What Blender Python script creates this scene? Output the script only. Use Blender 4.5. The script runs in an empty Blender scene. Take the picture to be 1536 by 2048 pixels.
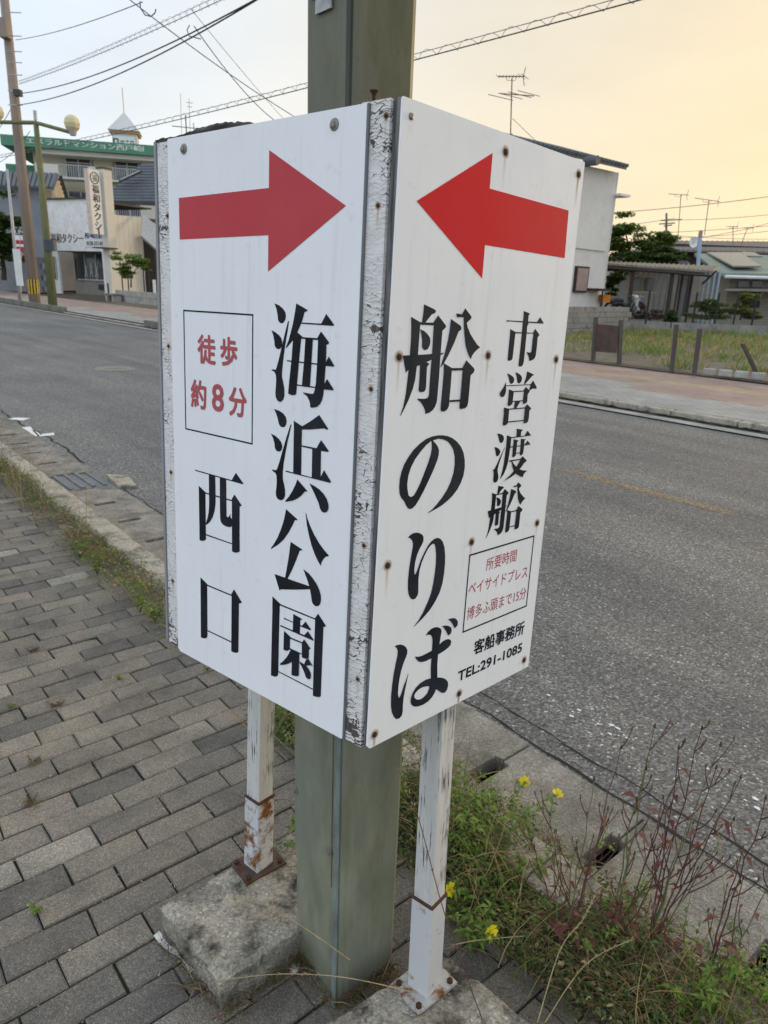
import bpy, bmesh, math, random
from mathutils import Vector, Matrix, noise
RAD = math.radians
random.seed(7)
SC = bpy.context.scene
COL = SC.collection

# ------------------------------------------------------------------ camera
CAM_H, PITCH, ROLL, FPX = 1.5, RAD(17.8), RAD(2.1), 1420.0
cam_d = bpy.data.cameras.new('camera')
cam_d.sensor_fit = 'HORIZONTAL'
cam_d.sensor_width = 36.0
cam_d.lens = 36.0 * FPX / 1536.0
cam_d.clip_start = 0.05
cam_d.clip_end = 2000.0
cam = bpy.data.objects.new('camera', cam_d)
COL.objects.link(cam)
FWD = Vector((0, math.cos(PITCH), -math.sin(PITCH)))
UP0 = Vector((0, math.sin(PITCH), math.cos(PITCH)))
RT0 = Vector((1, 0, 0))
RT = RT0 * math.cos(ROLL) + UP0 * math.sin(ROLL)
UP = -RT0 * math.sin(ROLL) + UP0 * math.cos(ROLL)
m = Matrix((RT, UP, -FWD)).transposed().to_4x4()
m.translation = Vector((0, 0, CAM_H))
cam.matrix_world = m
SC.camera = cam
cam_d.dof.use_dof = True
cam_d.dof.focus_distance = 1.25
cam_d.dof.aperture_fstop = 15.0

# ------------------------------------------------------------------ world, sun, exposure
SUN_AZ, SUN_EL = RAD(52), RAD(9)
SUN_DIR = Vector((math.sin(SUN_AZ) * math.cos(SUN_EL), math.cos(SUN_AZ) * math.cos(SUN_EL), math.sin(SUN_EL)))
wd = bpy.data.worlds.new('World')
SC.world = wd
wd.use_nodes = True
wn, wl = wd.node_tree.nodes, wd.node_tree.links
wn.clear()
w_out = wn.new('ShaderNodeOutputWorld')
w_sky = wn.new('ShaderNodeTexSky')
w_sky.sky_type = 'NISHITA'
w_sky.sun_disc = False
w_sky.sun_elevation = SUN_EL
w_sky.sun_rotation = SUN_AZ
w_sky.dust_density = 4.0
w_sky.air_density = 1.0
w_bg1 = wn.new('ShaderNodeBackground')
w_bg1.inputs['Strength'].default_value = 0.05
wl.new(w_sky.outputs[0], w_bg1.inputs['Color'])
# thin high cloud veil in front of the clear sky: pale blue away from the sun, cream towards it
w_tc = wn.new('ShaderNodeTexCoord')
w_dot = wn.new('ShaderNodeVectorMath'); w_dot.operation = 'DOT_PRODUCT'
w_dot.inputs[1].default_value = SUN_DIR
w_nrm = wn.new('ShaderNodeVectorMath'); w_nrm.operation = 'NORMALIZE'
wl.new(w_tc.outputs['Generated'], w_nrm.inputs[0])
wl.new(w_nrm.outputs[0], w_dot.inputs[0])
w_map = wn.new('ShaderNodeMapRange')
w_map.inputs['From Min'].default_value = -1.0
w_map.inputs['From Max'].default_value = 1.0
wl.new(w_dot.outputs['Value'], w_map.inputs['Value'])
w_ramp = wn.new('ShaderNodeValToRGB')
el = w_ramp.color_ramp.elements
el[0].position = 0.0; el[0].color = (0.54, 0.61, 0.72, 1)
el[1].position = 1.0; el[1].color = (0.70, 0.54, 0.31, 1)
for p, c in ((0.42, (0.53, 0.605, 0.70)), (0.60, (0.43, 0.495, 0.585)), (0.72, (0.465, 0.495, 0.525)), (0.82, (0.475, 0.455, 0.405)), (0.90, (0.475, 0.425, 0.335)), (0.96, (0.535, 0.44, 0.30))):
    e = el.new(p); e.color = (*c, 1)
wl.new(w_map.outputs[0], w_ramp.inputs[0])
# whiter, brighter air low down
w_sep = wn.new('ShaderNodeSeparateXYZ')
wl.new(w_nrm.outputs[0], w_sep.inputs[0])
w_lo = wn.new('ShaderNodeMapRange')
w_lo.interpolation_type = 'SMOOTHERSTEP'
w_lo.inputs['From Min'].default_value = 0.38
w_lo.inputs['From Max'].default_value = 0.0
wl.new(w_sep.outputs['Z'], w_lo.inputs['Value'])
w_mul = wn.new('ShaderNodeMix'); w_mul.data_type = 'RGBA'; w_mul.blend_type = 'MULTIPLY'
w_mul.inputs['B'].default_value = (1.16, 1.09, 0.97, 1)
wl.new(w_lo.outputs[0], w_mul.inputs['Factor'])
wl.new(w_ramp.outputs[0], w_mul.inputs['A'])
w_cl = wn.new('ShaderNodeTexNoise')
w_cl.inputs['Scale'].default_value = 2.2
w_cl.inputs['Detail'].default_value = 5
w_cmap = wn.new('ShaderNodeMapping'); w_cmap.inputs['Scale'].default_value = (1, 1, 4)
wl.new(w_nrm.outputs[0], w_cmap.inputs[0]); wl.new(w_cmap.outputs[0], w_cl.inputs[0])
w_cr = wn.new('ShaderNodeMapRange')
w_cr.inputs['From Min'].default_value = 0.35; w_cr.inputs['From Max'].default_value = 0.7
w_cr.inputs['To Min'].default_value = 1.58; w_cr.inputs['To Max'].default_value = 1.80
wl.new(w_cl.outputs[0], w_cr.inputs['Value'])
w_bg2 = wn.new('ShaderNodeBackground')
wl.new(w_mul.outputs['Result'], w_bg2.inputs['Color'])
wl.new(w_cr.outputs[0], w_bg2.inputs['Strength'])
w_mix = wn.new('ShaderNodeMixShader')
w_mix.inputs[0].default_value = 0.88
wl.new(w_bg1.outputs[0], w_mix.inputs[1])
wl.new(w_bg2.outputs[0], w_mix.inputs[2])
wl.new(w_mix.outputs[0], w_out.inputs[0])

sun_d = bpy.data.lights.new('sun', 'SUN')
sun_d.energy = 1.2
sun_d.angle = RAD(10)
sun_d.color = (1.0, 0.76, 0.48)
sun = bpy.data.objects.new('sun', sun_d)
COL.objects.link(sun)
sun.rotation_euler = (-SUN_DIR).to_track_quat('-Z', 'Y').to_euler()
sun.location = (30, 20, 30)
SC.cycles.max_bounces = 5
SC.cycles.diffuse_bounces = 3
SC.cycles.glossy_bounces = 2
SC.cycles.transmission_bounces = 2
SC.cycles.caustics_reflective = False
SC.cycles.caustics_refractive = False
SC.view_settings.view_transform = 'Standard'
SC.view_settings.look = 'None'
SC.view_settings.exposure = 0.28
SC.view_settings.gamma = 1.0
SC.view_settings.use_curve_mapping = False

# ------------------------------------------------------------------ frames of reference
RAZ = RAD(-49.5)                                    # direction of the road
RD = Vector((math.cos(RAZ), math.sin(RAZ), 0))      # along the road, towards the right and the viewer
RN = Vector((-RD.y, RD.x, 0))                       # across the road, away from the viewer
ZV = Vector((0, 0, 1))


def W(s, t, z=0.0):
    return RD * s + RN * t + ZV * z


def ray(px, py):
    return RT * ((px - 768.0) / FPX) - UP * ((py - 1024.0) / FPX) + FWD


def P(px, py, Y):
    """point at real distance Y (metres in front of the viewer) in the direction of a photo pixel"""
    d = ray(px, py)
    return Vector((0, 0, CAM_H)) + d * (Y / d.y)


def GP(px, py, z=0.0):
    d = ray(px, py)
    return Vector((0, 0, CAM_H)) + d * ((z - CAM_H) / d.z)


def proj(p):
    q = Vector(p) - Vector((0, 0, CAM_H))
    z = q.dot(FWD)
    if z < 0.05:
        return None
    return 768 + FPX * q.dot(RT) / z, 1024 - FPX * q.dot(UP) / z, z


# ------------------------------------------------------------------ material helpers
MATS = {}


class NT:
    def __init__(self, name):
        self.m = bpy.data.materials.new(name)
        self.m.use_nodes = True
        self.n = self.m.node_tree.nodes
        self.l = self.m.node_tree.links
        self.b = self.n['Principled BSDF']
        self.out = self.n['Material Output']
        MATS[name] = self.m

    def new(self, t, **kw):
        x = self.n.new('ShaderNode' + t)
        for k, v in kw.items():
            if k in x.inputs:
                x.inputs[k].default_value = v
            else:
                setattr(x, k, v)
        return x

    def link(self, a, b):
        self.l.new(a, b)

    def coord(self, kind='Object', scale=(1, 1, 1), rot=(0, 0, 0)):
        if kind == 'World':
            g = self.new('NewGeometry')
            o = g.outputs['Position']
        else:
            o = self.new('TexCoord').outputs[kind]
        mp = self.new('Mapping')
        mp.inputs['Scale'].default_value = scale
        mp.inputs['Rotation'].default_value = rot
        self.link(o, mp.inputs[0])
        return mp.outputs[0]

    def noise(self, co, scale, detail=4, rough=0.55):
        x = self.new('TexNoise')
        x.inputs['Scale'].default_value = scale
        x.inputs['Detail'].default_value = min(detail, 4)
        x.inputs['Roughness'].default_value = rough
        self.link(co, x.inputs['Vector'])
        return x.outputs[0]

    def ramp(self, fac, stops):
        x = self.new('ValToRGB')
        e = x.color_ramp.elements
        e[0].position, e[0].color = stops[0][0], (*stops[0][1], 1)
        e[1].position, e[1].color = stops[-1][0], (*stops[-1][1], 1)
        for p, c in stops[1:-1]:
            q = e.new(p); q.color = (*c, 1)
        self.link(fac, x.inputs[0])
        return x.outputs[0]

    def rng(self, fac, a, b, c=0.0, d=1.0):
        x = self.new('MapRange')
        for k, v in zip(('From Min', 'From Max', 'To Min', 'To Max'), (a, b, c, d)):
            x.inputs[k].default_value = v
        self.link(fac, x.inputs['Value'])
        return x.outputs[0]

    def mix(self, fac, a, b, mode='MIX'):
        x = self.new('Mix', data_type='RGBA', blend_type=mode)
        for s, v in (('Factor', fac), ('A', a), ('B', b)):
            if isinstance(v, (int, float)):
                x.inputs[s].default_value = v
            elif isinstance(v, tuple):
                x.inputs[s].default_value = (*v, 1)
            else:
                self.link(v, x.inputs[s])
        return x.outputs['Result']

    def math(self, op, a, b=0.0):
        x = self.new('Math', operation=op)
        for i, v in enumerate((a, b)):
            if isinstance(v, (int, float)):
                x.inputs[i].default_value = v
            else:
                self.link(v, x.inputs[i])
        return x.outputs[0]

    def bump(self, h, strength=0.4, dist=0.002):
        x = self.new('Bump')
        x.inputs['Strength'].default_value = strength
        x.inputs['Distance'].default_value = dist
        self.link(h, x.inputs['Height'])
        self.link(x.outputs[0], self.b.inputs['Normal'])

    def color(self, c):
        if isinstance(c, tuple):
            self.b.inputs['Base Color'].default_value = (*c, 1)
        else:
            self.link(c, self.b.inputs['Base Color'])
        return self

    def rough(self, r, metal=0.0, spec=0.4):
        if isinstance(r, (int, float)):
            self.b.inputs['Roughness'].default_value = r
        else:
            self.link(r, self.b.inputs['Roughness'])
        self.b.inputs['Metallic'].default_value = metal
        self.b.inputs['Specular IOR Level'].default_value = spec
        return self


def mat(name, c, rough=0.7, metal=0.0, var=0.15, scale=4.0, bump=0.0, bscale=40.0, stretch=(1, 1, 1), spec=0.35, dirt=None):
    """plain painted or natural surface with patchy tone and fine relief"""
    if name in MATS:
        return MATS[name]
    t = NT(name)
    co = t.coord('Object', stretch)
    lo = tuple(x * (1 - var) for x in c)
    hi = tuple(min(1, x * (1 + var)) for x in c)
    col = t.ramp(t.noise(co, scale, 6, 0.62), [(0.3, lo), (0.7, hi)])
    if dirt:
        col = t.mix(t.rng(t.noise(co, scale * 2.7, 8, 0.7), 0.52, 0.72), col, dirt)
    t.color(col).rough(rough, metal, spec)
    if bump:
        t.bump(t.noise(co, bscale, 6, 0.6), bump, 0.004)
    return t.m


# ------------------------------------------------------------------ mesh helpers
class MB:
    def __init__(self):
        self.v, self.f, self.uv = [], [], []

    def add(self, pts, faces, uv=None):
        o = len(self.v)
        self.v += [Vector(p) for p in pts]
        self.f += [tuple(i + o for i in f) for f in faces]
        self.uv += list(uv) if uv else [(p[0], p[1]) for p in pts]
        return self

    def box(self, c, ax, ay, az, sx, sy, sz):
        c = Vector(c)
        pts = [c + ax * (sx * i / 2) + ay * (sy * j / 2) + az * (sz * k / 2) for k in (-1, 1) for j in (-1, 1) for i in (-1, 1)]
        return self.add(pts, [(0, 2, 3, 1), (4, 5, 7, 6), (0, 1, 5, 4), (2, 6, 7, 3), (0, 4, 6, 2), (1, 3, 7, 5)])

    def road_box(self, s0, s1, t0, t1, z0, z1):
        c = W((s0 + s1) / 2, (t0 + t1) / 2, (z0 + z1) / 2)
        return self.box(c, RD, RN, ZV, abs(s1 - s0), abs(t1 - t0), z1 - z0)

    def prism(self, poly, ext):
        """poly: list of points (any plane, CCW seen from +ext); extruded by vector ext"""
        n = len(poly)
        ext = Vector(ext)
        a = [Vector(p) for p in poly]
        pts = a + [p + ext for p in a]
        fs = [tuple(range(n - 1, -1, -1)), tuple(range(n, 2 * n))] + [(i, (i + 1) % n, n + (i + 1) % n, n + i) for i in range(n)]
        return self.add(pts, fs)

    def beam(self, a, b, ax, ay, w, h, w2=None, h2=None):
        """square timber from a to b with cross axes ax, ay"""
        w2 = w if w2 is None else w2
        h2 = h if h2 is None else h2
        a, b = Vector(a), Vector(b)
        pts = [a + ax * (w * i / 2) + ay * (h * j / 2) for i, j in ((-1, -1), (1, -1), (1, 1), (-1, 1))]
        pts += [b + ax * (w2 * i / 2) + ay * (h2 * j / 2) for i, j in ((-1, -1), (1, -1), (1, 1), (-1, 1))]
        return self.add(pts, [(3, 2, 1, 0), (4, 5, 6, 7), (0, 1, 5, 4), (1, 2, 6, 5), (2, 3, 7, 6), (3, 0, 4, 7)])

    def tube(self, pts, r, n=6, r2=None, cap=True):
        pts = [Vector(p) for p in pts]
        k = len(pts)
        r2 = r if r2 is None else r2
        prev = None
        ring = []
        for i, p in enumerate(pts):
            d = (pts[min(i + 1, k - 1)] - pts[max(i - 1, 0)])
            d = d.normalized() if d.length > 1e-9 else ZV.copy()
            if prev is None:
                ref = ZV if abs(d.z) < 0.9 else Vector((1, 0, 0))
                u = d.cross(ref).normalized()
            else:
                u = (prev - d * prev.dot(d))
                u = u.normalized() if u.length > 1e-6 else d.orthogonal().normalized()
            prev = u
            v = d.cross(u)
            rr = r + (r2 - r) * (i / max(1, k - 1))
            for j in range(n):
                a = 2 * math.pi * j / n
                ring.append(p + u * (math.cos(a) * rr) + v * (math.sin(a) * rr))
        fs = []
        for i in range(k - 1):
            for j in range(n):
                a, b = i * n + j, i * n + (j + 1) % n
                fs.append((a, b, b + n, a + n))
        if cap and n > 2:
            fs.append(tuple(range(n - 1, -1, -1)))
            fs.append(tuple((k - 1) * n + j for j in range(n)))
        return self.add(ring, fs)

    def quad(self, a, b, c, d):
        return self.add([a, b, c, d], [(0, 1, 2, 3)], [(0, 0), (1, 0), (1, 1), (0, 1)])

    def build(self, name, material, parent=None, smooth=False, base=None, bevel=0.0):
        me = bpy.data.meshes.new(name)
        off = root_loc(parent) if parent else (Vector(base) if base is not None else Vector((0, 0, 0)))
        me.from_pydata([v - off for v in self.v], [], self.f)
        uvl = me.uv_layers.new(name='UVMap')
        for lp in me.loops:
            uvl.data[lp.index].uv = self.uv[lp.vertex_index]
        if smooth:
            for p in me.polygons:
                p.use_smooth = True
        if isinstance(material, str):
            material = MATS[material]
        me.materials.append(material)
        o = bpy.data.objects.new(name, me)
        COL.objects.link(o)
        if parent:
            o.parent = parent
        elif base is not None:
            o.location = off
        if bevel:
            b = o.modifiers.new('bevel', 'BEVEL')
            b.width = bevel; b.segments = 2; b.limit_method = 'ANGLE'; b.angle_limit = RAD(40)
        return o


def root_loc(o):
    while o.parent:
        o = o.parent
    return o.location.copy()


def tag(o, label, cat, group=None):
    o['label'] = label
    o['category'] = cat
    if group:
        o['group'] = group
    return o


def thing(name, loc, label, cat, group=None):
    o = bpy.data.objects.new(name, None)
    o.empty_display_size = 0.1
    COL.objects.link(o)
    o.location = loc
    return tag(o, label, cat, group)


def structure(o):
    o['kind'] = 'structure'
    return o


def stuff(o, label, cat=None):
    o['kind'] = 'stuff'
    o['label'] = label
    if cat:
        o['category'] = cat
    return o


def text_mesh(s, bold=0.0):
    """flat outline of a line of lettering, scaled to the unit box"""
    c = bpy.data.curves.new('t', 'FONT')
    c.body = s
    c.size = 1.0
    c.offset = bold
    c.resolution_u = 3
    c.fill_mode = 'FRONT'
    o = bpy.data.objects.new('t', c)
    COL.objects.link(o)
    bpy.context.view_layer.update()
    dg = bpy.context.evaluated_depsgraph_get()
    me = bpy.data.meshes.new_from_object(o.evaluated_get(dg))
    vs = [v.co.copy() for v in me.vertices]
    fs = [tuple(p.vertices) for p in me.polygons]
    bpy.data.objects.remove(o)
    bpy.data.curves.remove(c)
    if not vs:
        return [], []
    x0 = min(v.x for v in vs); x1 = max(v.x for v in vs)
    y0 = min(v.y for v in vs); y1 = max(v.y for v in vs)
    return [((v.x - x0) / max(1e-6, x1 - x0), (v.y - y0) / max(1e-6, y1 - y0)) for v in vs], fs


def text_on(mb, s, O, U, V, w, h, bold=0.0):
    """add lettering s filling w x h from corner O along unit axes U, V"""
    vs, fs = text_mesh(s, bold)
    mb.add([Vector(O) + U * (a * w) + V * (b * h) for a, b in vs], fs)
    return mb

# ------------------------------------------------------------------ materials of the ground and the sign
def mk_asphalt():
    t = NT('asphalt')
    co = t.coord('World')
    v = t.new('TexVoronoi', feature='F1'); v.inputs['Scale'].default_value = 130
    t.link(co, v.inputs['Vector'])
    sep = t.new('SeparateColor'); t.link(v.outputs['Color'], sep.inputs[0])
    g = t.ramp(sep.outputs[0], [(0.0, (0.062, 0.061, 0.059)), (0.5, (0.135, 0.133, 0.128)), (0.88, (0.225, 0.221, 0.212)), (0.975, (0.31, 0.305, 0.29)), (0.992, (0.55, 0.54, 0.52))])
    big = t.ramp(t.noise(co, 0.7, 5), [(0.3, (0.84, 0.85, 0.87)), (0.7, (1.12, 1.1, 1.07))])
    c = t.mix(1.0, g, big, 'MULTIPLY')
    # object space runs along the road: wheel tracks, drips and long scuffs
    oc = t.coord('Object', (0.12, 1.0, 1.0))
    lane = t.ramp(t.noise(oc, 1.6, 4, 0.6), [(0.35, (0.78, 0.78, 0.80)), (0.62, (1.12, 1.11, 1.08))])
    c = t.mix(1.0, c, lane, 'MULTIPLY')
    spot = t.rng(t.noise(co, 2.6, 4, 0.7), 0.66, 0.74)
    c = t.mix(t.math('MULTIPLY', spot, 0.4), c, (0.05, 0.049, 0.047))
    fine = t.ramp(t.noise(co, 420, 3), [(0.3, (0.7, 0.7, 0.7)), (0.7, (1.3, 1.3, 1.3))])
    c = t.mix(0.7, c, fine, 'MULTIPLY')
    t.color(c).rough(t.rng(sep.outputs[1], 0, 1, 0.6, 0.85), 0, 0.35)
    h = t.math('ADD', t.math('MULTIPLY', v.outputs['Distance'], -1.0), t.math('MULTIPLY', t.noise(co, 300, 3), 0.4))
    t.bump(h, 0.55, 0.004)


def mk_brick():
    t = NT('paver_brick')
    co = t.coord('World')
    oi = t.new('ObjectInfo')
    ge = t.new('NewGeometry')
    rnd = t.math('FRACT', t.math('ADD', oi.outputs['Random'], ge.outputs['Random Per Island']))
    base = t.ramp(rnd, [(0.0, (0.14, 0.129, 0.115)), (0.2, (0.178, 0.160, 0.136)), (0.7, (0.212, 0.188, 0.156)), (0.94, (0.245, 0.215, 0.177)), (0.965, (0.32, 0.295, 0.245))])
    v = t.new('TexVoronoi', feature='F1'); v.inputs['Scale'].default_value = 380
    t.link(co, v.inputs['Vector'])
    sep = t.new('SeparateColor'); t.link(v.outputs['Color'], sep.inputs[0])
    sp = t.ramp(sep.outputs[0], [(0, (0.66, 0.66, 0.66)), (0.6, (1.0, 1.0, 1.0)), (0.92, (1.3, 1.28, 1.25)), (1, (1.7, 1.66, 1.6))])
    c = t.mix(1.0, base, sp, 'MULTIPLY')
    st = t.ramp(t.noise(co, 4, 6, 0.68), [(0.3, (0.62, 0.63, 0.64)), (0.5, (0.98, 0.98, 0.98)), (0.72, (1.25, 1.21, 1.14))])
    c = t.mix(0.9, c, st, 'MULTIPLY')
    moss = t.rng(t.noise(co, 11, 7, 0.7), 0.62, 0.78)
    c = t.mix(t.math('MULTIPLY', moss, 0.5), c, (0.07, 0.078, 0.05))
    t.color(c).rough(0.86, 0, 0.25)
    t.bump(t.math('ADD', t.math('MULTIPLY', v.outputs['Distance'], -0.8), t.noise(co, 160, 4)), 0.5, 0.003)


def mk_bedding():
    t = NT('joint_sand')
    co = t.coord('World')
    c = t.ramp(t.noise(co, 6, 7, 0.7), [(0.3, (0.022, 0.02, 0.016)), (0.52, (0.04, 0.036, 0.028)), (0.66, (0.045, 0.055, 0.02)), (0.8, (0.17, 0.155, 0.125))])
    t.color(c).rough(0.95, 0, 0.1)
    t.bump(t.noise(co, 200, 4), 0.8, 0.006)


def mk_concrete(name, base, dark, pale, scale=9.0, pits=True, amount=0.55):
    t = NT(name)
    co = t.coord('World')
    c = t.ramp(t.noise(co, scale, 8, 0.66), [(0.3, tuple(x * 0.72 for x in base)), (0.5, base), (0.72, pale)])
    c = t.mix(t.math('MULTIPLY', t.rng(t.noise(co, scale * 0.7, 9, 0.72), 0.5, 0.64), amount * 1.5), c, dark)
    v = t.new('TexVoronoi', feature='F1'); v.inputs['Scale'].default_value = 210
    t.link(co, v.inputs['Vector'])
    sep = t.new('SeparateColor'); t.link(v.outputs['Color'], sep.inputs[0])
    sp = t.ramp(sep.outputs[0], [(0, (0.6, 0.6, 0.6)), (0.5, (1, 1, 1)), (0.95, (1.3, 1.28, 1.24)), (1, (1.8, 1.75, 1.7))])
    c = t.mix(0.8, c, sp, 'MULTIPLY')
    t.color(c).rough(0.9, 0, 0.2)
    t.bump(t.math('ADD', t.math('MULTIPLY', v.outputs['Distance'], -0.5), t.noise(co, 70, 7, 0.7)), 0.7, 0.006)


mk_asphalt(); mk_brick(); mk_bedding()
mk_concrete('kerb_concrete', (0.40, 0.365, 0.30), (0.125, 0.119, 0.100), (0.450, 0.413, 0.350), 7)
mk_concrete('gutter_concrete', (0.250, 0.231, 0.200), (0.112, 0.106, 0.094), (0.350, 0.325, 0.288), 6)
mk_concrete('block_concrete', (0.29, 0.262, 0.215), (0.04, 0.039, 0.035), (0.42, 0.385, 0.32), 13, amount=0.66)
mk_concrete('far_concrete', (0.40, 0.385, 0.35), (0.2, 0.19, 0.17), (0.5, 0.48, 0.44), 3, amount=0.3)
mat('dark_void', (0.012, 0.012, 0.011), 0.95)
mat('crack', (0.022, 0.021, 0.019), 0.95)
mat('soil', (0.13, 0.11, 0.085), 0.95, var=0.35, scale=3, bump=0.6, bscale=30, dirt=(0.07, 0.085, 0.03))


def mk_paver_far():
    t = NT('far_pavers')
    co = t.coord('Object')           # object space is laid out in road coordinates: x along, y across
    sp = t.new('SeparateXYZ'); t.link(co, sp.inputs[0])
    br = t.new('TexBrick')
    br.inputs['Scale'].default_value = 1.0
    br.inputs['Brick Width'].default_value = 0.2; br.inputs['Row Height'].default_value = 0.1
    br.inputs['Mortar Size'].default_value = 0.006
    br.inputs['Color1'].default_value = (1, 1, 1, 1); br.inputs['Color2'].default_value = (0.78, 0.78, 0.78, 1)
    br.inputs['Mortar'].default_value = (0.45, 0.44, 0.42, 1)
    t.link(co, br.inputs['Vector'])
    # red field at the back with stepped edge, grey at the kerb, a yellow guiding strip
    saw = t.math('PINGPONG', t.math('ADD', sp.outputs[0], 1.0), 2.2)
    edge = t.math('ADD', t.math('MULTIPLY', t.math('GREATER_THAN', saw, 1.1), 0.75), 10.6)
    red = t.math('GREATER_THAN', sp.outputs[1], edge)
    c = t.mix(red, (0.37, 0.365, 0.35), (0.375, 0.28, 0.248))
    yel = t.math('MULTIPLY', t.math('GREATER_THAN', sp.outputs[1], 12.0), t.math('LESS_THAN', sp.outputs[1], 12.3))
    c = t.mix(yel, c, (0.40, 0.32, 0.19))
    c = t.mix(0.7, c, br.outputs[0], 'MULTIPLY')
    n = t.ramp(t.noise(co, 1.2, 7, 0.7), [(0.3, (0.75, 0.75, 0.74)), (0.7, (1.15, 1.14, 1.12))])
    c = t.mix(1.0, c, n, 'MULTIPLY')
    t.color(c).rough(0.9, 0, 0.2)


mk_paver_far()


def mk_panel():
    t = NT('sign_panel_white')
    co = t.coord('UV')
    c = t.ramp(t.noise(co, 7, 6, 0.6), [(0.3, (0.85, 0.855, 0.865)), (0.7, (0.90, 0.90, 0.90))])
    streak = t.noise(t.coord('UV', (60, 2.2, 1)), 1.0, 6, 0.65)
    c = t.mix(t.math('MULTIPLY', t.rng(streak, 0.55, 0.8), 0.22), c, (0.42, 0.41, 0.38))
    sm = t.noise(co, 24, 8, 0.75)
    c = t.mix(t.math('MULTIPLY', t.rng(sm, 0.60, 0.78), 0.3), c, (0.45, 0.44, 0.42))
    t.color(c).rough(t.rng(t.noise(co, 20, 4), 0.3, 0.7, 0.5, 0.65), 0, 0.2)
    t.bump(t.noise(co, 5, 3), 0.06, 0.004)


def mk_vinyl(name, c, fade, amt=0.5):
    t = NT(name)
    co = t.coord('UV')
    k = t.ramp(t.noise(co, 9, 6, 0.6), [(0.35, c), (0.7, tuple(x * 0.8 + f * 0.2 for x, f in zip(c, fade)))])
    w = t.rng(t.noise(t.coord('UV', (1, 0.35, 1)), 45, 8, 0.75), 0.66, 0.8)
    k = t.mix(t.math('MULTIPLY', w, amt), k, fade)
    t.color(k).rough(0.6, 0, 0.08)


def mk_peel():
    """old white gloss paint: fine level cracking, flakes gone at the ends and along the edges"""
    t = NT('peeling_white_paint')
    uvc = t.coord('UV')
    wob = t.new('TexNoise'); wob.inputs['Scale'].default_value = 70; wob.inputs['Detail'].default_value = 3
    t.link(uvc, wob.inputs['Vector'])
    dis = t.new('VectorMath', operation='SCALE'); dis.inputs['Scale'].default_value = 0.014
    t.link(wob.outputs['Color'], dis.inputs[0])
    ad = t.new('VectorMath', operation='ADD'); t.link(uvc, ad.inputs[0]); t.link(dis.outputs[0], ad.inputs[1])
    mp = t.new('Mapping'); mp.inputs['Scale'].default_value = (42, 175, 1); t.link(ad.outputs[0], mp.inputs[0])
    v = t.new('TexVoronoi', feature='DISTANCE_TO_EDGE'); v.inputs['Scale'].default_value = 1.0
    t.link(mp.outputs[0], v.inputs['Vector'])
    v2 = t.new('TexVoronoi', feature='F1'); v2.inputs['Scale'].default_value = 1.0
    t.link(mp.outputs[0], v2.inputs['Vector'])
    sep = t.new('SeparateColor'); t.link(v2.outputs['Color'], sep.inputs[0])
    sp = t.new('SeparateXYZ'); t.link(uvc, sp.inputs[0])
    ends = t.math('MAXIMUM', t.rng(sp.outputs[1], 0.10, 0.0, 0.0, 0.24), t.rng(sp.outputs[1], 0.90, 0.94, 0.0, 0.13))
    patch = t.math('ADD', t.noise(t.coord('UV', (1, 0.45, 1)), 19, 4, 0.65), ends)
    width = t.rng(patch, 0.42, 0.85, 0.0, 0.085)
    crack = t.math('LESS_THAN', v.outputs['Distance'], width)
    lost = t.math('GREATER_THAN', t.math('ADD', t.math('MULTIPLY', sep.outputs[0], 0.5), patch), 1.10)
    bare = t.math('MAXIMUM', crack, lost)
    wood = t.ramp(t.noise(t.coord('UV', (160, 7, 1)), 1.0, 4, 0.7), [(0.3, (0.04, 0.035, 0.03)), (0.6, (0.13, 0.115, 0.10)), (0.8, (0.26, 0.23, 0.2))])
    tone = t.ramp(t.noise(uvc, 30, 4, 0.6), [(0.3, (0.66, 0.64, 0.61)), (0.7, (0.80, 0.785, 0.76))])
    c = t.mix(bare, tone, wood)
    t.color(c).rough(0.6, 0, 0.3)
    h = t.math('SUBTRACT', t.math('MULTIPLY', t.rng(v.outputs['Distance'], 0, 0.3), -0.6), t.math('MULTIPLY', bare, 1.2))
    t.bump(h, 0.38, 0.002)


def mk_greywood(name='grey_weathered_wood', lo=(0.03, 0.03, 0.03), hi=(0.34, 0.33, 0.32), sc=(190, 6, 1), mid=0.5):
    t = NT(name)
    n = t.noise(t.coord('UV', sc), 1.0, 7, 0.7)
    c = t.ramp(n, [(0.33, lo), (mid, tuple((a + b) / 2.6 for a, b in zip(lo, hi))), (0.72, hi)])
    t.color(c).rough(0.88, 0, 0.2)
    t.bump(n, 0.6, 0.003)


def mk_worn_paint():
    """white painted timber leg with the paint rubbed off along the grain"""
    t = NT('worn_white_timber')
    n = t.noise(t.coord('UV', (260, 9, 1)), 1.0, 7, 0.72)
    patch = t.noise(t.coord('UV', (5, 3, 1)), 3.0, 4)
    bare = t.rng(t.math('ADD', n, t.math('MULTIPLY', patch, 0.9)), 1.0, 1.12)
    c = t.ramp(t.noise(t.coord('UV', (40, 3, 1)), 1, 5), [(0.3, (0.52, 0.51, 0.48)), (0.7, (0.66, 0.65, 0.62))])
    c = t.mix(bare, c, (0.10, 0.095, 0.09))
    t.color(c).rough(0.75, 0, 0.3)
    t.bump(n, 0.4, 0.002)


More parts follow.
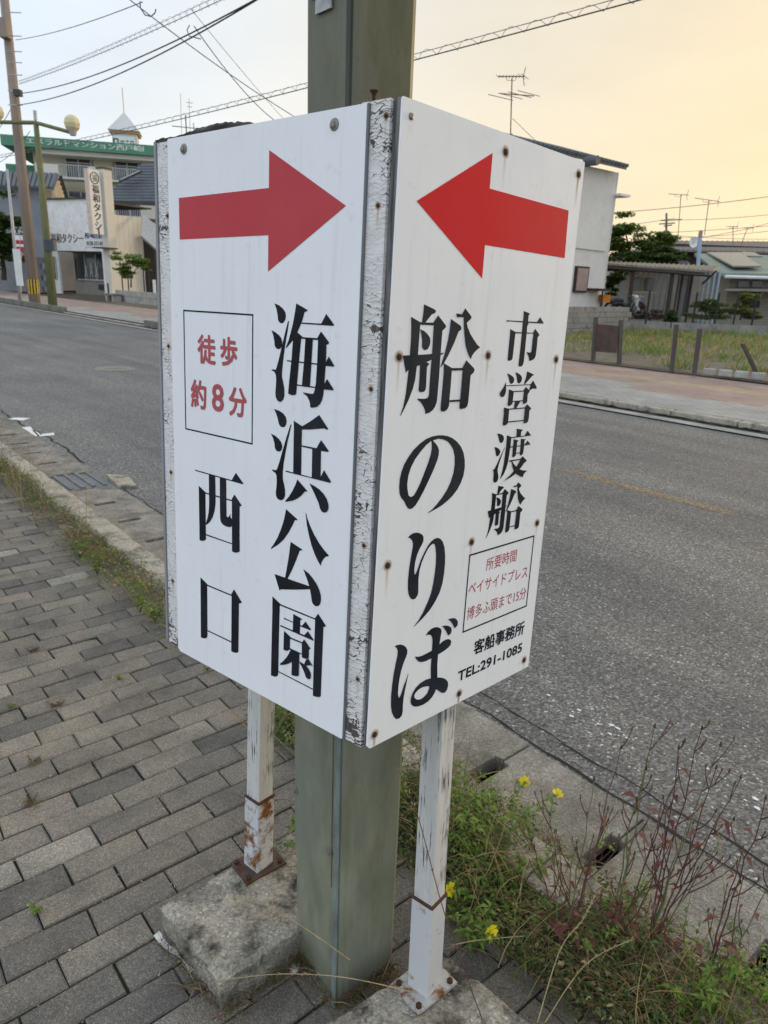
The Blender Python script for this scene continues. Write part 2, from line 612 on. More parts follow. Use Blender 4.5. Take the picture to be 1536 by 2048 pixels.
def mk_rusty_paint(name, thr=0.5, paint=(0.58, 0.585, 0.59), dk=1.0):
    t = NT(name)
    co = t.coord('Object')
    n = t.noise(co, 26, 8, 0.7)
    k = t.rng(n, thr, thr + 0.14)
    rust = t.ramp(t.noise(co, 90, 6, 0.7), [(0.3, tuple(x * dk for x in (0.05, 0.022, 0.012))), (0.55, tuple(x * dk for x in (0.22, 0.085, 0.022))), (0.75, tuple(x * dk for x in (0.36, 0.17, 0.05)))])
    c = t.mix(k, paint, rust)
    t.color(c).rough(t.rng(k, 0, 1, 0.5, 0.9), 0, 0.35)
    t.bump(t.math('MULTIPLY', k, t.noise(co, 120, 5)), 0.5, 0.003)


def mk_pole(name, lo, mid, hi, grey):
    """old paint on sheet steel: soft blotches, faint runs, chalky bloom"""
    t = NT(name)
    n = t.noise(t.coord('Object', (1, 1, 0.3)), 17, 4, 0.6)
    c = t.ramp(n, [(0.32, lo), (0.5, mid), (0.68, hi)])
    n2 = t.noise(t.coord('Object', (1, 1, 0.45)), 8, 4, 0.6)
    c = t.mix(t.rng(n2, 0.42, 0.66, 0, 0.8), c, grey)
    n3 = t.noise(t.coord('Object', (1, 1, 0.06)), 38, 4, 0.7)
    c = t.mix(t.rng(n3, 0.58, 0.74, 0, 0.35), c, tuple(x * 1.25 for x in hi))
    n4 = t.noise(t.coord('Object'), 90, 4, 0.7)
    c = t.mix(t.rng(n4, 0.62, 0.72, 0, 0.4), c, tuple(x * 0.6 for x in lo))
    t.color(c).rough(t.rng(n2, 0.3, 0.7, 0.45, 0.7), 0.0, 0.4)
    t.bump(t.noise(t.coord('Object'), 130, 4), 0.12, 0.002)


mk_panel(); mk_peel(); mk_greywood(); mk_worn_paint()
mk_greywood('dark_rotten_wood', (0.012, 0.011, 0.01), (0.2, 0.19, 0.17), (120, 9, 1), 0.55)
mk_vinyl('black_vinyl', (0.011, 0.012, 0.016), (0.10, 0.11, 0.125), 0.45)
mk_vinyl('navy_black_vinyl', (0.014, 0.018, 0.024), (0.12, 0.13, 0.15), 0.4)
mk_vinyl('faded_red_vinyl', (0.53, 0.065, 0.077), (0.56, 0.13, 0.14), 0.3)
mk_vinyl('red_vinyl', (0.66, 0.016, 0.024), (0.5, 0.07, 0.07), 0.3)
mk_vinyl('soft_red_vinyl', (0.46, 0.10, 0.11), (0.6, 0.25, 0.25), 0.25)
mk_vinyl('crimson_print', (0.42, 0.03, 0.05), (0.6, 0.2, 0.2), 0.25)
mk_rusty_paint('rusty_bracket', 0.47)
mk_rusty_paint('white_bracket', 0.60)
mk_rusty_paint('stained_bracket', 0.47, (0.45, 0.44, 0.42))
mk_rusty_paint('rust_plate', 0.45, (0.085, 0.055, 0.045), 0.45)
mk_pole('olive_pole', (0.085, 0.083, 0.042), (0.12, 0.12, 0.068), (0.155, 0.155, 0.10), (0.15, 0.148, 0.122))
mk_pole('green_jacket', (0.155, 0.16, 0.10), (0.215, 0.222, 0.155), (0.275, 0.28, 0.205), (0.175, 0.195, 0.16))
mat('galvanised_edge', (0.17, 0.205, 0.19), 0.6, 0.0, 0.35, 40, stretch=(1, 1, 0.3), dirt=(0.22, 0.235, 0.175))
mat('seam_dark', (0.055, 0.062, 0.05), 0.7)
mat('rust_screw', (0.055, 0.028, 0.018), 0.85, 0.1, 0.4, 300)
mat('steel_screw', (0.22, 0.2, 0.18), 0.45, 0.7, 0.3, 300)
mat('panel_edge', (0.16, 0.16, 0.165), 0.6, 0.1)
mat('rivet_grey', (0.26, 0.24, 0.21), 0.5, 0.3, 0.3, 200)


def mk_stain():
    t = NT('rust_stain')
    co = t.coord('UV')
    sp = t.new('SeparateXYZ'); t.link(co, sp.inputs[0])
    # halo round the screw (centre 0,0) and a run-off below it
    r = t.math('SQRT', t.math('ADD', t.math('POWER', sp.outputs[0], 2.0), t.math('POWER', sp.outputs[1], 2.0)))
    halo = t.rng(r, 0.0045, 0.0105, 0.85, 0.0)
    run = t.math('MULTIPLY', t.rng(t.math('ABSOLUTE', sp.outputs[0]), 0.0006, 0.0042, 0.8, 0.0), t.math('MULTIPLY', t.rng(sp.outputs[1], -0.058, -0.002, 0.0, 0.9), t.math('LESS_THAN', sp.outputs[1], 0.0)))
    oi = t.new('ObjectInfo')
    n = t.rng(t.noise(t.coord('UV', (240, 30, 1)), 1.0, 5), 0.3, 0.65, 0.5, 1.0)
    a = t.math('MULTIPLY', t.math('MAXIMUM', halo, t.math('MULTIPLY', run, t.rng(oi.outputs['Random'], 0, 1, 0.35, 1.2))), n)
    c = t.mix(t.rng(r, 0.004, 0.012), (0.22, 0.085, 0.02), (0.55, 0.33, 0.10))
    t.color(c).rough(0.8, 0, 0.1)
    tr = t.new('BsdfTransparent')
    mx = t.new('MixShader')
    t.link(a, mx.inputs[0]); t.link(tr.outputs[0], mx.inputs[1]); t.link(t.b.outputs[0], mx.inputs[2])
    t.link(mx.outputs[0], t.out.inputs[0])


mk_stain()

# ------------------------------------------------------------------ the ground, road and pavements
g = MB()
for i in range(1):
    g.add([(-900, -60, -0.30), (900, -60, -0.30), (900, 1600, -0.30), (-900, 1600, -0.30)], [(0, 1, 2, 3)])
structure(g.build('ground', 'soil'))


def road_sheet(name, s0, s1, t0, t1, z, material, ns=1):
    o = bpy.data.objects.new(name, None)
    mb = MB()
    me = bpy.data.meshes.new(name)
    vs, fs = [], []
    for i in range(ns + 1):
        s = s0 + (s1 - s0) * i / ns
        vs += [(s, t0, 0), (s, t1, 0)]
        if i:
            k = 2 * i
            fs.append((k - 2, k, k + 1, k - 1))
    me.from_pydata(vs, [], fs)
    me.materials.append(MATS[material])
    bpy.data.objects.remove(o)
    o = bpy.data.objects.new(name, me)
    COL.objects.link(o)
    o.location = (0, 0, z)
    o.rotation_euler = (0, 0, RAZ)
    return o


road = structure(road_sheet('road', -160, 40, 1.86, 8.78, -0.09, 'asphalt'))
pave = structure(road_sheet('near_pavement', -60, 12, -8, 1.25, -0.009, 'joint_sand'))

# paving bricks of the near footpath, running bond, rows across the path
PS, PT = 0.0935, 0.2
BL, BW = 0.1955, 0.0895


def brick_mesh(name, seed):
    rr = random.Random(seed)
    me = bpy.data.meshes.new(name)
    bm = bmesh.new()
    ch = 0.004
    hx, hy = BW / 2, BL / 2
    rings = [(0, -0.03), (0, -ch), (ch, 0)]
    vs = []
    for ins, z in rings:
        for sx, sy in ((-1, -1), (1, -1), (1, 1), (-1, 1)):
            vs.append(bm.verts.new((sx * (hx - ins) + rr.uniform(-.0022, .0018), sy * (hy - ins) + rr.uniform(-.0028, .002), z + (rr.uniform(-.0012, .0008) if z > -0.02 else 0))))
    for r_ in range(2):
        for i in range(4):
            a, b = r_ * 4 + i, r_ * 4 + (i + 1) % 4
            bm.faces.new((vs[a], vs[b], vs[b + 4], vs[a + 4]))
    bm.faces.new(vs[8:12])
    bm.to_mesh(me); bm.free()
    me.materials.append(MATS['paver_brick'])
    return me


bmeshes = [brick_mesh('brick', i) for i in range(14)]
bricks = []
for r_ in range(-48, 22):
    s = -1.498 + (r_ + 0.5) * PS
    for k in range(-14, 8):
        t0 = 0.355 + k * PT + (0 if r_ % 2 == 0 else -0.0975)
        t = t0 + PT / 2
        half = 1.0
        if t + PT / 2 > 1.262:
            half = (1.252 - (t - PT / 2)) / PT
            if half < 0.2:
                continue
            t = t - PT / 2 + PT * half / 2
        if t < -2.2:
            continue
        q = proj(W(s, t, 0))
        vis = q is not None and -60 < q[0] < 1600 and 900 < q[1] < 2130
        bricks.append((q[2] if q else 9, vis, s, t, half))
bricks.sort(key=lambda b: (not b[1], b[0]))
rb = random.Random(5)
far_b = MB()
for i, (dep, vis, s, t, half) in enumerate(bricks):
    dz = rb.gauss(0, 0.0018) - (0.004 if rb.random() < 0.06 else 0)
    rot = RAZ + rb.gauss(0, 0.006)
    tilt = (rb.gauss(0, 0.009), rb.gauss(0, 0.012))
    if i < 300 and vis:
        o = bpy.data.objects.new('brick', rb.choice(bmeshes))
        COL.objects.link(o)
        o.parent = pave
        o.matrix_parent_inverse = pave.matrix_basis.inverted() if False else Matrix.Identity(4)
        # pavement object is rotated into road axes, so bricks sit in road coordinates
        o.location = (s, t, 0.009 + dz)
        o.rotation_euler = (tilt[0], tilt[1], rot - RAZ)
        o.scale = (1, half, 1)
    elif dep < 14 and -7 < s < 1.2:
        me = bmeshes[i % 14]
        mt = Matrix.Translation((s, t, 0.009 + dz)) @ Matrix.Rotation(rot - RAZ, 4, 'Z') @ Matrix.Diagonal((1, half, 1, 1))
        far_b.add([mt @ v.co for v in me.vertices], [tuple(p.vertices) for p in me.polygons])
if far_b.v:
    o = far_b.build('far_bricks', 'paver_brick')
    o.parent = pave
    o['kind'] = 'stuff'

cr = MB()
for k in range(900):
    row = rb.randint(-26, 6)
    if rb.random() < 0.6:
        s = -1.498 + row * PS + rb.gauss(0, 0.004); t = rb.uniform(-0.3, 1.2)
    else:
        s = -1.498 + row * PS + rb.uniform(0, PS); t = 0.355 + rb.randint(-4, 4) * PT + (0 if row % 2 == 0 else -0.0975) + rb.gauss(0, 0.004)
    a = rb.uniform(0.0010, 0.0032)
    c0 = Vector((s, t, 0.009 + rb.uniform(-0.004, 0.002)))
    ps_ = [c0 + Vector((rb.uniform(-1, 1), rb.uniform(-1, 1), rb.uniform(-.4, .6))) * a * 1.6 for _ in range(4)]
    cr.add(ps_, [(0, 1, 2), (0, 2, 3), (0, 3, 1), (1, 3, 2)])
mat('crumbs', (0.36, 0.33, 0.27), 0.9, var=0.4, scale=20)
o = cr.build('joint_crumbs', 'crumbs'); o.parent = pave; o['kind'] = 'stuff'

# kerb stones along the near footpath
kerb = structure(road_sheet('near_kerb_bed', -60, 12, 1.25, 1.41, -0.04, 'joint_sand'))
kr = random.Random(3)
for i in range(-26, 4):
    s0 = -3.86 + i * 0.602 + 2.41
    if proj(W(s0, 1.3)) is None:
        continue
    mb = MB()
    L = 0.596
    nseg = 8
    prof = [(1.252, -0.12), (1.254, 0.045), (1.268, 0.058), (1.385, 0.055), (1.408, 0.035), (1.416, -0.12)]
    vs, fs = [], []
    for j in range(nseg + 1):
        s = s0 + L * j / nseg
        for t, z in prof:
            w = 0.006 if z > 0 else 0.002
            q = Vector((s * 7, t * 9, z * 9 + i))
            vs.append((s, t + w * noise.noise(q), z + w * noise.noise(q + Vector((9, 3, 1)))))
    n = len(prof)
    for j in range(nseg):
        for k in range(n - 1):
            a = j * n + k
            fs.append((a, a + n, a + n + 1, a + 1))
    fs.append(tuple(range(n)))
    fs.append(tuple(nseg * n + k for k in range(n - 1, -1, -1)))
    mb.add(vs, fs)
    o = mb.build('kerb_stone', 'kerb_concrete')
    o.parent = kerb
    o.location = (0, 0, 0.04)

# gutter slabs with lifting slots at the joints
gut = structure(road_sheet('gutter_channel', -60, 12, 1.41, 1.87, -0.17, 'dark_void'))
for i in range(-24, 5):
    s0 = -1.312 + i * 0.464
    s1 = s0 + 0.458
    if -6.1 < (s0 + s1) / 2 < -5.5:
        continue
    w, h = 0.027, 0.004
    poly = [(s0, 1.412), (s1, 1.412), (s1, 1.565), (s1 - w, 1.56), (s1 - w, 1.71), (s1, 1.715), (s1, 1.862), (s0, 1.862), (s0, 1.715), (s0 + w, 1.71), (s0 + w, 1.56), (s0, 1.565)]
    mb = MB()
    z0 = 0.092 + random.uniform(-.004, .004)
    mb.prism([(a, b, z0 - 0.06) for a, b in poly], (0, 0, 0.06))
    o = mb.build('gutter_slab', 'gutter_concrete', bevel=0.004)
    o.parent = gut
# steel drain cover and a loose pale slab at the left
dc = thing('drain_cover', W(-5.8, 1.62, -0.085), 'ribbed grey drain cover in the gutter left of the sign', 'drain cover')
MATS.get('x')
mat('drain_steel', (0.17, 0.175, 0.175), 0.6, 0.2, 0.2, 8)
MB().road_box(-6.10, -5.50, 1.43, 1.86, -0.12, -0.088).build('plate', 'drain_steel', dc)
for k in range(5):
    MB().road_box(-6.08, -5.52, 1.46 + k * 0.085, 1.49 + k * 0.085, -0.088, -0.078).build('rib', 'drain_steel', dc)
ps = MB().add([W(-5.75, 1.90, -0.09), W(-5.36, 1.86, -0.09), W(-5.30, 1.98, -0.09), W(-5.62, 2.04, -0.09), W(-5.75, 1.90, -0.06), W(-5.36, 1.86, -0.062), W(-5.30, 1.98, -0.066), W(-5.62, 2.04, -0.064)], [(0, 1, 5, 4), (1, 2, 6, 5), (2, 3, 7, 6), (3, 0, 4, 7), (4, 5, 6, 7)]).build('loose_slab', 'kerb_concrete', base=W(-5.5, 1.95, -0.09))
tag(ps, 'small pale concrete slab lying beside the ribbed drain cover', 'slab')


# dark cracks where asphalt meets the gutter
def crack(name, pts, w, z, label):
    mb = MB()
    vs, fs = [], []
    n = len(pts)
    for i, (s, t) in enumerate(pts):
        ww = w * random.uniform(0.35, 1.3)
        vs += [W(s, t - ww, z), W(s, t + ww, z)]
        if i:
            k = 2 * i
            fs.append((k - 2, k, k + 1, k - 1))
    mb.add(vs, fs)
    o = mb.build(name, 'crack')
    o.parent = road
    o.matrix_parent_inverse = road.matrix_basis.inverted()
    return o


road.matrix_basis  # placed; cracks below are parts of the road
bpy.context.view_layer.update()


def jag(s0, s1, t, amp, n, seed):
    return [(s0 + (s1 - s0) * i / n, t + amp * noise.noise(Vector((i * 0.35, seed, 0.5))) + amp * 0.4 * noise.noise(Vector((i * 1.7, seed, 3)))) for i in range(n + 1)]


crack('crack', jag(-5.4, 0.6, 1.885, 0.02, 90, 1), 0.006, -0.0885, '')
crack('crack', jag(-3.2, 0.8, 1.985, 0.02, 80, 2), 0.004, -0.0880, '')
crack('crack', jag(-12, -6.3, 1.93, 0.05, 80, 3), 0.012, -0.0885, '')

# worn paint on the road
mat('road_paint_white', (0.72, 0.72, 0.70), 0.7, 0, 0.1, 30)


def mk_worn_line(name, c, lo, hi):
    t = NT(name)
    co = t.coord('World')
    a = t.rng(t.noise(co, 36, 9, 0.78), lo, hi)
    b = t.rng(t.noise(co, 1.1, 4, 0.6), 0.36, 0.52)
    t.color(c).rough(0.75, 0, 0.3)
    tr = t.new('BsdfTransparent'); mx = t.new('MixShader')
    t.link(t.math('MULTIPLY', a, b), mx.inputs[0]); t.link(tr.outputs[0], mx.inputs[1]); t.link(t.b.outputs[0], mx.inputs[2])
    t.link(mx.outputs[0], t.out.inputs[0])


mk_worn_line('worn_yellow', (0.50, 0.33, 0.13), 0.46, 0.62)
mk_worn_line('faint_yellow', (0.40, 0.34, 0.22), 0.48, 0.72)
mk_worn_line('worn_white', (0.72, 0.72, 0.70), 0.56, 0.60)


def road_mark(name, s0, s1, t0, t1, m_, z=-0.086):
    o = road_sheet(name, s0, s1, t0, t1, z, m_)
    o['kind'] = 'structure'
    return o


road_mark('yellow_centre_line', -5.2, -1.7, 5.37, 5.49, 'worn_yellow')
road_mark('faint_yellow_line', -19, -12.4, 5.28, 5.36, 'faint_yellow')
fl = MB()
fr = random.Random(11)


def fleck(mb, s, t, r, z):
    n = fr.randint(4, 7)
    a0 = fr.uniform(0, 6)
    pts = [W(s + r * fr.uniform(.4, 1.2) * math.cos(a0 + 6.283 * k / n) * 1.3, t + r * fr.uniform(.4, 1.1) * math.sin(a0 + 6.283 * k / n), z) for k in range(n)]
    mb.add(pts, [tuple(range(n))])


for k in range(100):
    s = fr.uniform(-1.95, -0.6)
    c = (math.sin(s * 9) + math.sin(s * 21 + 1)) * 0.5
    if c < fr.uniform(-0.7, 0.8):
        continue
    fleck(fl, s, 2.215 + fr.gauss(0, 0.035), fr.choice((0.003, 0.004, 0.006, 0.010)), -0.0875 + k * 2e-6)
o = fl.build('white_edge_line_flecks', 'road_paint_white')
structure(o)
wm = MB()
for poly in ([(15, 838), (30, 835), (62, 836), (45, 841)], [(38, 855), (60, 853), (80, 872), (68, 872)], [(62, 858), (78, 866), (84, 873), (76, 872)], [(78, 873), (84, 868), (108, 865), (109, 870)]):
    wm.add([GP(a, b, -0.087) for a, b in poly], [tuple(range(len(poly)))])
structure(wm.build('white_road_mark', 'road_paint_white'))

# manhole
mc = GP(230, 738, -0.088)
mh = thing('manhole_cover', mc, 'round iron manhole cover with bar pattern in the road', 'manhole')
mat('manhole_iron', (0.27, 0.265, 0.25), 0.6, 0.3, 0.2, 12)
ds = MB()
ds.add([mc + Vector((0.33 * math.cos(a * math.pi / 16), 0.33 * math.sin(a * math.pi / 16), 0.001)) for a in range(32)], [tuple(range(32))])
ds.build('disc', 'dark_void', mh)
rg = MB()
rg.tube([mc + Vector((0.33 * math.cos(a * math.pi / 16), 0.33 * math.sin(a * math.pi / 16), 0.003)) for a in range(33)], 0.012, 4)
rg.build('rim', 'manhole_iron', mh)
ax = Vector((0.42, 0.907, 0)); ay = Vector((0.907, -0.42, 0))
for k in range(-7, 8):
    y = k * 0.043
    hw = math.sqrt(max(0, 0.32 ** 2 - y * y))
    mid = 0.11 if abs(k) < 4 else 0
    for a, b in ([(-hw, hw)] if not mid else [(-hw, -mid), (mid, hw)]):
        MB().box(mc + ay * y + ax * ((a + b) / 2) + ZV * 0.006, ax, ay, ZV, b - a, 0.022, 0.008).build('bar', 'manhole_iron', mh)
for k in range(-2, 3):
    MB().box(mc + ax * (k * 0.043) + ZV * 0.0065, ay, ax, ZV, 0.26, 0.02, 0.008).build('bar', 'manhole_iron', mh)

# the far side
structure(road_sheet('far_kerb_dirt', -160, 40, 9.0, 9.13, -0.066, 'crack'))
structure(road_sheet('far_gutter', -160, 40, 8.776, 9.12, -0.072, 'far_concrete'))
structure(road_sheet('far_pavement', -160, 40, 9.27, 13.7, 0.012, 'far_pavers', 1))
fk = structure(road_sheet('far_kerb_bed', -160, 40, 9.10, 9.28, -0.06, 'crack'))
mat('mossy_kerb', (0.17, 0.16, 0.13), 0.95, 0, 0.3, 2.0, dirt=(0.075, 0.085, 0.03))
for i in range(-90, 12):
    s0 = -3.0 + i * 0.9
    z1 = 0.012
    mt_ = 'kerb_concrete'
    if s0 < -31.5:
        z1 = 0.17; mt_ = 'mossy_kerb'
    elif s0 < -23:
        z1 = -0.02
    elif s0 < -20:
        z1 = 0.14; mt_ = 'mossy_kerb'
    if i > 4:
        continue
    # in road axes because the kerb bed is turned into them
    mb = MB()
    mb.box((s0 + 0.445, 9.195, (z1 - 0.12) / 2 + 0.06), Vector((1, 0, 0)), Vector((0, 1, 0)), ZV, 0.885, 0.145, z1 + 0.12)
    ob = mb.build('kerb_stone', mt_, bevel=0.015)
    ob.parent = fk
# moss and dirt strip in the far channel
ms = MB()
for k in range(500):
    s = random.uniform(-14, 0)
    c = Vector((s, 9.1 + random.gauss(0, 0.02), -0.075))
    r = random.uniform(0.02, 0.07)
    ms.add([W(c.x + r * 2.0 * math.cos(a), c.y + r * 0.5 * math.sin(a), c.z + 0.03 * random.random()) for a in (0, 1.57, 3.14, 4.7)], [(0, 1, 2, 3)])
mat('moss', (0.05, 0.055, 0.022), 0.95, 0, 0.4, 5)
stuff(ms.build('kerb_moss', 'moss'), 'dark moss along the foot of the far kerb', 'moss')

# ------------------------------------------------------------------ steel pole
AX, AY = Vector((math.cos(RAD(40)), math.sin(RAD(40)), 0)), Vector((math.cos(RAD(130)), math.sin(RAD(130)), 0))
PC = Vector((-0.055, 1.252, 0))
pole = thing('steel_pole', PC, 'tall square olive green steel pole through the sign box', 'pole')
MB().box(Vector((-0.062, 1.258, 2.6)), AX, AY, ZV, 0.124, 0.124, 3.6).build('shaft', 'olive_pole', pole, bevel=0.012)
jb = MB()
jb.box(PC + ZV * 0.36, AX, AY, ZV, 0.158, 0.168, 1.3)
jb.build('jacket', 'green_jacket', pole, bevel=0.010)
# corner strip of the jacket's cover and its bolts
fc = PC - AX * 0.079 - AY * 0.084
MB().box(PC - AX * 0.0805 - AY * 0.072 + ZV * 0.36, AX, AY, ZV, 0.0035, 0.016, 1.28).build('cover_edge', 'galvanised_edge', pole, bevel=0.001)
MB().box(PC - AX * 0.0805 + AY * 0.012 + ZV * 0.62, AX, AY, ZV, 0.003, 0.135, 0.62).build('cover_plate', 'green_jacket', pole, bevel=0.001)
# shaft seam and notice remains
MB().box(Vector((-0.062, 1.254, 2.6)) - AX * 0.0615 - AY * 0.052, AX, AY, ZV, 0.002, 0.009, 3.55).build('seam', 'seam_dark', pole)
for zz, u in ((0.70, -0.052), (0.40, -0.050), (0.47, 0.075), (1.02, -0.05)):
    c = PC - AX * 0.082 + AY * u + ZV * zz
    b = MB()
    b.tube([c, c - AX * 0.008], 0.006, 6)
    hd = b.build('bolt', 'rivet_grey', pole, smooth=False)
    w = MB(); w.tube([c, c - AX * 0.002], 0.0098, 14); w.build('washer', 'rivet_grey', hd)
nb = Vector((-0.062, 1.258, 0)) - AX * 0.0655
mat('notice_frame', (0.06, 0.075, 0.085), 0.5)
mat('notice_paper', (0.45, 0.46, 0.45), 0.8, var=0.3, scale=30)
MB().box(nb + AY * 0.006 + ZV * 1.955, AX, AY, ZV, 0.004, 0.062, 0.11).build('notice_frame', 'notice_frame', pole)
MB().box(nb + AY * 0.006 + ZV * 1.957 - AX * 0.003, AX, AY, ZV, 0.002, 0.036, 0.09).build('notice_sheet', 'notice_paper', pole)
MB().box(nb + AY * 0.006 + ZV * 1.888, AX, AY, ZV, 0.003, 0.040, 0.018).build('sticker', 'notice_paper', pole)

# ------------------------------------------------------------------ the sign box
FACE = {
    'L': (Vector((-0.40404, 1.27232, 0.78375)), Vector((0.77909, -0.62681, 0.01133)), Vector((0.01364, 0.06982, 0.99747)), 0.448),
    'R': (Vector((-0.01318, 0.96149, 0.79203)), Vector((0.70757, 0.70532, -0.04323)), Vector((0.0191, 0.06927, 0.99741)), 0.4476),
}
FN = {k: f[1].cross(f[2]).normalized() for k, f in FACE.items()}
SH = 0.94


def fp(k, u, v, n=0.0):
    O, U, V, _ = FACE[k]
    return O + U * u + V * v + FN[k] * n


box = thing('direction_sign_box', Vector((-0.04, 1.25, 0.79)), 'four sided white sign box with red arrows and black lettering on posts', 'sign')


def fbox(mb, k, u0, u1, v0, v1, n0, n1):
    pts = [fp(k, u, v, n) for n in (n0, n1) for v in (v0, v1) for u in (u0, u1)]
    uv = [(u + n, v) for n in (n0, n1) for v in (v0, v1) for u in (u0, u1)]
    return mb.add(pts, [(0, 2, 3, 1), (4, 5, 7, 6), (0, 1, 5, 4), (2, 6, 7, 3), (0, 4, 6, 2), (1, 3, 7, 5)], uv)


def fpoly(mb, k, poly, n):
    a = sum(poly[i][0] * poly[(i + 1) % len(poly)][1] - poly[(i + 1) % len(poly)][0] * poly[i][1] for i in range(len(poly)))
    if a < 0:
        poly = poly[::-1]
    return mb.add([fp(k, u, v, n) for u, v in poly], [tuple(range(len(poly)))], poly)


panels = {}
for k, lab in (('L', 'left panel with red arrow pointing right and black characters'), ('R', 'right panel with red arrow pointing left and black characters')):
    w = FACE[k][3]
    r = 0.006
    pts = [(r, 0), (w - 0.002, 0), (w, 0.002), (w, SH - 0.002), (w - 0.002, SH), (0.002, SH), (0, SH - 0.002), (0, r)]
    mb = MB()
    n = len(pts)
    mb.add([fp(k, u, v, -0.003) for u, v in pts] + [fp(k, u, v, 0) for u, v in pts],
           [tuple(range(n - 1, -1, -1)), tuple(range(n, 2 * n))] + [(i, (i + 1) % n, n + (i + 1) % n, n + i) for i in range(n)], pts + pts)
    o = mb.build('panel', 'sign_panel_white', box)
    o['label'] = lab
    panels[k] = o
    if k == 'L':
        fbox(MB(), 'L', w, w + 0.0035, 0.0, SH, -0.004, -0.0006).build('panel_edge', 'panel_edge', o)

